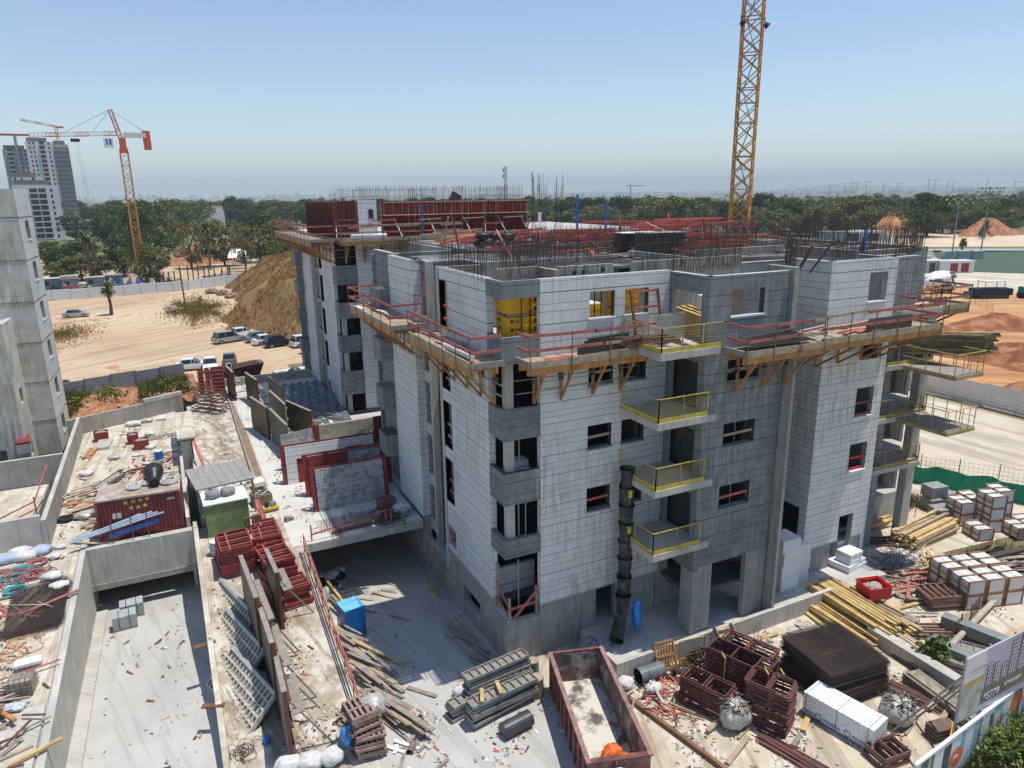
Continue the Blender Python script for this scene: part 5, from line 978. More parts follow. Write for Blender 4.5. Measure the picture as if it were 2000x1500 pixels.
for i, (x, w_, c, z0, z1) in enumerate(((.4, .5, 4, .5, 2.1), (1.0, .25, 1, .4, 2.1), (1.9, .5, 4, .5, 2.0), (3.1, .3, 0, 1.2, 2.1), (4.0, .35, 0, .4, 2.1), (4.4, .15, 1, .4, 2.1), (5.2, .3, 4, .6, 1.9), (5.45, .75, 0, .5, 2.1), (5.55, .55, 3, .8, 1.7), (7.0, .7, 1, 1.0, 2.15), (7.9, .5, 0, .5, 1.6), (8.7, .6, 4, .5, 2.0))): m.box(x, -.006-.002*(i % 3), z0, x+w_, 0, z1, HP[c])
for (x, z, r) in ((2.9, 1.15, .45), (7.35, 1.6, .5)): m.poly([(x+r*cos(a*pi/12), -.014, z+r*sin(a*pi/12)*.9) for a in range(24)], HP[2])
m.build('pictures', t); text('PTP', .2, WHITEP, t, (2.68, -.02, 1.1), (pi/2, 0, 0))
for i in range(7): MB().beam((.2+i*1.5, .12, 0), (.2+i*1.5, .12, 2.2), .06, .06, GALV).build('post', t)
coil(27.6, 13.4, .1, .4, .1, BLACK, 'black hose coil between billboard and hoarding', 2, None, 'hose_coil')
# ================= DECKS, RAMP AND STRIP =================
# ramp walls, beam
m = MB(); m.wall('x', -5.75, 12, 44.2, -3, 2.56, .27, [], CONCP, inn=-1)
tag(m.build('ramp_wall'), 'long pale concrete wall on the left side of the ramp', 'wall')
m = MB(); m.box(-5.75, 41.9, .45, -.3, 42.4, 2.62, CONCP); m.box(-5.75, 41.85, .1, -.3, 42.35, .448, CONC); tag(m.build('portal_beam'), 'concrete beam wall over the dark ramp entrance', 'wall')
m = MB()
ys = [12, 22, 26, 30, 34, 38, 42.3]
for a, b in zip(ys, ys[1:]): m.poly([(-.3, a, -3), (-.3, b, -3), (-.3, b, zst(b)+.45), (-.3, a, zst(a)+.45)], CONCP); m.poly([(-.06, a, zst(a)+.45), (-.06, b, zst(b)+.45), (-.06, b, -3), (-.06, a, -3)], CONCP); m.poly([(-.3, a, zst(a)+.45), (-.3, b, zst(b)+.45), (-.06, b, zst(b)+.45), (-.06, a, zst(a)+.45)], DECK)
tag(m.build('strip_side_wall'), 'narrow concrete wall between the ramp and the muddy strip', 'wall')
m = MB(); m.wall('x', -.62, 42.4, 56, -3, 3.25, .2, [], CONCP); tag(m.build('parapet_wall'), 'thin white-topped parapet right of the container', 'wall')
m = MB(); m.wall('x', .2, 42.4, 53.5, -3, 2.95, .2, [], CONCP); tag(m.build('parapet_wall'), 'thin parapet left of the green box hut', 'wall')
m = MB(); m.box(-.42, 53.7, -3, .2, 54.2, 4.3, CONCP); m.box(-.5, 54.2, -3, .25, 60.6, 4.45, CONCP); m.box(-.62, 53.6, 4.45, .62, 60.7, 4.6, DECK); tag(m.build('duct_wall'), 'tall concrete duct with pale flat top between the decks', 'wall')
loose('steel_prop', (.4, 54, 4.3), (1.25, 46.5, 2.6), .16, .16, PINK, 'long red prop leaning on the concrete duct', 'prop')
m = MB(); m.wall('x', -7.85, 43.9, 65.2, 2.4, 4.05, .25, [], CONCP); tag(m.build('yard_wall'), 'white-topped concrete wall along the left of the middle deck', 'wall')
m = MB(); m.wall('y', 43.95, -22, -7.86, 1, 4.3, .25, [], CONCP); tag(m.build('yard_wall'), 'concrete wall with vertical joints facing the coloured hoses', 'wall')
m = MB(); m.wall('y', 55.6, -22, -7.9, 0, 4.1, .25, [], CONC); tag(m.build('yard_wall'), 'stained concrete wall below the grey tower', 'wall')
m = MB(); m.box(-22, 47.6, 0, -9.0, 55.5, 2.1, CONC, None); m.box(-21.9, 47.7, 2.1, -9.1, 55.4, 2.12, DECK); m.box(-22, 44.3, -.5, -7.9, 47.6, .4, DECK); tag(m.build('sunken_court'), 'sandy raised floor inside the walled court at far left', 'floor')
m = MB(); M = Matrix.Translation((-7.85, 65.5, 0)) @ Matrix.Rotation(.44, 4, 'Z'); m.box(-14, 0, -.5, 8.8, .3, 3.85, CONC, M); m.box(5.4, -.02, 3.85, 8.8, .32, 4.2, CONCP, M); m.wall('y', 75.8, .6, 13, -.5, 3.3, .3, [], CONC); tag(m.build('retaining_wall'), 'long beige retaining wall at the back of the decks', 'wall')
t = thing('red_handrail', 'red handrail and ladder at the far left court', 'handrail', (-11.4, 46.5, 2.1))
m = MB()
for p, q in (((0, 0, 1.0), (2.4, 3.2, 1.0)), ((0, 0, .5), (2.4, 3.2, .5)), ((0, 0, 0), (0, 0, 1.1)), ((2.4, 3.2, 0), (2.4, 3.2, 1.3)), ((2.4, 3.2, 1.0), (3.0, 5.8, 2.4))): m.beam(p, q, .07, .07, PINK)
m.build('rail', t); m = MB()
for i in range(6): m.box(-1.3, -1.2+i*.3, -1.2+i*.22, 0, -1+i*.3, -1.15+i*.22, TIMB)
m.build('steps', t)
# concrete tower
TW = mat('tower_concrete', (.62, .60, .54), var=.12, scale=.6, bump=.3, streak=.8, streakcol=(.22, .20, .16), joints=(1.2, 2.9), col2=(.50, .475, .41), c2scale=.8, c2lo=.45, c2hi=.6, spots=((.33, .31, .25), 1.5, .68))
t = thing('concrete_tower', 'tall raw concrete stair tower with a column of small windows', 'building', (-8.75, 61.6, 2.4), -.035)
m = MB(); hts = [1.0, 4.0, 7.0, 10.0, 13.0, 16.0]
m.wall('y', 0, -10, 0, 0, 19.6, .3, [], TW); m.wall('x', 0, 0, 5.2, 0, 19.6, .3, [(2.0, 3.3, h, h+1.35) for h in hts], mat('tower_side', (.60, .60, .57), var=.1, streak=.6, joints=(2.4, 2.95)), inn=-1); m.wall('y', 5.2, -10, 0, 0, 19.6, .3, [], TW, inn=-1); m.wall('x', -.9, .3, 4.9, 0, 19, .1, [], CONCD, inn=-1); m.box(-9.7, .3, 19.2, -.3, 4.9, 19.5, SLAB); m.build('tower_wall', t); m = MB(); [m.box(-10.02, -.025, h, .025, -.001, h+.09, mat('pour_joint', (.25, .23, .18), var=.4, scale=2)) for h in (2.6, 5.6, 8.6, 11.6, 14.6, 17.6)]; [m.box(.001, 0, h, .02, 5.2, h+.07, MATS['pour_joint']) for h in (2.6, 5.6, 8.6, 11.6, 14.6, 17.6)]; m.build_each('pour_joint', t)
m = MB(); m.wall('y', -3.4, -8, -1.55, -.5, 10.6, .3, [(-3.6, -2.7, .0, 1.7)], TW); m.wall('x', -1.55, -3.4, 0, -.5, 10.6, .3, [(-2.0, -1.2, .6, 1.7), (-2.0, -1.2, 4.6, 5.7)], TW, inn=-1); m.box(-7.8, -3.1, 10.3, -1.85, -.01, 10.5, SLAB); m.build('lower_wing', t)
m = MB()
for h in hts: m.box(-.06, 1.95, h-.08, .05, 3.35, h, FOAM)
m.build('window_sill', t); m = MB()
for i in range(5): m.box(-5.2+i*.8, .4+.1*i, 19.6, -4.5+i*.8, .5+.1*i, 21.4, REDF if i % 2 else PINK)
m.box(-5.4, -.3, 19.6, -.9, .3, 19.8, REDF); m.build('red_formwork', t)
wi = thing('formwork_stack', 'stack of red and grey shutters at the foot of the tower', 'formwork', (-10.8, 57.2, 4.0), .15)
for i in range(5): MB().box(0, 0, i*.17, .9, 2.0, i*.17+.14, REDF if i == 4 else CONCP).build('shutter', wi)
# container
t = thing('shipping_container', 'corrugated maroon shipping container with yellow stars', 'container', (-5.05, 42.85, 2.5), -.06)
CM = mat('container_maroon', (.19, .035, .04), .6, var=.25, scale=1.2, col2=(.30, .13, .11), c2scale=1.2, c2lo=.58, c2hi=.7); L, W, H = 4.3, 2.4, 2.5
m = MB(); n = 22
for i in range(n):
    x0 = i*L/n; x1 = x0+L/n*.5; x2 = x0+L/n*.65; x3 = x0+L/n*.85; x4 = x0+L/n
    for a, b, da, db in ((x0, x1, 0, 0), (x1, x2, 0, .05), (x2, x3, .05, .05), (x3, x4, .05, 0)): m.poly([(a, da, .15), (b, db, .15), (b, db, H-.1), (a, da, H-.1)], CM)
m.box(0, W-.05, .1, L, W, H-.1, CM); m.box(0, .05, .1, .04, W-.05, H-.1, CM); m.box(L-.04, .05, .1, L, W-.05, H-.1, CM); m.build('wall', t)
m = MB(); m.box(-.02, -.04, H-.1, L+.02, W+.02, H, mat('container_roof', (.36, .28, .23), .8, var=.25, scale=2, col2=(.5, .43, .36), c2scale=1)); m.build('roof', t)
m = MB(); m.box(-.02, -.04, 0, L+.02, .1, .15, CM); m.box(-.04, -.05, .15, .1, -.005, H-.1, CM); m.box(L-.1, -.05, .15, L+.04, -.005, H-.1, CM); m.build('frame', t)
for (x, z) in ((1.5, 2.15), (1.9, 2.17), (2.25, 2.2), (2.6, 2.22), (1.75, 1.8), (2.1, 1.8), (2.45, 1.85)):
    m = MB(); c = [(x+(.16 if k % 2 == 0 else .065)*sin(k*pi/5), -.012, z+(.16 if k % 2 == 0 else .065)*cos(k*pi/5)) for k in range(10)]; m.poly(c, mat('star_yellow', (.62, .48, .12))); m.build('star', t)
m = MB(); m.box(3.6, -.01, 1.95, 4.0, -.004, 2.1, mat('faded_white', (.5, .42, .40))); m.box(.75, -.03, 1.3, .95, .0, 1.6, PAPER); m.box(1.0, -.03, 1.3, 1.2, .0, 1.6, PAPER); m.build('label_plate', t)
coil(-3.1, 43.9, 5.02, .33, .1, mat('ivory_hose', (.50, .47, .42), .6), 'left ivory corrugated hose coil on the container', 3); coil(-2.4, 44.3, 5.02, .36, .1, mat('ivory_hose', (.5, .47, .42)), 'middle ivory corrugated hose coil on the container', 3); coil(-1.25, 43.9, 5.02, .42, .1, mat('ivory_hose', (.5, .47, .42)), 'right ivory corrugated hose coil on the container', 3)
m = MB(); m.tube([(0, 0, .3), (0, .3, .35), (0, .8, .55), (0, 1.3, .6)], [.27, .27, .5, .55], BLACK, 16, False); m.tube([(0, 0, .3), (0, .3, .35)], .22, RUBBER, 16); tag(m.build('black_funnel', loc=(-2.0, 43.4, 5.0)), 'black plastic funnel lying between ivory hose coils', 'funnel')
# objects in front of the container
t = thing('pipe_rack', 'bundle of long pale blue pipes on trestles before the container', 'rack', (-5.6, 42.0, 2.55))
m = MB()
for k in range(5): m.tube([(-.9+.1*k, .15+.05*k, .55+.08*(k % 3)), (3.9-.3*k, .5+.05*k, 1.25+.06*(k % 3))], .05, mat('pale_blue_pipe', (.38, .48, .58)), 6)
for k in range(3): m.tube([(1.0, .3, .35+.1*k), (3.6, .5, .75+.1*k)], .04, BLUE, 6)
m.build('pipes', t)
for x in (1.2, 2.2, 3.0): MB().beam((x, .1, -.1), (x, .15, 1.5), .05, .05, RUSTL).beam((x, .5, -.1), (x, .5, 1.4), .05, .05, RUSTL).build('trestle', t)
rg = random.Random(41)
def scatter(n, fx, z, desc, g, mts, lmin=.5, lmax=2, wmax=.22, seed=0, hz_=.25, th=None, thj=.6, nm=None, cat='board'):
    rg = random.Random(seed); nm = nm or ('edge_board' if seed in (51, 52, 53, 54) else 'loose_board')
    for i in range(n):
        x, y = fx(rg); zz = z(y) if callable(z) else z; a = (th if th is not None else 0)+rg.uniform(-thj, thj); l = rg.uniform(lmin, lmax); h0 = zz+.04+rg.uniform(0, hz_); loose_auto(nm, desc, (x-l/2*cos(a), y-l/2*sin(a), h0), (x+l/2*cos(a), y+l/2*sin(a), h0+rg.uniform(-.03, .06)), rg.uniform(.08, wmax), rg.uniform(.03, .06), rg.choice(mts), cat, g)
scatter(16, lambda r: (r.uniform(-6, -4.8), r.uniform(43, 46)), 2.52, 'board left of the maroon container', 'boards beside the container', [TIMB, TIMBO, PINK, TIMB], seed=1)
scatter(14, lambda r: (r.gauss(-6.5, .5), r.gauss(50.5, 1.2)), 2.52, 'timber offcut by the left deck wall', 'offcuts by the deck wall', [TIMBO, TIMB, TIMBG, PINK], seed=2, th=.5)
scatter(16, lambda r: (r.gauss(-4.6, .3), r.gauss(50, 1.2)), 2.6, 'long grey shutter board in the deck pile', 'shutter boards piled on the deck', [TIMBG, ALUL, PLY, TIMB], 2.2, 3.4, .35, seed=3, th=1.15, thj=.15, hz_=.7)
scatter(5, lambda r: (r.gauss(-5.9, .3), r.gauss(48.3, .5)), 2.6, 'pale wide plank near the clear plastic', 'pale wide planks', [ALUL, TIMB], 2, 3, .3, seed=4, th=.4, thj=.1)
scatter(22, lambda r: (r.gauss(-3.1, .45), r.gauss(53.2, .9)), 2.55, 'dark red prop in the tangled row on deck', 'red props lying on the deck', [REDF, DR, PINK], .9, 1.8, .1, seed=5, th=.05, thj=.15, hz_=.4, nm='steel_prop', cat='prop')
scatter(18, lambda r: (r.uniform(-3, -1.1), r.uniform(50, 58)), 2.52, 'grey shutter offcut near the duct wall', 'offcuts near the duct wall', [ALUL, TIMB, TIMBG, PINK, STONE], .5, 1.6, .4, seed=6, thj=1.5, nm='offcut', cat='offcut')
scatter(30, lambda r: (r.uniform(-7.3, -1), r.uniform(46, 65)), 2.52, 'small scrap piece on the middle deck', 'scraps on the middle deck', [TIMB, TIMBG, PINK, WHITEP, GALV], .2, .9, .15, seed=7, thj=1.5, hz_=.05, nm='offcut', cat='offcut')
for (x, y, w_, l_, lab) in ((-6.6, 62.4, 1.0, .8, 'left red shutter box at the rear of the deck'), (-4.2, 60.5, .8, .7, 'middle red shutter box on the deck'), (-3.7, 58.7, 1.05, .9, 'right red shutter box on the deck')):
    t = thing('shutter_box', lab, 'box', (x, y, 2.52), .05); m = MB(); m.box(0, 0, .1, w_, .06, .75, REDF); m.box(0, l_, .1, w_, l_+.06, .75, REDF); m.box(0, .06, .1, .06, l_, .75, REDF); m.box(w_-.06, .06, .1, w_, l_, .75, REDF); m.build('sides', t); m = MB(); m.blob((w_/2, l_/2, .55), (w_*.45, l_*.4, .25), mat('scrap_mix', (.35, .3, .26)), 12, 6, .3, 1); m.build('scrap', t)
for (x, y, sx, sy, mt, lab) in ((-6.5, 60.3, 1.0, 2.2, ALUL, 'grey slab leaning behind the left red shutter box'), (-3.6, 49.3, 1.1, 1.5, mat('teal_board', (.36, .56, .52)), 'pale turquoise board lying on the deck'), (-2.3, 50.4, 1.1, 1.1, TIMB, 'tan plywood board beside the turquoise board'), (-2.2, 66.3, .8, 1.2, STONE, 'square white slab near the rear retaining wall'), (-1.3, 48.8, .9, 2.0, mat('osb', (.55, .5, .4)), 'angled tan board beside the parapet')):
    m = MB(); m.box(0, 0, 0, sx, sy, .16, mt); tag(m.build('board', loc=(x, y, 2.55), rz=-.1), lab, 'board')
panel_stack(-2.9, 60.8, 2.55, .12, 1, 'long ribbed shutter lying right of the red boxes', L=3, W=.6, mt=ALUL)
pile(-6.9, 58.6, 1.4, 2.2, 3, 2, .2, .1, [TIMB, TIMBO], 'timber in the small pile left of the grey slab', 'small deck pile', z=2.52, seed=21)
pile(-4.1, 49.0, 1.3, 3.0, 3, 5, .2, .12, [mat('pale_tan_timber', (.52, .42, .3)), TIMB], 'pale timber in the upright pile at deck centre', 'deck centre pile', z=2.55, seed=22)
for i, (x, y, r) in enumerate(((-6.1, 46.9, .6), (-5.3, 47.0, .5), (-6.6, 54.8, .45), (-5.0, 57.5, .4), (-2.6, 58.8, .4), (-3.9, 65.8, .6), (-2.9, 66.4, .5), (-2.6, 62.4, .4), (-7.0, 43.1, .3), (-1.9, 57.6, .35))):
    m = MB(); m.blob((0, 0, r*.35), (r, r*.7, r*.4), PAPER if i % 3 else mat('clear_wrap', (.55, .54, .5)), 18, 12, .28, i+60); tag(m.build('plastic_heap', loc=(x, y, 2.52), smooth=True), pos_label('crumpled plastic sheeting on the middle deck', x, y, 2.6), 'sheeting', 'crumpled sheeting')
coil(-7.2, 47.0, 2.55, .35, .06, BLACK, 'black cable coil hanging by the deck wall', 6)
# left terrace
for i, (x, y, mt, nm_) in enumerate(((-9.5, 41.0, mat('hose_red', (.30, .12, .11)), 'left red hose coil on the terrace'), (-8.7, 41.0, mat('hose_teal', (.04, .26, .30)), 'large teal hose coil on the terrace'), (-8.0, 41.6, mat('hose_red', (.38, .1, .1)), 'red hose coil right of the teal one'), (-7.9, 40.2, mat('hose_red', (.38, .1, .1)), 'front red hose coil on the terrace'), (-8.6, 38.8, mat('hose_teal', (.02, .34, .4)), 'front teal hose coil on the terrace'))): coil(x, y, 2.52, .42, .05, mt, nm_, 6)
tangle(-8.4, 40.2, 2.52, 1.6, mat('hose_red', (.38, .1, .1)), 'loose loops of red hose among the coils', 18, 11, .03, .15); tangle(-8.8, 40.6, 2.52, 1.5, mat('hose_teal', (.02, .34, .4)), 'loose loops of teal hose among the coils', 12, 12, .03, .12)
for i, (x, y) in enumerate(((-9.4, 42.6), (-8.6, 42.5), (-7.9, 42.9), (-8.9, 43.2))): m = MB(); m.blob((0, 0, .2), (.55, .4, .28), PAPER if i % 2 else mat('bluish_sack', (.38, .45, .58), var=.2), 16, 10, .25, i+20); tag(m.build('sack', loc=(x, y, 2.52), smooth=True), pos_label('sack behind the hose coils', x, y, 2.6), 'sack', 'sacks behind the hoses')
pile(-8.6, 34.9, 1.15, 4.2, 4, 2, .26, .06, [TIMB, TIMB, TIMBO], 'long plank in the loose bundle beside the mesh', 'planks beside the mesh', z=2.52, seed=31, jit=.3)
scatter(14, lambda r: (r.gauss(-8.2, .6), r.gauss(36.6, .8)), 2.52, 'board on the left terrace', 'boards on the left terrace', [TIMB, TIMBG, PINK], .8, 2.4, .2, seed=32, thj=1.2)
scatter(26, lambda r: (r.gauss(-8.1, .6), r.gauss(29.6, .8)), 2.52, 'grey strip in the scrap heap at lower left', 'strips in the lower left heap', [TIMBG, PINK, ALUL, TIMB, GALV], .8, 2.2, .1, seed=33, thj=.6, hz_=.5)
scatter(18, lambda r: (r.gauss(-7.4, .7), r.gauss(27.2, .9)), 2.52, 'stick in the brown scrap at the bottom left', 'sticks at the bottom left', [TIMBG, RUSTL, TIMB], .5, 1.7, .08, seed=34, thj=1.5, hz_=.3)
for i, (p, q) in enumerate((((-9, 24.4, 2.7), (-5.3, 26.0, 2.75)), ((-9, 25.3, 2.65), (-6.2, 26.2, 2.65)), ((-8.8, 30.6, 2.6), (-6.9, 27.6, 2.9)))): loose('timber_beam', p, q, .14, .1, (TIMBY, TIMB, TIMBO)[i], ('yellow beam crossing the ramp wall top at lower left', 'tan beam on the terrace at lower left', 'orange beam slanting over the scrap heap')[i], 'beam')
m = MB(); m.box(-7.2, 21, 2.5, -6.1, 28.6, 2.62, CONCP); tag(m.build('edge_slab'), 'pale concrete edge slab beside the ramp wall, bottom left', 'slab')
m = MB(); m.box(0, 0, 0, .95, .5, .12, WHITEP); tag(m.build('white_board', loc=(-7.5, 31.4, 2.7)), 'white board lying on the left terrace', 'board'); m = MB(); m.box(0, 0, 0, .7, .45, .1, mat('map_board', (.45, .55, .62), var=.4, scale=8)); tag(m.build('printed_board', loc=(-7.5, 28.6, 2.65), rz=-.2), 'white and blue printed board on the scrap', 'board')
t = thing('wire_crate', 'small wire mesh crate standing on the terrace scrap', 'crate', (-7.5, 29.5, 2.6), -.1); m = MB()
for i in range(6): m.box(i*.18-.006, -.006, 0, i*.18+.006, .006, .8, BAR); m.box(-.006+i*.18, .8, 0, i*.18+.006, .81, .8, BAR); m.box(0, -.006, i*.16, .9, .006, i*.16+.012, BAR); m.box(i*.18-.006, 0, .8, i*.18+.006, .8, .812, BAR)
m.box(.02, .05, .02, .88, .78, .6, mat('crate_fill', (.33, .29, .22), var=.3)); m.build('mesh', t)
for i, (x, y, r) in enumerate(((-7.0, 39.4, .5), (-6.6, 38.2, .45), (-9.2, 33.2, .4), (-8.3, 27.8, .5), (-7.2, 41.9, .35))): m = MB(); m.blob((0, 0, r*.4), (r, r*.7, r*.45), PAPER, 16, 10, .3, i+80); tag(m.build('sack', loc=(x, y, 2.52), smooth=True), pos_label('crumpled pale sack on the left terrace', x, y, 2.6), 'sack', 'pale sacks on the left terrace')
tangle(-7.8, 33.2, 2.52, 1.1, mat('hose_orange', (.55, .22, .08)), 'thin orange cable loops beside the rusty mesh', 10, 13, .02, .05)
# brick pallets on the ramp
for (x, y, lab) in ((-4.75, 38.9, 'front pallet of grey blocks on the ramp floor'), (-4.45, 40.2, 'rear pallet of grey blocks on the ramp floor')):
    z = zr(y); t = thing('block_pallet', lab, 'pallet', (x, y, z), .06); m = MB()
    for i in range(5): m.box(.0, 0, .12+i*.14, 1.15, .8, .12+i*.14+.132, mat('grey_block', (.36, .38, .39), var=.12, scale=3))
    m.build('blocks', t); m = MB(); [m.box(a, -.01, .12, a+.03, .81, .84, BLACK) for a in (.3, .8)]; m.build('strap', t); MB().box(0, 0, 0, 1.15, .8, .1, TIMBG).build('pallet_base', t)
scatter(14, lambda r: (r.uniform(-4.8, -.8), r.uniform(26, 40)), zr, 'tiny stick on the ramp floor', 'sticks on the ramp floor', [TIMBG, RUSTL], .15, .5, .09, seed=35, thj=1.5, hz_=.02, nm='offcut', cat='offcut')
m = MB(); m.box(0, 0, 0, 3.6, .5, .05, PLYB)
# strip: waffle shutters and tall dark panels
def waffle(x, y, z, rz, lab, tiltx=.35, L=4.2, W=1.5):
    t = thing('waffle_shutter', lab, 'formwork', (x, y, z), rz); M = Matrix.Rotation(-tiltx, 4, 'Y'); m = MB(); n, k = 14, 5; WA = mat('waffle_grey', (.56, .53, .46), .6, var=.2, scale=3)
    for i in range(n+1): m.box(0, i*L/n-.03, 0, W, i*L/n+.03, .16, WA, M)
    for j in range(k+1): m.box(j*W/k-.03, 0, .0, j*W/k+.03, L, .158, WA, M)
    m.build('ribs', t); m = MB(); m.box(-.05, -.05, -.04, W+.05, L+.05, -.005, mat('waffle_back', (.25, .24, .21), var=.2), M); m.build('face_sheet', t); m = MB(); m.box(W, -.1, -.1, W+.14, L+.1, .24, ALUL, M); m.build('edge_beam', t)
waffle(1.05, 31.3, 1.05, .27, 'upper ribbed grey shutter standing along the ramp edge', .95, W=1.5)
waffle(.85, 28.7, .75, .28, 'middle ribbed grey shutter standing along the ramp edge', .85, W=1.7)
waffle(.78, 26.0, .45, .30, 'lower ribbed grey shutter standing along the ramp edge', .75, W=1.7)
def tallpanel(x, y, z, rz, L, H, lab, mt=MATS.get('panel_ply') or mat('panel_ply', (.075, .055, .036), .5, var=.4, scale=1.5), props=True, thing_name='tall_wall_shutter', inner=DR, lean=.0):
    t = thing(thing_name, lab, 'formwork', (x, y, z), rz); MB().box(-.02, 0, 0, .02, L, H, mt).build('face_sheet', t); m = MB()
    for i in range(int(L/.45)+1): m.box(.025, i*.45-.04, 0, .16, i*.45+.04, H-.05, inner)
    for h in (.5, H/2, H-.45): m.box(.16, 0, h, .28, L, h+.1, inner)
    m.build('ribs', t); MB().box(-.03, -.02, H, .17, L+.02, H+.04, TIMBG).build('top_rail', t)
    if props:
        m = MB()
        for yy in (.5, L-.5): m.beam((.25, yy, H*.75), (1.7, yy, .05), .06, .06, GALV); m.beam((.25, yy, .1), (1.7, yy, .05), .05, .05, GALV)
        m.build('prop', t); m = MB(); m.box(.3, .2, H*.62, .75, L-.2, H*.62+.05, TIMBG); m.build('walkway', t)
    return t
tallpanel(1.75, 29.0, zst(29), .05, 4.2, 3.6, 'tall dark shutter panel standing behind the ribbed grey shutters')
tallpanel(1.95, 26.2, zst(26), .03, 3.6, 3.6, 'tall dark shutter panel in the middle of the strip row', MATS['panel_ply'])
tallpanel(2.9, 31.2, zst(31), .05, 2.6, 3.0, 'dark shutter panel right of the row with a timber walkway', props=True)
tallpanel(2.0, 23.9, zst(24), -.02, 2.9, 3.3, 'nearest tall shutter panel with red edge and triangular prop', mt=mat('grey_brown_ply', (.22, .19, .15), .6, var=.3))
for i in range(2): m = MB(); m.box(0, 0, 0, .9, .25, .05, PLYB); tag(m.build('plywood_offcut', loc=(-.85, 27.5+3.4*i, zst(27+3.4*i)+.47), rz=.5*(i % 2)-.4), pos_label('plywood offcut sticking out over the ramp', -1, 26.5+2.9*i, 1), 'offcut', 'plywood offcuts over the ramp')
def rtable(x, y, z, rz, n, lab, W=1.6, L=2.2):
    rg = random.Random(int(x*13+y)); base = None
    for i in range(n):
        if base is None:
            m = MB(); m.box(0, 0, 0, W, .09, .2, REDF); m.box(0, L-.09, 0, W, L, .2, REDF); m.box(0, .09, 0, .09, L-.09, .2, REDF); m.box(W-.09, .09, 0, W, L-.09, .2, REDF); [m.box(.09, .09+k*(L-.2)/6, .05, W-.09, .15+k*(L-.2)/6, .17, PINK if k % 2 else REDF) for k in range(1, 6)]; m.beam((W*.3, 0, .15), (W*.3, L, .15), .06, .08, PINK); base = o = m.build('red_shutter')
        else: o = base.copy(); COL.objects.link(o)
        o.location = (x+rg.gauss(0, .07), y+rg.gauss(0, .07), z+i*.22); o.rotation_euler.z = rz+rg.gauss(0, .05); tag(o, lab, 'formwork', 'stacked red steel shutters')
rtable(.75, 35.6, zst(36)+.1, .08, 7, 'red steel shutter in the left stack below the green hut'); rtable(2.55, 36.6, zst(37)+.1, .05, 5, 'red steel shutter in the upper stack below the green hut', 1.4, 1.7); rtable(2.7, 34.0, zst(35)+.1, .1, 6, 'red steel shutter in the right stack below the green hut', 1.5, 2.3); rtable(2.9, 38.6, zst(38), .05, 3, 'red steel shutter beside the leaning brown pallet', 1.2, 1.6); rtable(2.8, 32.4, zst(33), .12, 4, 'red steel shutter at the lower end of the stacks', 1.9, 1.5)
m = MB()
for k in range(6): m.blob((0, 0, .12+.13*k), (.62, .42, .1), WHITEP if k % 2 else PAPER, 14, 6, .12, k)
tag(m.build('cement_bag_stack', loc=(.95, 38.4, zst(38.4)), smooth=True), 'stack of white cement bags in front of the green hut', 'bags')
m = MB(); [m.box(i*.2, 0, 0, i*.2+.12, .03, 1.15, mat('pallet_brown', (.17, .11, .07))) for i in range(5)]; [m.box(0, .03, z, .92, .12, z+.1, mat('pallet_brown', (.17, .11, .07))) for z in (0, .5, 1.05)]; tag(m.build('wooden_pallet', loc=(2.35, 40.0, 2.4), rz=.05), 'brown wooden pallet upright beside the green hut', 'pallet')
# green hut and slab roof
t = thing('green_hut', 'green painted box hut with white top carrying two grey sacks', 'hut', (.42, 40.6, 2.5), .04); GR = mat('hut_green', (.17, .24, .09), .6, var=.35, scale=2, col2=(.26, .20, .10), c2scale=1.6, c2lo=.56, c2hi=.7)
MB().box(0, 0, 0, 2.3, .08, 1.95, GR).build('front_panel', t); m = MB(); m.box(0, .08, 0, 2.3, 1.9, 1.95, GR); m.build('body', t); MB().box(-.06, -.06, 1.95, 2.36, 2.0, 2.02, WHITEP).build('roof', t)
for i, (x, y) in enumerate(((.95, 41.5), (1.75, 41.6))): m = MB(); m.blob((0, 0, .2), (.42, .35, .28), mat('grey_sack', (.24, .24, .25), var=.2, scale=5), 16, 10, .25, i); tag(m.build('sack', loc=(x, y, 4.53), smooth=True), ('left', 'right')[i]+' grey sack on top of the green hut', 'sack')
t = thing('panel_roof', 'sloping grey canopy of square panels behind the green hut', 'canopy', (.1, 42.6, 4.75), .12)
m = MB(); PR = mat('canopy_grey', (.30, .285, .27), .7, var=.1, scale=1.5)
for i in range(7):
    for j in range(2): m.box(i*.48, j*1.9, -.04, i*.48+.465, j*1.9+1.885, 0, PR)
m.box(0, 0, -.1, 3.35, 3.8, -.045, TIMBG); m.build('panels', t); m = MB()
for x in (.1, 3.2):
    for y in (.1, 3.7): m.box(x-.05, y-.05, -2.2, x+.05, y+.05, -.1, TIMBG)
m.build('post', t)
t = thing('tool_crate', 'open timber crate of white bottles on the pale deck', 'crate', (3.3, 43.6, 2.5), .15); m = MB(); m.box(0, 0, 0, 1.1, .05, .7, mat('crate_tan', (.25, .19, .11), var=.3)); m.box(0, 1.0, 0, 1.1, 1.05, .7, TIMBG); m.box(0, .05, 0, .05, 1, .7, TIMBG); m.box(1.05, .05, 0, 1.1, 1, .7, TIMBG); m.build('sides', t); m = MB()
for i in range(20): m.tube([(.15+.2*(i % 5), .15+.22*(i//5), .1), (.15+.2*(i % 5), .15+.22*(i//5), .55+.1*(i % 3))], .07, PAPER if i % 3 else TIMB, 8)
m.build('bottles', t)
t = thing('compressor', 'small yellow and black compressor in front of the timber crate', 'machine', (3.65, 42.6, 2.5), .15); m = MB(); m.tube([(0, 0, .22), (.95, 0, .22)], .17, YEL, 12); m.build('tank', t, smooth=False); m = MB(); m.tube([(.25, 0, .4), (.25, 0, .65)], .14, BLACK, 10); m.box(.45, -.12, .4, .8, .12, .6, GALV); m.build('motor', t)
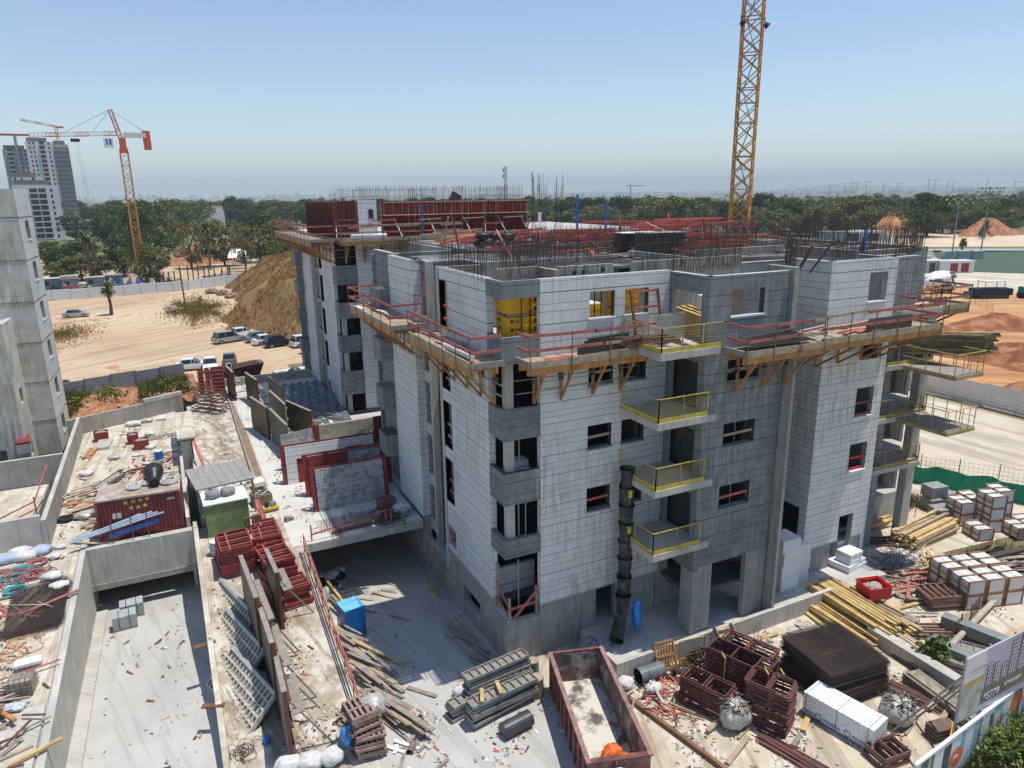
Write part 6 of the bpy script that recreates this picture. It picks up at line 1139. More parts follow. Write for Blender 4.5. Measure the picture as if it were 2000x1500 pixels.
t = thing('wheel_barrow', 'white tub barrow behind the timber crate', 'barrow', (3.6, 46.2, 2.5), .1); m = MB(); m.prism([(0, 0), (.7, .1), (.7, 1.1), (0, 1.1)], .3, .6, WHITEP); m.build('tub', t); m = MB(); [m.beam((x, -.4, .5), (x, 1.2, .3), .05, .05, TIMBO) for x in (0, .7)]; m.build('handle', t)
tangle(5.0, 42.5, 2.5, .4, BLACK, 'black cable squiggle on the pale deck', 3, 14, .015, .02); m = MB(); m.box(0, 0, 0, .25, .3, .3, TIMBG); m.box(.3, .0, 0, .5, .2, .2, TIMBG); tag(m.build('wood_blocks', loc=(4.7, 40.6, 2.5), rz=.3), 'two small wooden blocks on the pale deck', 'blocks')
rg = random.Random(5)
for i, (x, y, mt) in enumerate(((2.0, 48.2, YEL), (2.5, 48.6, mat('orange_tool', (.6, .25, .03))), (1.6, 48.0, mat('straw', (.5, .4, .12))), (3.0, 49.3, mat('straw', (.5, .4, .12))), (3.2, 50.4, YEL), (1.3, 48.4, BLUEW), (2.8, 47.7, PAPER), (2.2, 47.4, PAPER), (1.6, 47.3, PAPER), (3.3, 48.2, WHITEP))): m = MB(); m.blob((0, 0, .15), (.38, .3, .2), mt, 12, 8, .35, i+30); tag(m.build('rubbish_bag', loc=(x, y, 2.52), smooth=True), pos_label('bright rubbish sack behind the canopy', x, y, 2.6), 'sack', 'coloured sacks behind the canopy')
# brown wooden pallets + rail along street edge
t = thing('edge_handrail', 'red board handrail along the right edge of the muddy strip', 'handrail', (5.0, 24.5, 0)); 
for i in range(9): y = i*1.5; MB().tube([(0, y, zst(24.5+y)-.1), (.02, y, zst(24.5+y)+1.1)], .025, RUSTL, 5).build('post', t)
for h in (.3, .75, 1.1):
    for i in range(3): a, b = 24.5+i*4, 28.5+i*4; MB().beam((.02, a-24.5, zst(a)+h), (.02, b-24.5, zst(b)+h), .04, .12, PINK if (i+int(h*10)) % 3 else TIMB).build('board', t)
scatter(60, lambda r: (lambda y: (5.45+.25*(36-y)*.28+r.gauss(.25, .28), y))(r.uniform(24.0, 31.5)), lambda y: .0, 'loose board in the long pile along the strip edge', 'boards along the strip edge', [TIMB, TIMB, mat('honey', (.46, .33, .19), var=.2), TIMBG, TIMBG, TIMBG], 1.6, 3.2, .24, seed=51, th=-1.15, thj=.16, hz_=.55)
scatter(10, lambda r: (r.gauss(6.3, .2), r.uniform(34, 37)), -.6, 'yellow beam standing out of shade by the tank', 'yellow beams by the tank', [TIMBY, TIMBG], 1.8, 2.6, .14, seed=52, th=-1.4, thj=.1, hz_=.5)
scatter(9, lambda r: (r.uniform(7.3, 10), r.uniform(24, 37)), lambda y: zs(y), 'stray plank on the shaded road', 'stray planks on the shaded road', [TIMB, TIMBG], .8, 1.9, .2, seed=53, th=-.9, thj=.5, hz_=.03)
scatter(12, lambda r: (r.uniform(10.5, 11.5), r.uniform(26.2, 29.5)), 0, 'grey board by the base of the left wall', 'boards by the left wall base', [TIMBG], 1.5, 2.8, .15, seed=54, th=-1.35, thj=.15, hz_=.15)
for i in range(14): rgx = random.Random(i); x = rgx.uniform(5.6, 7.5); y = rgx.uniform(36.5, 40); m = MB(); m.blob((0, 0, .2), (.42, .35, .28), PAPER if i % 3 else BLACK, 12, 8, .3, i+90); tag(m.build('rubbish_bag', loc=(x, y, zs(y)+.02+.2*(i % 2)), smooth=True), pos_label('rubbish bag in the shade under the deck edge', x, y, 0), 'sack', 'rubbish bags under the deck edge')
t = thing('blue_wrapped_block', 'tall bright blue wrapped block standing at the strip edge', 'package', (5.95, 31.6, -.5), .17); m = MB(); m.box(0, 0, .1, 1.1, 1.1, 1.75, mat('blue_film', (.01, .15, .42), .35, var=.3, scale=1.5, bump=.3, bscale=6)); m.build('wrapping', t); m = MB(); m.box(.01, .01, 1.75, 1.09, 1.09, 1.77, mat('pale_blue_top', (.16, .50, .68), .5)); m.build('top', t)
text('\u05d1\u05dc\u05d5\u05e7', .18, mat('print_grey', (.12, .2, .26)), t, (.15, .6, 1.775), (0, 0, 0)); text('\u05e9\u05d7\u05d5\u05e8', .18, MATS['print_grey'], t, (.6, .65, 1.775), (0, 0, 0)); text('FOR SIKA' if False else 'BLOCK', .09, MATS['print_grey'], t, (.3, .3, 1.775), (0, 0, 0)) if False else None
MB().box(0, 0, 0, 1.1, 1.1, .1, TIMB).build('pallet_base', t)
t = thing('mesh_gate', 'tan mesh gate leaning against the base of the left wall', 'gate', (12.1, 33.6, -.65), 0); m = MB(); 
for k in range(9): m.beam((-.55, .15+k*.19, 0), (-.02, .15+k*.19, 2.3), .015, .015, GALV)
for k in range(12): f = k/11; m.beam((-.55+.53*f, .1, 2.3*f), (-.55+.53*f, 1.75, 2.3*f), .012, .012, GALV)
for yy in (.1, 1.75): m.beam((-.55, yy, 0), (-.02, yy, 2.3), .05, .05, mat('gate_tan', (.3, .22, .08)))
m.beam((-.55, .1, .02), (-.55, 1.75, .02), .05, .18, YEL); m.build('frame', t)
# pallet tower at the bottom
rg = random.Random(8)
for i in range(15):
    m = MB(); PW = mat('pallet_grey_pink', (.30, .20, .16), var=.3)
    for k in range(6): m.box(k*.21, 0, .1, k*.21+.1, 1.2, .125, PW)
    for k in range(3): m.box(0, k*.55, 0, 1.15, k*.55+.09, .1, PW)
    o = m.build('wooden_pallet') if i == 0 else base.copy()
    if i == 0: base = o
    else: COL.objects.link(o)
    o.location = (4.35+rg.gauss(0, .05), 23.0+rg.gauss(0, .05), .02+i*.135); o.rotation_euler.z = .35*(i % 3 == 0)-.12+(.25 if i > 7 else 0); tag(o, 'grey wooden pallet in the crooked stack at the bottom edge', 'pallet', 'pallets of the crooked bottom stack')
m = MB(); m.blob((0, 0, 0), (.55, .5, .42), mat('clear_wrap', (.55, .54, .5)), 18, 12, .3, 9); tag(m.build('clear_sheeting', loc=(5.3, 23.9, 1.75), smooth=True), 'crumpled clear plastic on the crooked pallet stack', 'sheeting'); m = MB(); m.blob((0, 0, 0), (.25, .3, .45), MATS['blue_sheet'], 14, 10, .35, 5); tag(m.build('blue_bag', loc=(4.15, 23.6, 1.0), smooth=True), 'blue plastic bag hanging on the crooked pallet stack', 'bag')
tangle(2.2, 24.6, .1, .5, RUST, 'rusty starter bar ends left of the rubble bags', 26, 15, .012, .3); tangle(.45, 25.2, .3, .6, RUST, 'rusty wire tufts by the lowest ribbed shutter', 26, 16, .012, .3)
for i in range(14): rgx = random.Random(200+i); x = rgx.uniform(5.6, 7.6); y = rgx.uniform(21.2, 23.2); loose_auto('plank', 'board or strip at the bottom centre clutter', (x, y, .06), (x+rgx.uniform(-.8, .9), y+rgx.uniform(.2, .9), .1), .14, .04, rgx.choice((TIMB, TIMBG, WHITEP, ALUL)), 'plank', 'bottom centre clutter')
# deck stone faced shutters
def stoneform(x, y, rz, L, H, lab, face, holes=(), z=2.5, lean=-.13, extra=None, back=True):
    t = thing('stone_faced_shutter', lab, 'formwork', (x, y, z), rz, 'stone faced wall shutters on the deck'); M = Matrix.Rotation(lean, 4, 'X'); m = MB(); m.wall('y', 0, 0, L, 0, H, .08, list(holes), face, REDF); m.v = [tuple(M@Vector(v)) for v in m.v]; m.build('stone_face', t)
    if back:
        m = MB(); n = int(L/.4)
        for i in range(n+1): m.box(-.15+i*(L+.3)/n-.04, .1, 0, -.15+i*(L+.3)/n+.04, .3, H+.1, REDF, M)
        m.box(-.3, .085, 0, L+.3, .1, H+.12, REDF, M)
        for h in (.2, H*.5, H): m.box(-.3, .3, h-.06, L+.3, .42, h+.06, REDF, M)
        m.build('steel_back', t); m = MB()
        for xx in (.4, L-.4): m.beam((xx, .9, H*.7), (xx, 2.0, .05), .07, .07, mat('brown_brace', (.22, .15, .10)))
        m.build('brace', t)
    if extra: extra(t, M)
    return t
FG1 = mat('pale_grey_stone_face', (.42, .43, .42), var=.1, scale=3, courses=.34, col2=(.24, .26, .27), c2scale=2.5, c2lo=.5, c2hi=.56); FW1 = mat('white_stone_face', (.72, .72, .71), var=.05, courses=.36)
def lad(t, M): m = MB(); [m.beam(M@Vector((3.55+s, -.12, 0)), M@Vector((3.45+s, -.1, 1.6)), .05, .04, GALV) for s in (0, .38)]; [m.beam(M@Vector((3.55-.02*k, -.12, .15+.25*k)), M@Vector((3.93-.02*k, -.12, .15+.25*k)), .04, .04, GALV) for k in range(6)]; m.build('ladder', t)
stoneform(6.75, 41.15, .015, 4.2, 2.65, 'front pale grey stone faced shutter with a ladder shadow', FG1, extra=lad)
stoneform(6.75, 43.6, .0, 5.1, 2.7, 'dark red shutter back behind the front stone face', REDF, holes=(), extra=lambda t, M: MB().box(2.6, -.03, 1.2, 4.7, -.003, 2.6, FG1, M).build('stone_patch', t))
stoneform(5.75, 46.4, -.02, 6.0, 2.6, 'long bright white stone faced shutter with openings', FW1, holes=((.7, 1.9, .0, 1.7), (2.1, 3.3, 1.1, 1.9), (4.0, 5.2, 1.35, 2.0)))
stoneform(6.0, 49.0, .3, 2.4, 2.6, 'grey stone faced shutter farthest back on the deck', FG1, back=False); m = MB(); m.box(0, 0, 0, .3, .35, 2.8, REDF); tag(m.build('red_channel', loc=(8.4, 49.8, 2.5), rz=.3), 'dark red upright channel between rear shutters', 'channel'); m = MB(); m.box(0, 0, 0, 5.2, .3, 1.5, mat('green_grey_conc', (.30, .29, .24), var=.25)); tag(m.build('concrete_upstand', loc=(9.0, 53.6, 2.5), rz=.02), 'low greenish concrete upstand below the second block', 'wall')
t = thing('wall_shutter', 'rust red steel shutter with timber props beside the left wall', 'formwork', (12.0, 47.3, 2.5), .1); m = MB(); m.box(0, 0, 0, 1.6, .08, 3.6, mat('shutter_rust', (.22, .06, .035), var=.35, scale=3)); [m.box(i*.3, -.08, 0, i*.3+.07, 0, 3.6, RUSTL) for i in range(6)]; m.box(0, -.16, 1.6, 1.6, -.08, 1.75, RUST); m.build('panel', t); m = MB(); [m.beam((0, 0, 3.2-.5*k), (-1.4, -.6, 1.4-.5*k), .1, .08, TIMBO) for k in range(3)]; m.build('brace', t)
tallpanel(6.6, 51.5, 2.5, .1, 5.0, 2.6, 'dark shutter standing in the row before the second block', props=False, inner=TIMBG, mt=mat('olive_ply', (.10, .09, .06), .6, var=.3)); tallpanel(7.3, 56.8, 2.5, .1, 5.0, 2.7, 'olive shutter in the long row of standing panels', props=False, inner=TIMBG, mt=MATS['olive_ply']); tallpanel(8.0, 62.5, 2.5, .12, 4.6, 2.7, 'farthest shutter in the long row of standing panels', props=False, inner=TIMBG, mt=MATS['olive_ply'])
tallpanel(4.6, 69.8, 2.5, .1, 3.4, 2.8, 'dark shutter standing alone beside the puddle line'); tallpanel(6.3, 66.5, 2.5, .16, 3.6, 2.6, 'red backed shutter leaning at the rear of the deck'); tallpanel(5.9, 56.5, 2.5, .2, 4.0, 2.7, 'dark shutter with long props near the puddle line')
tallpanel(9.0, 55.2, 2.5, .3, 4.2, 2.3, 'red edged shutter in the shade of the second block', inner=REDF, props=False)
t = thing('shutter_row', 'rack of upright red and grey shutters at the rear of the strip', 'formwork', (1.2, 73.5, 2.5), .0)
for i, (x, w_, c) in enumerate(((0, .55, 0), (.65, .45, 1), (1.2, 1.2, 0))): m = MB(); cc = (REDF, mat('mid_red', (.38, .07, .06)))[c]; m.box(x+.5, 0, 0, x+.5+w_, .08, 2.7, cc); [m.box(x+.5, -.08, k*.38, x+.5+w_, 0, k*.38+.1, PINK) for k in range(7)]; [m.box(x+.5+k*(w_-.08), -.1, 0, x+.58+k*(w_-.08), 0, 2.7, PINK) for k in (0, 1)]; m.build('shutter', t)
m = MB(); m.box(3.2, 0, 0, 3.7, .1, 2.9, WHITEP); [m.box(3.28, -.03, .15+k*.35, 3.62, 0, .38+k*.35, BLACK) for k in range(8)]; m.build('hollow_panel', t)
frames(14, .9, 68.2, -.9, 3.0, 1.0, 2.2, RUSTL, 'brown frame in the slanting bundle behind the duct', 'frames in the slanting bundle', z=2.5, cross=1, jit=.12)
# rebar mat at deck edge, rail
m = MB()
for i in range(28): m.tube([(6.3+i*.16, 38.2, 2.56), (6.6+i*.16, 39.9, 2.58)], .012, BAR, 3, False)
for i in range(11): m.tube([(6.2, 38.2+i*.16, 2.58), (11, 38.3+i*.16, 2.6)], .012, BAR, 3, False)
tag(m.build('reinforcement_mat'), 'dark reinforcement mat lying at the deck edge', 'mesh')
t = thing('edge_handrail', 'red handrail along the deck edge above the garage', 'handrail', (5.6, 37.5, 2.5))
for x in (0, 1.4, 4.3, 4.6): MB().beam((x, 0, 0), (x, 0, 1.0), .07, .07, CORAL).build('post', t)
MB().beam((0, 0, .4), (4.5, .1, .95), .06, .08, CORAL).build('board', t); MB().beam((1.2, .3, .12), (5.2, .6, .14), .2, .16, RUSTL).build('board', t)
t = thing('brown_box', 'dark brown box on the deck edge near the shaded wall', 'box', (10.1, 39.2, 2.5), .1); MB().box(0, 0, 0, 1.0, .8, .65, mat('brown_box', (.16, .09, .08), var=.3)).build('body', t); MB().box(-.02, -.02, .65, 1.02, .82, .72, RUSTL).build('lid', t)
m = MB(); m.blob((0, 0, .2), (.6, .5, .3), PAPER, 16, 10, .3, 77); tag(m.build('sheeting', loc=(11.2, 38.9, 2.5), smooth=True), 'white plastic sheeting heap in the deck corner', 'sheeting')
t = thing('timber_stair', 'small timber stair from strip to deck beside the handrail', 'stair', (4.1, 36.5, 1.5), .05)
for x in (0, 1.0): MB().beam((x, 0, 0), (x, 1.2, 1.0), .05, .2, RUSTL).build('stringer', t)
for i in range(5): MB().box(0.03, .1+i*.24, .12+i*.2, .97, .32+i*.24, .16+i*.2, TIMB).build('tread', t)
rtp = thing('shutter_bundle', 'long red shutters leaning right of the green hut', 'formwork', (3.2, 41.0, 2.5), 0)
for i in range(4): MB().beam((.15*i, -2.0, .1), (.05*i+.1, 1.6, .9), .1, .25, REDF if i % 2 else PINK).build('shutter', rtp)
loose('timber_edge', (3.75, 47, 2.6), (4.1, 75, 2.6), .12, .3, TIMBG, 'long timber edging between muddy strip and pale deck', 'edging')
scatter(16, lambda r: (r.uniform(7.5, 12), r.uniform(56.5, 62)), 2.5, 'scaffold board in the shaded corner of the second block', 'boards in the shaded corner', [TIMBG, TIMB, GALV], 1.5, 4, .1, seed=61, th=-1.0, thj=.2, hz_=.6)
m = MB(); m.grid(24, 18, lambda u, v: (lerp(9.2, 13.0, u), lerp(57.5, 74, v), 2.5+.8*abs(sin(u*4+v*7))*sin(v*pi)*u+.1*sin(u*31)*sin(v*23)), mat('dark_tarp', (.10, .12, .14), .6, var=.3, bump=.5, bscale=3)); tag(m.build('dark_tarpaulin'), 'wrinkled dark tarpaulin along the foot of the second block', 'tarpaulin')
m = MB(); m.grid(10, 6, lambda u, v: (lerp(11.6, 15.5, u), lerp(52.5, 56, v), 2.5+.9*sin(u*pi)*sin(v*pi)+.1*sin(u*20+v*9)), BLACK); tag(m.build('black_sheet_heap', smooth=True), 'crumpled black sheeting below the white wall of the second block', 'sheeting')

# ================= BACKGROUND =================
TREES = [(-57,553,18.2,0,12.4),(-74,898,17.0,0,22.8),(-47,707,13.5,1,15.8),(-19,349,16.5,1,10.4),(-13,382,17.5,0,11.4),(-7,310,19.5,1,13.8),(-4,242,10.7,1,10.8),(0,373,19.6,0,16.6),(9,470,19.9,2,21.0),(7,376,11.4,1,9.5),(8,243,13.7,3,10.9),(4,333,7.4,2,7.4),(23,536,17.9,0,20.0),(54,613,20.5,1,13.8),(65,603,19.2,1,18.1),(77,593,17.5,0,17.8),(80,534,18.7,0,20.1),(18,246,13.2,0,11.0),(22,225,13.9,3,6.7),(30,255,14.7,1,11.5),(33,236,13.5,0,10.7),(34,223,8.7,0,6.7),(38,233,11.1,1,7.0),(-38,317,5.9,1,9.5),(-24,231,9.1,1,8.6),(-20,224,6.6,0,8.4),(-16,226,5.9,1,7.4),(-26,227,4.4,2,5.8),(-23,283,7.8,2,10.6),(-10,230,10.0,1,8.6),(-3,204,9.7,0,7.6),(229,294,18.6,0,25.5),(215,336,13.7,4,14.9),(245,347,17.8,1,15.8),(225,364,17.0,1,15.9),(208,300,10.5,0,12.2),(301,299,18.7,1,15.8),(249,238,11.9,0,16.9),(279,244,13.7,3,13.8),(310,252,16.9,0,20.8),(321,250,17.5,0,18.2),(347,260,12.8,2,16.1),(454,331,14.3,5,5.9),(316,214,17.8,1,21.3),(394,249,15.8,0,17.4),(318,189,7.5,5,4.4),(438,251,14.1,1,18.8),(444,245,14.5,0,18.9),(240,442,18.6,3,13.5),(269,292,14.4,1,14.8),(267,314,14.8,1,18.4),(279,254,15.7,1,16.9),(308,260,15.2,0,18.0),(347,227,15.5,0,15.5),(276,286,13.8,3,14.8),(210,362,15.5,1,15.6),(199,386,15.5,0,16.2),(-40,449,12.0,1,12.1),(-25,534,17.7,0,15.9),(24,401,9.8,0,10.8),(54,767,15.6,1,20.6),(103,568,17.2,1,17.2),(108,604,18.3,1,17.1),(110,558,18.7,0,16.7),(127,568,18.9,0,17.4),(144,578,16.9,1,21.7),(144,549,17.1,1,15.8),(148,512,17.6,1,15.8),(150,487,16.6,1,13.7),(163,494,18.0,1,16.5),(180,504,18.2,1,16.0),(200,519,16.9,1,18.4),(191,470,18.1,1,14.0),(202,465,17.1,1,15.8),(219,478,16.4,1,14.7),(227,479,15.6,1,15.0),(238,463,17.9,1,18.3),(226,418,16.0,1,12.8),(230,413,15.8,2,17.5),(249,419,17.5,1,18.3),(269,438,15.6,1,15.8),(283,443,16.8,1,20.4),(279,411,16.7,1,14.0),(274,391,15.7,1,16.3),(289,390,16.3,0,13.7),(289,375,16.1,1,15.4),(309,386,16.8,2,15.9),(317,377,16.2,1,13.4),(330,381,16.0,1,16.0),(334,370,14.0,1,16.7),(341,357,13.9,0,16.1),(352,363,13.8,1,15.6),(337,330,14.8,2,15.6),(348,328,15.7,2,18.3),(341,314,14.0,1,12.7),(387,337,13.1,0,19.1),(377,319,14.7,2,18.7),(404,332,13.0,0,17.8),(392,311,13.7,2,18.6),(378,287,15.5,1,17.4),(388,285,13.5,2,13.1),(401,287,14.4,1,16.8),(418,289,13.4,0,15.4),(439,292,12.5,2,16.5),(435,277,14.6,2,19.1),(451,280,12.5,1,17.5),(419,251,13.5,0,16.8),(437,251,12.8,2,16.0),(466,259,12.5,1,18.8),(171,372,14.1,0,15.3),(188,381,12.7,2,16.4),(196,365,12.8,2,16.3),(201,351,11.4,0,14.9),(219,355,11.2,2,16.0),(218,330,12.9,2,14.2),(241,344,11.3,1,17.4),(244,329,12.0,3,12.1),(256,321,12.0,1,15.1),(271,321,11.5,0,13.3),(276,313,10.7,3,11.3),(273,289,11.4,0,11.6),(287,290,11.8,0,15.6),(305,291,11.2,0,15.2),(309,280,10.3,2,16.6),(311,271,12.6,1,12.5),(316,261,10.3,2,14.1),(333,259,11.7,3,11.4),(341,244,10.9,3,16.4),(353,239,12.8,3,11.9),(347,222,10.4,3,15.9),(360,220,11.5,2,16.9),(383,224,11.7,1,12.8),(381,215,10.8,3,15.3),(-71,778,17.6,0,24.4),(-54,670,19.4,1,15.5),(-41,745,16.0,1,18.2),(-32,718,18.6,1,22.2),(-15,665,16.7,1,16.1),(-3,720,17.6,1,16.7),(8,623,18.0,1,17.9),(23,669,17.9,0,18.3),(31,602,18.5,0,14.1),(45,621,18.2,0,18.0),(58,596,17.6,1,20.5),(68,564,15.4,1,15.0),(82,596,17.2,1,17.9),(102,607,15.3,1,18.2)]
def crown_mb(kind, seed):
    rg = random.Random(seed); m = MB(); H = 1.0
    mats_ = {0: [LEAF[0]], 1: [LEAF[1]], 2: [LEAF[2]], 3: [LEAF[3]], 4: [LEAF[4]], 5: [LEAF[1]]}[kind]
    n = {0: 46, 1: 54, 2: 44, 3: 34, 4: 30, 5: 30}[kind]; cl = []
    for i in range(n):
        a = rg.uniform(0, 6.28); 
        if kind == 5: z = rg.uniform(.1, 1); r = .5*(1-z)**.6*sqrt(rg.random()); s = .13
        else:
            z = rg.uniform(.16, .93); env = sin(min(1, (z-.08)/.5)*pi/2)*(1-max(0, (z-.55)/.5)**2.0*.85)*(1+.25*sin(a*2+seed)+.15*sin(a*5+seed)); r = .46*env*rg.uniform(.35, 1); s = rg.uniform(.09, .16)
        cl.append((r*cos(a), r*sin(a), z, s))
    for cx, cy, cz, s in cl:
        mt = rg.choice(mats_)
        for k in range(105 if kind != 3 else 70):
            d = Vector((rg.gauss(0, 1), rg.gauss(0, 1), rg.gauss(0, .8))); d = d.normalized()*s*rg.uniform(.55, 1.08)
            c = Vector((cx, cy, cz))+Vector((d.x, d.y, d.z*.75)); q = .016*rg.uniform(.6, 1.5); u = Vector((rg.gauss(0, 1), rg.gauss(0, 1), rg.gauss(0, .7))).normalized()*q; v = u.cross(Vector((rg.gauss(0, 1), rg.gauss(0, 1), rg.gauss(0, 1))).normalized())*.9
            m.poly([c-u-v, c+u-v, c+u*.7+v, c-u*.8+v], mt)
    return m, cl
PROTO = {}
def tree_proto(kind, var):
    m, cl = crown_mb(kind, kind*10+var); cr = m.build('crown'); t = MB(); rg = random.Random(var)
    t.tube([(0, 0, -.03), (.01, .01, .25), (0, -.01, .5), (.01, 0, .75)], [.03, .022, .014, .005], BARK, 6)
    for cx, cy, cz, s in cl[::5]: t.tube([(0, 0, max(.12, cz*.5)), (cx*.5, cy*.5, cz*.8), (cx, cy, cz)], [.012, .008, .003], BARK, 4)
    tr = t.build('trunk'); return cr, tr
KN = {0: 'olive green eucalyptus', 1: 'dense dark green tree', 2: 'fresh mid green tree', 3: 'thin dusty brown green tree', 4: 'bare pinkish brown tree', 5: 'narrow dark cypress'}
used_ = set()
for i, (x, y, h, k, w_) in enumerate(TREES):
    v = i % 3
    key = (k, v)
    if key not in PROTO: PROTO[key] = tree_proto(k, v)
    cr, tr = PROTO[key]; a, b = where(x, y, h*.7)
    t = thing('tree', KN[k]+(' on the skyline' if y > 330 else ' behind the sites'), 'tree', (x, y, 0), (i*2.4) % 6.28, 'trees round the sites')
    for o in (cr, tr):
        c = o.copy() if key in used_ else o
        if key in used_: COL.objects.link(c)
        c.parent = t; c.scale = (w_*1.3, w_*1.3, h/.92)
    used_.add(key)
# far woods, one mass
rg = random.Random(17); m = MB()
for i in range(1500):
    x, y = 0, 0
    az = YAW-.66+rg.random()*1.32; D = rg.uniform(620, 1500); x = D*sin(az); y = D*cos(az); hh = rg.uniform(7, 14)*(1 if az > .1 else .85); r = rg.uniform(5, 10)
    for k in range(26):
        d = Vector((rg.gauss(0, .5), rg.gauss(0, .5), abs(rg.gauss(.35, .35)))); q = r*.22*rg.uniform(.6, 1.4); c = Vector((x+d.x*r, y+d.y*r, min(1, d.z)*hh)); u = Vector((rg.gauss(0, 1), rg.gauss(0, 1), rg.gauss(0, .6))).normalized()*q; v = u.cross(Vector((rg.gauss(0, 1), rg.gauss(0, 1), rg.gauss(0, 1))).normalized()); m.poly([c-u-v, c+u-v, c+u+v, c-u+v], LEAF[(0, 1, 1, 2)[k % 4]])
o = m.build('far_woods'); o['kind'] = 'stuff'
# distant towns
def town(name, n, az0, az1, d0, d1, hmax, seed, mt):
    rg = random.Random(seed); m = MB()
    for i in range(n):
        az = lerp(az0, az1, rg.random()); D = rg.uniform(d0, d1); x = D*sin(az); y = D*cos(az); h = rg.uniform(.25, 1)**2*hmax; w2 = rg.uniform(12, 32); m.cbox(x, y, h/2, w2, w2*.7, h, mt, az)
    o = m.build(name); o['kind'] = 'stuff'
TWN = mat('town_pale', (.55, .54, .52), var=.2)
town('distant_town', 200, YAW-.56, YAW-.2, 6500, 9000, 60, 3, TWN); town('distant_suburb', 320, YAW-.05, YAW+.64, 3300, 6500, 22, 4, TWN)
# distant cranes (right horizon)
rg = random.Random(6)
for i, px in enumerate((1228, 1604, 1632, 1646, 1655, 1672, 1705, 1732, 1790, 1802, 1826, 1836, 1900, 1953)):
    az = YAW+math.atan((px-1000)/1383.6); D = rg.uniform(2600, 3600) if i else 1500; x = D*sin(az); y = D*cos(az); h = D*(.0078 if i else .006)+21+rg.uniform(-4, 8); L = rg.uniform(35, 60)*(1 if i else .6)
    t = thing('tower_crane', pos_label('faint distant tower crane on the horizon', x, y, h), 'crane', (x, y, 0), rg.uniform(-.5, .5), 'distant cranes on the horizon'); MB().box(-.9, -.9, 0, .9, .9, h, GALV).build('mast', t); MB().box(-L*.3, -.8, h-2, L, .8, h-.4, GALV).build('jib', t)
# tower cranes
def lattice(m, p, q, w_, n, mt, r=.05, twist=0, diag=True, tri=False):
    p = Vector(p); q = Vector(q); d = (q-p).normalized(); up = Vector((0, 0, 1)) if abs(d.z) < .9 else Vector((1, 0, 0)); a = d.cross(up).normalized(); b = a.cross(d)
    cs = [(a*cos(t)+b*sin(t))*w_*.7071 for t in [twist+pi/4+k*pi/2 for k in range(4)]] if not tri else [a*w_*.5, -a*w_*.5, b*w_*.9]
    K = len(cs)
    for c in cs: m.beam(p+c, q+c, r*2, r*2, mt)
    for i in range(n):
        s = p.lerp(q, i/n); e = p.lerp(q, (i+1)/n)
        for k in range(K):
            c1, c2 = cs[k], cs[(k+1) % K]; m.beam(s+c1, e+c2, r*1.2, r*1.2, mt)
            if diag: m.beam(s+c2, e+c1, r*1.2, r*1.2, mt)
            if i % 2 == 0: m.beam(s+c1, s+c2, r*1.3, r*1.3, mt)
t = thing('tower_crane', 'tall yellow lattice tower crane mast rising out of the picture', 'crane', (51.8, 54.7, 0), .7)
m = MB(); lattice(m, (0, 0, 0), (0, 0, 58), 1.75, 38, CRANE, .075); m.build('mast', t)
m = MB()
for i in range(19):
    z = i*3+.4; s = 1 if i % 2 else -1; z1 = z+3
    for dx in (-.18, .18): m.beam((dx, -.5*s, z), (dx, .5*s, z1), .04, .04, BLACK)
    for k in range(9): m.beam((-.18, s*(-.5+k/9), z+k/3), (.18, s*(-.5+k/9), z+k/3), .03, .03, BLACK)
m.build('ladder', t)
for i in range(5): MB().box(-.8, -.8, 5.2+i*6, .1, .8, 5.26+i*6, GALV).build('rest_platform', t)
for (x, y) in ((-1.5, .9), (.3, -1.05)): m = MB(); m.beam((0, 0, .5), (x*.0, 0, 0), .05, .05, BLACK); m.tube([(0, 0, 0), (.1, -.3, -.25)], [.18, .32], BLACK, 10); o = m.build('floodlight', t, (x, y, 36.1))
MB().beam((-.9, .8, 36.6), (-1.6, .9, 36.6), .06, .06, BLACK).build('lamp_arm', t)
t = thing('tower_crane', 'orange red and white tower crane beyond the pale fence, cab under the jib', 'crane', (-5.0, 203.7, 0), .12)
m = MB(); lattice(m, (0, 0, 0), (0, 0, 32), 1.7, 22, CRANE, .09, diag=False); m.build('mast', t)
m = MB(); m.prism([(-.9, -.9), (.9, -.9), (.9, .9), (-.9, .9)], 32, 33, CAN); m.prism([(-.7, -.7), (.7, -.7), (.7, .7), (-.7, .7)], 33, 35.5, CAN); m.build('slewing_unit', t)
m = MB()
for i in range(6): lattice(m, (-.9-i*3.0, 0, 36.0-.15*i), (-.9-(i+1)*3.0, 0, 35.85-.15*i), 1.0, 4, CWHITE if i % 2 else CAN, .06, diag=False, tri=True)
m.build('jib', t); m = MB(); lattice(m, (-.3, 0, 35.5), (-1.7, 0, 41.8), .8, 6, CAN, .08, diag=False); m.build('apex', t)
m = MB(); m.box(.5, -.7, 35.6, 5.2, .7, 36.7, CWHITE); m.beam((2.8, 0, 38.8), (4.8, 0, 36.8), .1, .1, CWHITE); m.build('counter_jib', t); MB().box(4.6, -.6, 32.8, 6.2, .6, 37.2, CAN).build('counterweight', t)
m = MB(); m.box(-4.0, -.8, 33.2, -2.0, .8, 35.3, GLOSSW); m.box(-3.6, -.83, 33.8, -3.2, -.8, 35.1, BLUE); m.box(-2.9, -.83, 33.8, -2.4, -.8, 35.1, BLUE); m.build('cab', t)
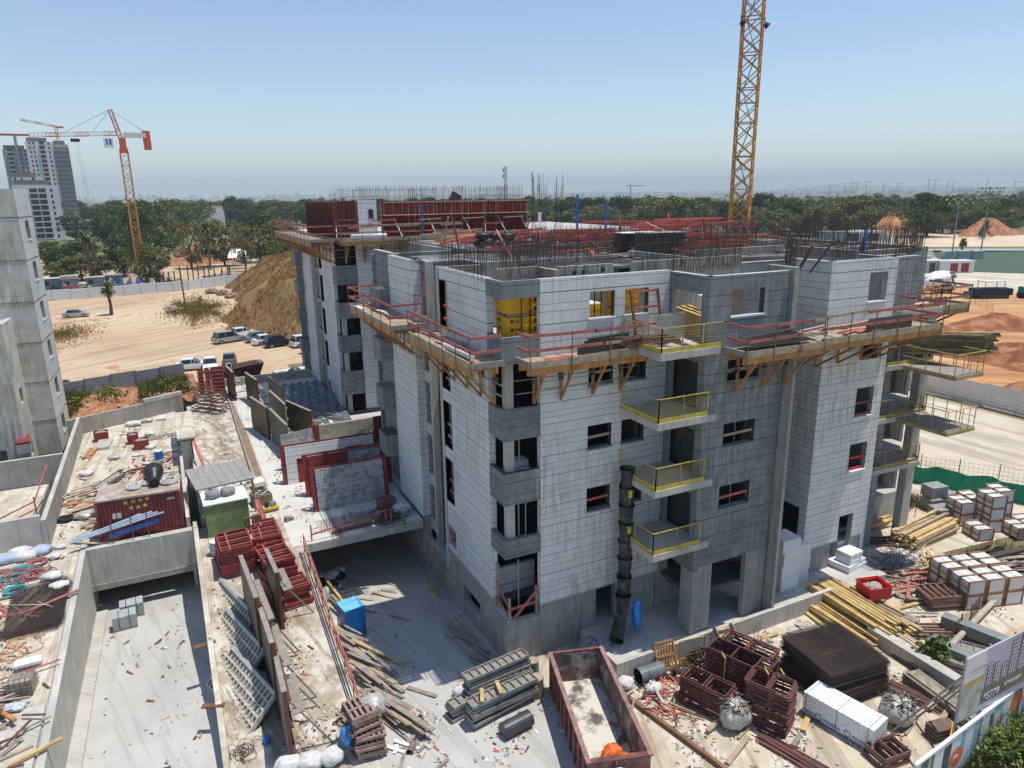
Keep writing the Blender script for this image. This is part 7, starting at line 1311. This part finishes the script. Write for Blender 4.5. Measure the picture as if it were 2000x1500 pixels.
m = MB(); m.tube([(-1.7, 0, 41.8), (-12, 0, 36.2)], .04, BLACK, 4); m.tube([(-1.7, 0, 41.8), (-6, 0, 36.6)], .04, BLACK, 4); m.tube([(-1.7, 0, 41.8), (5, 0, 37.2)], .04, BLACK, 4); m.tube([(-10, 0, 35), (-8.6, 0, 14)], .02, BLACK, 4); m.tube([(-9.4, 0, 35), (-8.4, 0, 14)], .02, BLACK, 4); m.box(-10.8, -.4, 34.3, -8.9, .4, 35, BLACK); m.build('cables', t)
t = thing('tower_crane', 'farther red and white crane whose jib points left over the tall towers', 'crane', (-61.5, 684, 0), .0); m = MB(); lattice(m, (0, 0, 0), (0, 0, 76), 1.8, 24, CAN, .12, diag=False); m.build('mast', t); m = MB()
for i in range(5): lattice(m, (-i*4.6, 0, 76+i*.9), (-(i+1)*4.6, 0, 76.9+i*.9), 1.4, 4, CWHITE if i % 2 else CAN, .14, diag=False, tri=True)
m.box(0, -.5, 75.5, 5, .5, 76.8, CAN); m.build('jib', t)
t = thing('tower_crane', 'faint far crane jib at the left edge of the photo', 'crane', (-84, 640, 0), 0); MB().box(-.8, -.8, 0, .8, .8, 66, GALV).build('mast', t); MB().box(-26, -.7, 66, 9, .7, 67.4, CAN).build('jib', t)
# high-rise blocks
def tower(name, x, y, rz, W, D, H, fl, mt, lab, bands, dark=None):
    t = thing(name, lab, 'building', (x, y, 0), rz); MB().box(0, 0, 0, W, D, H, mt).build('walls', t); m = MB(); n = int(H/fl)
    for (x0, x1, kind) in bands:
        for i in range(n):
            z = i*fl+1
            if kind == 'w': m.box(x0, -.08, z+.4, x1, .02, z+1.9, GLASS)
            elif kind == 'b': m.box(x0, -.05, z+.1, x1, .02, z+2.3, GLASS)
    m.build_each('window', t); m = MB()
    for (x0, x1, kind) in bands:
        if kind == 'b':
            for i in range(n): m.box(x0-.2, -1.3, i*fl+.6, x1+.2, -.06, i*fl+1.1, CWHITE)
    m.build_each('balcony', t)
    if dark:
        m = MB(); m.box(dark[0], -.6, 0, dark[1], .0, H-2, mat('scaffold_grey', (.19, .2, .21), var=.3))
        for i in range(n): m.box(dark[0], -1.0, i*fl, dark[1], -.6, i*fl+.5, mat('scaffold_band', (.3, .29, .27)))
        m.build('scaffold', t)
    m = MB(); m.box(W*.05, .5, H, W*.8, D-.5, H+2.6, mat('roof_brown', (.20, .17, .16))); m.build('roof_structure', t); return t
HR = mat('highrise_white', (.58, .59, .60), .7, var=.06, scale=.2); HG = mat('highrise_grey', (.33, .34, .35), .8, var=.2, scale=.1)
tower('apartment_tower', -66.5, 465, .1, 21, 14, 29, 3.0, HR, 'white apartment tower with a central column of balconies, far left', [(1, 1.7, 'w'), (3.6, 4.3, 'w'), (7.5, 11, 'b'), (11.6, 15, 'b'), (17, 18, 'w')])
tower('apartment_tower', -66.5, 470, .1, 14, 12, 33, 3.0, HR, 'taller white rear part of the balcony tower', [(1, 2, 'w'), (4, 5, 'w'), (9, 10.5, 'w')])
tower('apartment_tower', -74, 604, .12, 16, 18, 60, 3.0, HR, 'tallest white high-rise with a grey scaffolded side', [(2, 3, 'w'), (4.2, 5.2, 'w'), (8, 11, 'b'), (13, 14, 'w')])
tower('apartment_tower', -58, 606, .12, 9, 16, 58.5, 3.0, HG, 'dark scaffolded right part of the tallest high-rise', [], (0, 9))
tower('apartment_tower', -93, 640, .12, 17, 14, 57, 3.0, HG, 'grey unfinished high-rise at the left edge', [(3, 6, 'b'), (10, 11.5, 'w'), (13, 14.5, 'w')])
t = thing('white_building', 'square white building rising above the trees', 'building', (32.5, 566, 0), .25); m = MB(); m.box(0, 0, 0, 13, 11, 12.3, HR); m.box(7, 2, 12.3, 13, 9, 15.5, mat('pinkish_wall', (.5, .36, .3))); m.build('walls', t); m = MB()
for z in (3, 6, 9): [m.box(x, -.06, z, x+.6, .02, z+1, GLASS) for x in (2, 3.2, 4.4)]
m.build_each('window', t)
t = thing('school_building', 'low cream building with dark strip windows behind the crane trees', 'building', (-52, 548, 0), .15); m = MB(); m.box(0, 0, 0, 30, 14, 8, mat('cream_wall', (.55, .52, .45))); m.box(17, -3, 0, 33, 10, 10, mat('tan_wall', (.36, .31, .26))); m.build('walls', t); m = MB(); [m.box(0.5, -.1, z, 16, .02, z+1.1, GLASS) for z in (2.2, 5)]; m.box(18, -3.1, 5, 24, -3, 9, YEL); m.build_each('window', t)
# palms
def palm(x, y, h, r, lab, seed):
    rg = random.Random(seed); t = thing('palm_tree', lab, 'palm', (x, y, 0)); m = MB(); m.tube([(0, 0, 0), (.1, 0, h*.4), (-.05, .1, h*.75), (0, 0, h)], [.35, .25, .28, .35], BARK, 8); m.build('trunk', t); m = MB()
    for i in range(80):
        a = rg.uniform(0, 6.28); el = rg.uniform(-1.2, 1.3); L = r*rg.uniform(.7, 1.1); mt = LEAF[2] if el > -.3 else LEAF[3]; p0 = Vector((0, 0, h)); d = Vector((cos(a)*cos(el), sin(a)*cos(el), sin(el))); p1 = p0+d*L*.6; p2 = p1+Vector((d.x, d.y, d.z-.8)).normalized()*L*.45; s = d.cross(Vector((0, 0, 1))).normalized()*.28*r*.5
        m.poly([p0, p1-s, p2, p1+s], mt)
    m.build('fronds', t)
palm(-9.85, 153.1, 5.0, 1.9, 'fan palm standing alone on the sand lot', 1); palm(-17, 212, 12, 2.4, 'tall palm behind the site cabins, left of the far crane', 2); palm(13, 236, 12.5, 2.5, 'dark palm beside the orange earth heap', 3); palm(225, 140, 5, 2, 'small palm beyond the sports pitch', 4)
# cars
def car(x, y, rz, mt, lab, L=4.4, W=1.8, H=1.45, van=False, z=0):
    t = thing('parked_car', lab, 'car', (x, y, z), rz, 'cars parked on the sand lot'); m = MB(); prof = [(-L/2, .35), (-L/2, .85), (-L/2+.12, .95), (-L/2+.25 if van else -L/2+.55, .98)]
    lower = [(-L/2, .28), (-L/2-.02, .6), (-L/2+.08, .92), (L/2-1.15, .95), (L/2-.15, .72), (L/2, .5), (L/2-.03, .28)]
    def extr(pts, w0, w1, mt_):
        n = len(pts); a = [(px, -w0 if pz < .9 else -w1, pz) for px, pz in pts]; b = [(px, w0 if pz < .9 else w1, pz) for px, pz in pts]; bb = len(m.v); m.v += a+b; k = m.m(mt_); m.f += [tuple(range(bb, bb+n)), tuple(range(bb+n, bb+2*n))[::-1]]; m.mi += [k, k]
        for i in range(n): m.f.append((bb+i, bb+n+i, bb+n+(i+1) % n, bb+(i+1) % n)); m.mi.append(k)
    extr(lower, W/2, W/2-.06, mt); m.build('body', t); m = MB()
    xr = -L/2+.15 if van else -L/2+.55; roof = [(xr, .93), (xr+.35, H), (L/2-2.0, H), (L/2-1.15, .93)]; n = 4; wv = [W/2-.08, W/2-.25, W/2-.25, W/2-.08]
    bb = len(m.v); m.v += [(p[0], -w2, p[1]) for p, w2 in zip(roof, wv)]+[(p[0], w2, p[1]) for p, w2 in zip(roof, wv)]; k = m.m(GLASS); kr = m.m(mt); m.f += [(bb, bb+1, bb+2, bb+3), (bb+7, bb+6, bb+5, bb+4)]; m.mi += [k, k]
    for i in range(3): m.f.append((bb+i, bb+4+i, bb+5+i, bb+1+i)); m.mi.append(kr if i == 1 else k)
    m.build('cabin_glass', t); m = MB(); m.box(xr+.33, -W/2+.22, H, L/2-1.98, W/2-.22, H+.03, mt)
    for s in (-1, 1):
        for xx in (xr+.1, xr+1.25, L/2-2.0): m.beam((xx+.1, s*(W/2-.09), .93), (xx+.25, s*(W/2-.22), H), .06, .05, mt)
    m.build('roof', t)
    for sx in (-L/2+.8, L/2-.85):
        for sy in (-1, 1): m = MB(); m.tube([(sx, sy*(W/2-.22), .32), (sx, sy*(W/2+.01), .32)], .33, RUBBER, 14); m.tube([(sx, sy*(W/2+.01), .32), (sx, sy*(W/2+.02), .32)], .2, GALV, 10); m.build('wheel', t)
    for sy in (-1, 1): MB().box(L/2-.2, sy*(W/2-.35)-.15, .6, L/2-.05, sy*(W/2-.35)+.15, .72, WHITEP).build('headlight', t); MB().box(-L/2-.03, sy*(W/2-.2)-.1, .68, -L/2+.05, sy*(W/2-.2)+.1, .86, REDM).build('tail_light', t)
A0 = .22
car(7.7, 114.0, A0+.1, GLOSSS, 'silver beige people carrier, front left of the parked row', 4.8, 1.9, 1.7, True); car(10.0, 117.6, A0+.1, GLOSSW, 'white sedan half hidden behind the silver people carrier', 4.4)
car(12.0, 112.4, A0, mat('car_bluegrey', (.20, .26, .29), .3, var=.05, metal=.3), 'blue grey sedan in the middle of the parked row', 4.5); car(12.6, 109.6, A0, GLOSSW, 'white hatchback between blue grey sedan and black car', 4.2); car(14.0, 107.0, A0, GLOSSD, 'glossy black off-road car in the parked row', 4.5, 1.85, 1.65, True)
car(17.6, 105.2, A0, GLOSSW, 'white off-road car beside the second block', 4.6, 1.9, 1.7, True); car(16.2, 109.2, A0, GLOSSD, 'dark car mostly hidden behind the black one', 4.2)
car(3.9, 96.2, -pi/2-.05, GLOSSW, 'white car with sunshade facing the steel fence', 4.4); car(6.4, 98.5, pi/2-.1, GLOSSG, 'dark grey hatchback seen from behind beside the white car', 3.9, 1.7); car(1.9, 97.2, -.1, GLOSSW, 'white car partly hidden by the slatted fence', 4.2)
car(-15.6, 153.6, -.1, GLOSSS, 'silver car alone at far left of the sand lot', 4.3); car(-12.1, 92.5, 1.2, GLOSSG, 'dark car peeking out beside the grey tower', 4.2)
for i in range(14): rgx = random.Random(i+3); x = 33+i*3.0; y = 398-i*.8+(i % 3)*6; car(x, y, .3, (GLOSSW, GLOSSS, GLOSSG)[i % 3], pos_label('far car in the packed car park among trees', x, y, 1), 4.4)
# fences
def sheetfence(pts, h, mt, lab, n=8, z0=0, z1=0, posts=True, ribs=7):
    t = thing('sheet_fence', lab, 'fence', (pts[0][0], pts[0][1], 0)); x0, y0 = pts[0]; m = MB(); tot = sum(hypot(b[0]-a[0], b[1]-a[1]) for a, b in zip(pts, pts[1:])); acc = 0; mp = MB()
    for a, b in zip(pts, pts[1:]):
        L = hypot(b[0]-a[0], b[1]-a[1]); k = max(1, int(n*L/tot)); 
        for i in range(k):
            p = (lerp(a[0], b[0], i/k)-x0, lerp(a[1], b[1], i/k)-y0); q = (lerp(a[0], b[0], (i+1)/k)-x0, lerp(a[1], b[1], (i+1)/k)-y0); z = lerp(z0, z1, (acc+L*(i+.5)/k)/tot)+.06*(i % 3)
            nx, ny = -(q[1]-p[1]), (q[0]-p[0]); nl = hypot(nx, ny); nx /= nl; ny /= nl
            for r_ in range(ribs): d = .03; za = z+h*r_/ribs; zb = z+h*(r_+.72)/ribs; zc = z+h*(r_+1)/ribs; m.poly([(*p, za), (*q, za), (*q, zb), (*p, zb)], mt); m.poly([(*p, zb), (*q, zb), (q[0]+nx*d, q[1]+ny*d, zc-.01), (p[0]+nx*d, p[1]+ny*d, zc-.01)], mt)
            if posts: mp.box(p[0]-.05, p[1]-.12, z-.2, p[0]+.05, p[1]-.02, z+h+.05, mt)
        acc += L
    m.build('sheets', t)
    if posts: mp.build('posts', t)
sheetfence([(-10.9, 80.8), (.7, 83.9)], 2.1, FENCEG, 'grey slatted steel fence above the weedy red bank', 5, 1.5, 1.6); meshfence([(.8, 84), (6, 84.5), (13, 82.5)], 2.0, 'thin site mesh fence in front of parked cars', step=.25)
sheetfence([(-29, 180.5), (-12, 182.5), (5, 186), (17, 194), (40, 205)], 2.3, FENCEW, 'long pale sheet fence in front of the site cabins', 24, 0, .0)
sheetfence([(72, -10), (72.2, 22), (72.3, 50), (72.3, 75)], 2.3, FENCEW, 'long pale sheet fence right of the near block', 30, 0, 0)
meshfence([(130, 74), (146, 92), (168, 108)], 1.8, 'grey mesh fence behind the paving machine', step=.5, post=3)
# site yard beyond the pale fence
t = thing('curved_mesh_stack', 'curved stack of dark brown mesh sheets beside the parked cars', 'mesh stack', (3.3, 86.8, 0), .13); m = MB()
for k in range(14):
    m.grid(20, 2, lambda u, v: (u*5.6+.05*k, v*2.3-.3, .12+k*.11+.55*sin(u*1.6)*.6+.2*u), RUST if k < 13 else RUSTL)
    for i in range(26): u = i/25; z = .15+k*.11+.33*sin(u*1.6)+.2*u; m.box(u*5.6-.02, -.34, z-.03, u*5.6+.02, 2.0, z+.03, RUST)
m.build('sheets', t)
for i, (x, y, z, r) in enumerate(((12.6, 84.6, 0, .9), (11.6, 83.6, 0, .8), (13.2, 83.0, 0, .8), (12.4, 83.8, .9, .8), (14.4, 84, 0, .6), (10.6, 82.6, 0, .6))): m = MB(); m.blob((0, 0, r*.6), (r, r*.8, r*.65), BLACK if i % 2 else RUST, 12, 8, .2, i); tag(m.build('wire_coil_bundle', loc=(x, y, z)), pos_label('black coil bundle by the second block', x, y, z), 'bundle', 'black coil bundles')
m = MB(); m.box(0, 0, 0, 5.5, 1.2, .9, PAPER); tag(m.build('white_tarpaulin', loc=(10.5, 86.5, 0), rz=.1), 'white tarpaulin cover behind the coil bundles', 'tarpaulin')
m = MB(); [m.box(i*.8, 0, j*.9, i*.8+.76, .1, j*.9+.86, mat('grey_panel_stack', (.17, .18, .17), var=.3)) for i in range(3) for j in range(3)]; tag(m.build('panel_rack', loc=(14.6, 91.5, 0), rz=.1), 'upright dark grey panel rack in front of the white car', 'rack')
t = thing('site_hut', 'small pale hut with flat roof behind the second block', 'hut', (17.6, 97.5, 0), .2); MB().box(0, 0, 0, 2.2, 2.5, 5.2, mat('hut_grey', (.38, .38, .36))).build('walls', t); MB().box(-.3, -.3, 5.2, 2.4, 2.8, 5.4, CONCP).build('roof', t)
rg = random.Random(10)
for i, (x, y, L_, mt, lab) in enumerate(((-27, 206, 6, CWHITE, 'long white site cabin roof, far left'), (-22.5, 203, 3.4, mat('cabin_cream', (.45, .42, .36)), 'cream site cabin with gabled roof'), (-17.5, 204, 4, CWHITE, 'white canopy beside the gabled cabin'), (-13.5, 206, 4, CWHITE, 'white canopy left of the far crane'))):
    t = thing('site_cabin', lab, 'cabin', (x, y, 0), .05); MB().box(0, 0, 0, L_, 2.6, 2.5, mat('cabin_wall', (.30, .31, .30), var=.2)).build('walls', t); m = MB(); m.box(-.2, -.3, 2.5, L_+.2, 2.9, 2.65, mt) if i != 1 else m.prism([(-.2, -.3), (L_+.2, -.3), (L_+.2, 2.9), (-.2, 2.9)], 2.5, 3.3, mt); m.build('roof', t); MB().box(.5, -.03, 1, 1.5, 0, 2, GLASS).build('window', t)
for i in range(4): m = MB(); m.poly([(0, 0, 0), (1.8, .3, 0), (1.2, .5, 3.2)], mat('blue_tri', (.08, .16, .40))); m.poly([(0, 0, 0), (1.2, .5, 3.2), (.2, 1.2, 0)], CWHITE); m.poly([(1.8, .3, 0), (1.2, .5, 3.2), (.2, 1.2, 0)], MATS['blue_tri']); tag(m.build('triangular_frame', loc=(-12.5+i*1.9, 197.5, 0)), pos_label('blue and white triangular steel frame by the far crane', -12.5+i*1.9, 197.5, 1), 'frame', 'triangular frames')
for i in range(42):
    x = rg.uniform(-26, 20); y = rg.uniform(196, 212); h = rg.uniform(.6, 2.2); mt = rg.choice((GALV, BLACK, BLUE, RUSTL, CWHITE, TIMB, YEL, CORAL)); m = MB(); m.box(0, 0, 0, rg.uniform(.6, 2.6), rg.uniform(.6, 2), h*.6, mt); m.box(.2, .2, h*.6, rg.uniform(.4, .6)+.4, .8, h, rg.choice((GALV, CWHITE, mt))); tag(m.build('site_stock', loc=(x, y, 0), rz=rg.uniform(-.4, .4)), pos_label('stored building goods behind the pale fence', x, y, .5), 'goods', 'goods stored behind the pale fence')
for i in range(16): x = lerp(-4, 16, i/15)+rg.uniform(-.4, .4); y = 197+rg.uniform(0, 6); MB_ = MB().tube([(0, 0, 0), (0, 0, rg.uniform(3, 5.5))], .16, BLACK, 6); tag(MB_.build('steel_post', loc=(x, y, 0)), pos_label('dark upright column on the far site', x, y, 2), 'post', 'dark columns on the far site')
m = MB(); m.poly([(0, 0, 3.6), (7, 1, 3.4), (6, 5, 5.6), (1.5, 4.5, 6.2)], WHITEP); [m.tube([(x, y, 0), (x, y, 4)], .08, GALV, 5) for x, y in ((.1, .1), (6.8, 1), (5.8, 4.8), (1.6, 4.4))]; tag(m.build('shade_sail', loc=(17.8, 232, 0)), 'white shade sail among the trees', 'canopy')
t = thing('utility_pole', 'leaning dark pole on the sand lot with guy wire', 'pole', (3.0, 150, 0)); MB().tube([(0, 0, 0), (-.2, 0, 8)], .16, BARK, 6).build('post', t)
for i, (x, y) in enumerate(((0.6, 150), (12.6, 166), (11.4, 172), (9.4, 176))): m = MB(); m.blob((0, 0, .5), (1.4, 1.1, .8), mat('debris_brown', (.28, .21, .14), var=.5, scale=2), 12, 8, .4, i); tag(m.build('debris_heap', loc=(x, y, 0)), pos_label('small grey debris heap on the sand lot', x, y, 0), 'heap', 'debris heaps on the sand lot')
for i, (x, y, r, h) in enumerate(((-8.8, 71.8, 1.6, 1.6), (-5.9, 73, 1.5, 1.7), (-.8, 74.5, 1.1, 1.5), (.3, 72.6, .9, 1.5), (-10.5, 69.5, 1.5, 1.1))): bush(x, y, 3.0, r, h, 420, [GRASSG, LEAF[2], GRASSG], pos_label('green bush on the red soil bank', x, y, 4), i+5, .13)
for i, (x, y, r, h) in enumerate(((-27, 262, 5, 6), (-60, 470, 7, 6), (-30, 330, 6, 5))): bush(x, y, 0, r, h, 500, [LEAF[2], LEAF[1]], pos_label('rounded far bush', x, y, 3), i+15, .6)
bush(26.4, 11.9, 0, 1.8, 1.6, 1500, [GRASSG, mat('fresh_weeds', (.13, .17, .05)), LEAF[2]], 'large feathery green bush in front of the printed hoarding', 31, .09); bush(28.6, 12.2, 0, 1.3, 1.1, 800, [GRASSG, MATS['fresh_weeds']], 'smaller feathery bush at the bottom right corner', 32, .09)
# right background: mixers, paver, cabins, floodlights
def mixer(x, y, rz, lab):
    t = thing('mixer_truck', lab, 'truck', (x, y, 0), rz, 'two concrete mixer trucks'); m = MB(); m.box(-4.2, -1.2, 1.0, -2.2, 1.2, 2.9, GLOSSW); m.build('cab', t); MB().box(-4.24, -1.05, 1.9, -4.2, 1.05, 2.7, GLASS).box(-3.9, -1.23, 1.9, -2.8, -1.2, 2.7, GLASS).build('window', t); MB().box(-4, -.9, .7, 4, .9, 1.1, BLACK).build('chassis', t)
    m = MB(); m.tube([(-2.0, 0, 2.0), (-1.2, 0, 2.25), (.6, 0, 2.75), (2.2, 0, 3.2), (3.4, 0, 3.5)], [.45, 1.0, 1.3, 1.0, .5], WHITEP, 20); o = m.build('drum', t, smooth=True); m = MB(); m.beam((3.0, -.8, 1), (3.6, -.8, 3.6), .15, .15, GALV); m.beam((3.0, .8, 1), (3.6, .8, 3.6), .15, .15, GALV); m.box(3.2, -.7, 3.2, 4.2, .7, 3.9, GALV); m.beam((4.0, 0, 2.8), (4.7, 0, 1.4), .5, .2, GALV); m.build('hopper', t)
    m = MB(); m.box(-.6, -1.3, 2.75, 1.0, -1.2, 3.15, BLUE); m.build('drum_mark', t)
    for sx in (-3.2, 1.6, 2.9):
        for sy in (-1, 1): MB().tube([(sx, sy*.85, .5), (sx, sy*1.2, .5)], .52, RUBBER, 14).build('wheel', t)
mixer(144, 94.5, -.43, 'near white concrete mixer truck at far right'); mixer(149, 98.0, -.43, 'second white concrete mixer truck behind the first')
t = thing('paving_machine', 'dark blue paving machine with flat canopy at the right edge', 'machine', (147.5, 84.5, 0), -.45); m = MB(); m.box(-4, -1.3, .7, 3.2, 1.3, 2.0, mat('machine_navy', (.012, .03, .06))); m.box(-5.2, -1, .5, -4, 1, 1.3, MATS['machine_navy']); m.build('body', t); m = MB(); m.box(-2.6, -1.3, 3.3, 1.6, 1.3, 3.45, CWHITE); [m.box(x, y, 2, x+.1, y+.1, 3.3, GALV) for x in (-2.4, 1.4) for y in (-1.2, 1.1)]; m.build('canopy', t); MB().box(-3.2, -1.5, 0, 2.4, -1.0, .75, BLACK).box(-3.2, 1.0, 0, 2.4, 1.5, .75, BLACK).build('track', t)
t = thing('teal_machine', 'teal roller partly outside the right edge', 'machine', (153.5, 81.0, 0), -.4); MB().box(-1.6, -1, .7, 2.5, 1, 2.2, mat('teal_paint', (.0, .22, .21))).build('body', t); MB().tube([(-1.2, -1, .6), (-1.2, 1, .6)], .6, RUBBER, 16).build('drum', t)
for (x, y, L_, W_, H_, mt, lab) in ((180, 117, 9, 4, 3.0, CWHITE, 'white site store with red doors right of the wing'), (176.5, 119.5, 6.5, 3.5, 3.1, HG, 'grey tin shed left of the white store'), (196, 102, 8, 5, 3.6, mat('cream_wall', (.55, .52, .45)), 'cream building at the right edge beside the pitch'), (188, 134, 9, 4, 2.6, CWHITE, 'long white low building beside the pitch'), (252, 214, 26, 9, 4, WHITEP, 'wide white roofed shed behind the right wing')):
    t = thing('site_store', lab, 'building', (x, y, 0), -.42); MB().box(0, 0, 0, L_, W_, H_, mt).build('walls', t); MB().box(-.2, -.2, H_, L_+.2, W_+.2, H_+.15, CWHITE).build('roof', t); m = MB(); c = REDF if 'red doors' in lab else GLASS
    for k in range(2): m.box(L_*.3+k*L_*.32, -.05, .3, L_*.52+k*L_*.32, 0, H_*.85, c)
    m.build('door', t)
for (x, y, h, lab) in ((206, 131, 18.5, 'left sports floodlight mast above the pitch'), (233, 139, 21.5, 'right sports floodlight mast above the pitch')):
    t = thing('floodlight_mast', lab, 'mast', (x, y, 0), -.5, 'sports floodlight masts'); MB().tube([(0, 0, 0), (0, 0, h)], [.22, .12], GALV, 8).build('pole', t); m = MB()
    for k in range(2): m.box(-4.2+k*.5, -.06, h-1.7+k*1.1, 4.2-k*.5, .06, h-1.62+k*1.1, GALV); [m.box(-4+j*1.1, -.3, h-1.62+k*1.1, -3.55+j*1.1, -.06, h-1.25+k*1.1, CWHITE if (j+k) % 2 else BLACK) for j in range(8)]
    m.build('lamp_head', t)
for (x, y) in ((217, 140), (221, 138), (225, 136)): m = MB(); m.box(0, 0, 0, 3, 2, 2.2, mat('pale_teal_store', (.32, .42, .42))); m.prism([(-.1, -.1), (3.1, -.1), (3.1, 2.1), (-.1, 2.1)], 2.2, 2.6, CWHITE); tag(m.build('store_box', loc=(x, y, 0), rz=-.4), pos_label('pale green store box beyond the pitch', x, y, 1), 'store', 'store boxes beyond the pitch')
m = MB(); [m.box(-1.2, -.3, z, -.9, .3, z+1.6, GALV) for z in (28, 30.5)]; lattice(m, (0, 0, 0), (0, 0, 33), .9, 14, GALV, .06, diag=False); tag(m.build('antenna_mast', loc=(140, 292, 0)), 'thin lattice antenna mast behind the second block', 'mast')
# ================= LITTER =================
rg = random.Random(99)
def litter(name, zones, n, mts, smax=.12, seed=0):
    rg = random.Random(seed); m = MB()
    for i in range(n):
        x0, y0, x1, y1, zf = zones[rg.randrange(len(zones))]; x = rg.uniform(x0, x1); y = rg.uniform(y0, y1)
        if sin(x*1.9+seed)+sin(y*1.7-x)+.7*sin(x*5.3+y*4.1)+rg.gauss(0, .35) < .75: continue
        z = (zf(y) if callable(zf) else zf)+.01; a = rg.uniform(0, pi); l = rg.uniform(.03, smax)*(3 if rg.random() < .12 else 1); w_ = rg.uniform(.01, .05); c, s = cos(a), sin(a); h = rg.uniform(.01, .05); mt = rg.choice(mts); dz = rg.uniform(-.01, .04)
        m.poly([(x-l*c-w_*s, y-l*s+w_*c, z), (x-l*c+w_*s, y-l*s-w_*c, z), (x+l*c+w_*s, y+l*s-w_*c, z+dz), (x+l*c-w_*s, y+l*s+w_*c, z+dz+h)], mt)
    o = m.build(name); o['kind'] = 'stuff'
LT = [TIMB, TIMBG, TIMB, RUST, PAPER, TIMBO, CONCP, TIMB, DECK, BAR, TIMBG, RUST, RUSTL, BAR, TIMBG, CONC]
litter('yard_litter', [(14, 13, 29, 22.3, .0), (29, 15, 40, 24, .012), (14, 13, 29, 22.3, .0), (14, 13, 29, 22.3, .0), (5.5, 19.5, 13, 26, .014)], 9000, LT, .085, seed=1)
litter('strip_litter', [(.2, 22, 4.9, 37, zst)], 1500, LT, .08, seed=2)
litter('deck_litter', [(-7.4, 43, -.7, 65, 2.525), (5, 38, 12, 56, 2.51), (.6, 46, 3.6, 70, 2.52), (3.9, 56, 10, 74, 2.51)], 5200, LT, .1, seed=3)
litter('terrace_litter', [(-11, 23, -6.1, 43.5, 2.52), (-11, 24, -6.1, 32, 2.53)], 5200, LT, .12, seed=4)
litter('road_litter', [(5.5, 27, 12, 40, zs), (-5, 26, -.6, 41, zr)], 700, LT, .08, seed=5)
# ================= LABELS: tell equal-looking things apart =================
ONES = 'zeroth first second third fourth fifth sixth seventh eighth ninth tenth eleventh twelfth thirteenth fourteenth fifteenth sixteenth seventeenth eighteenth nineteenth'.split()
TENS = ['', '', 'twenty', 'thirty', 'forty', 'fifty', 'sixty', 'seventy', 'eighty', 'ninety', 'hundred']
TENTH = ['', '', 'twentieth', 'thirtieth', 'fortieth', 'fiftieth', 'sixtieth', 'seventieth', 'eightieth', 'ninetieth', 'hundredth']
def ordn(n):
    if n < 20: return ONES[n]
    if n > 109: return 'hundred-and-%s' % ordn(n-100)
    if n > 100: return 'hundred-and-'+ONES[n-100]
    return TENTH[n//10] if n % 10 == 0 else TENS[n//10]+'-'+ONES[n % 10]
bpy.context.view_layer.update()
by = {}
for o in COL.objects:
    if o.parent is None and 'label' in o: by.setdefault(o['label'], []).append(o)
for lab, os_ in by.items():
    if len(os_) < 2: continue
    P_ = [o.matrix_world.translation for o in os_]; sx = max(p.x for p in P_)-min(p.x for p in P_)+max(p.y for p in P_)-min(p.y for p in P_); szz = max(p.z for p in P_)-min(p.z for p in P_)
    stack = sx < 1.3 and szz > .25*max(.3, sx)
    if stack: os_.sort(key=lambda o: -o.matrix_world.translation.z)
    else:
        def px(o): q = o.matrix_world.translation-CAMP; return q.dot(RT)/q.dot(FW)
        os_.sort(key=px)
    for i, o in enumerate(os_):
        o['label'] = '%s, %s from %s' % (lab, ordn(i+1), 'top' if stack else 'left')
        if 'group' not in o: o['group'] = lab
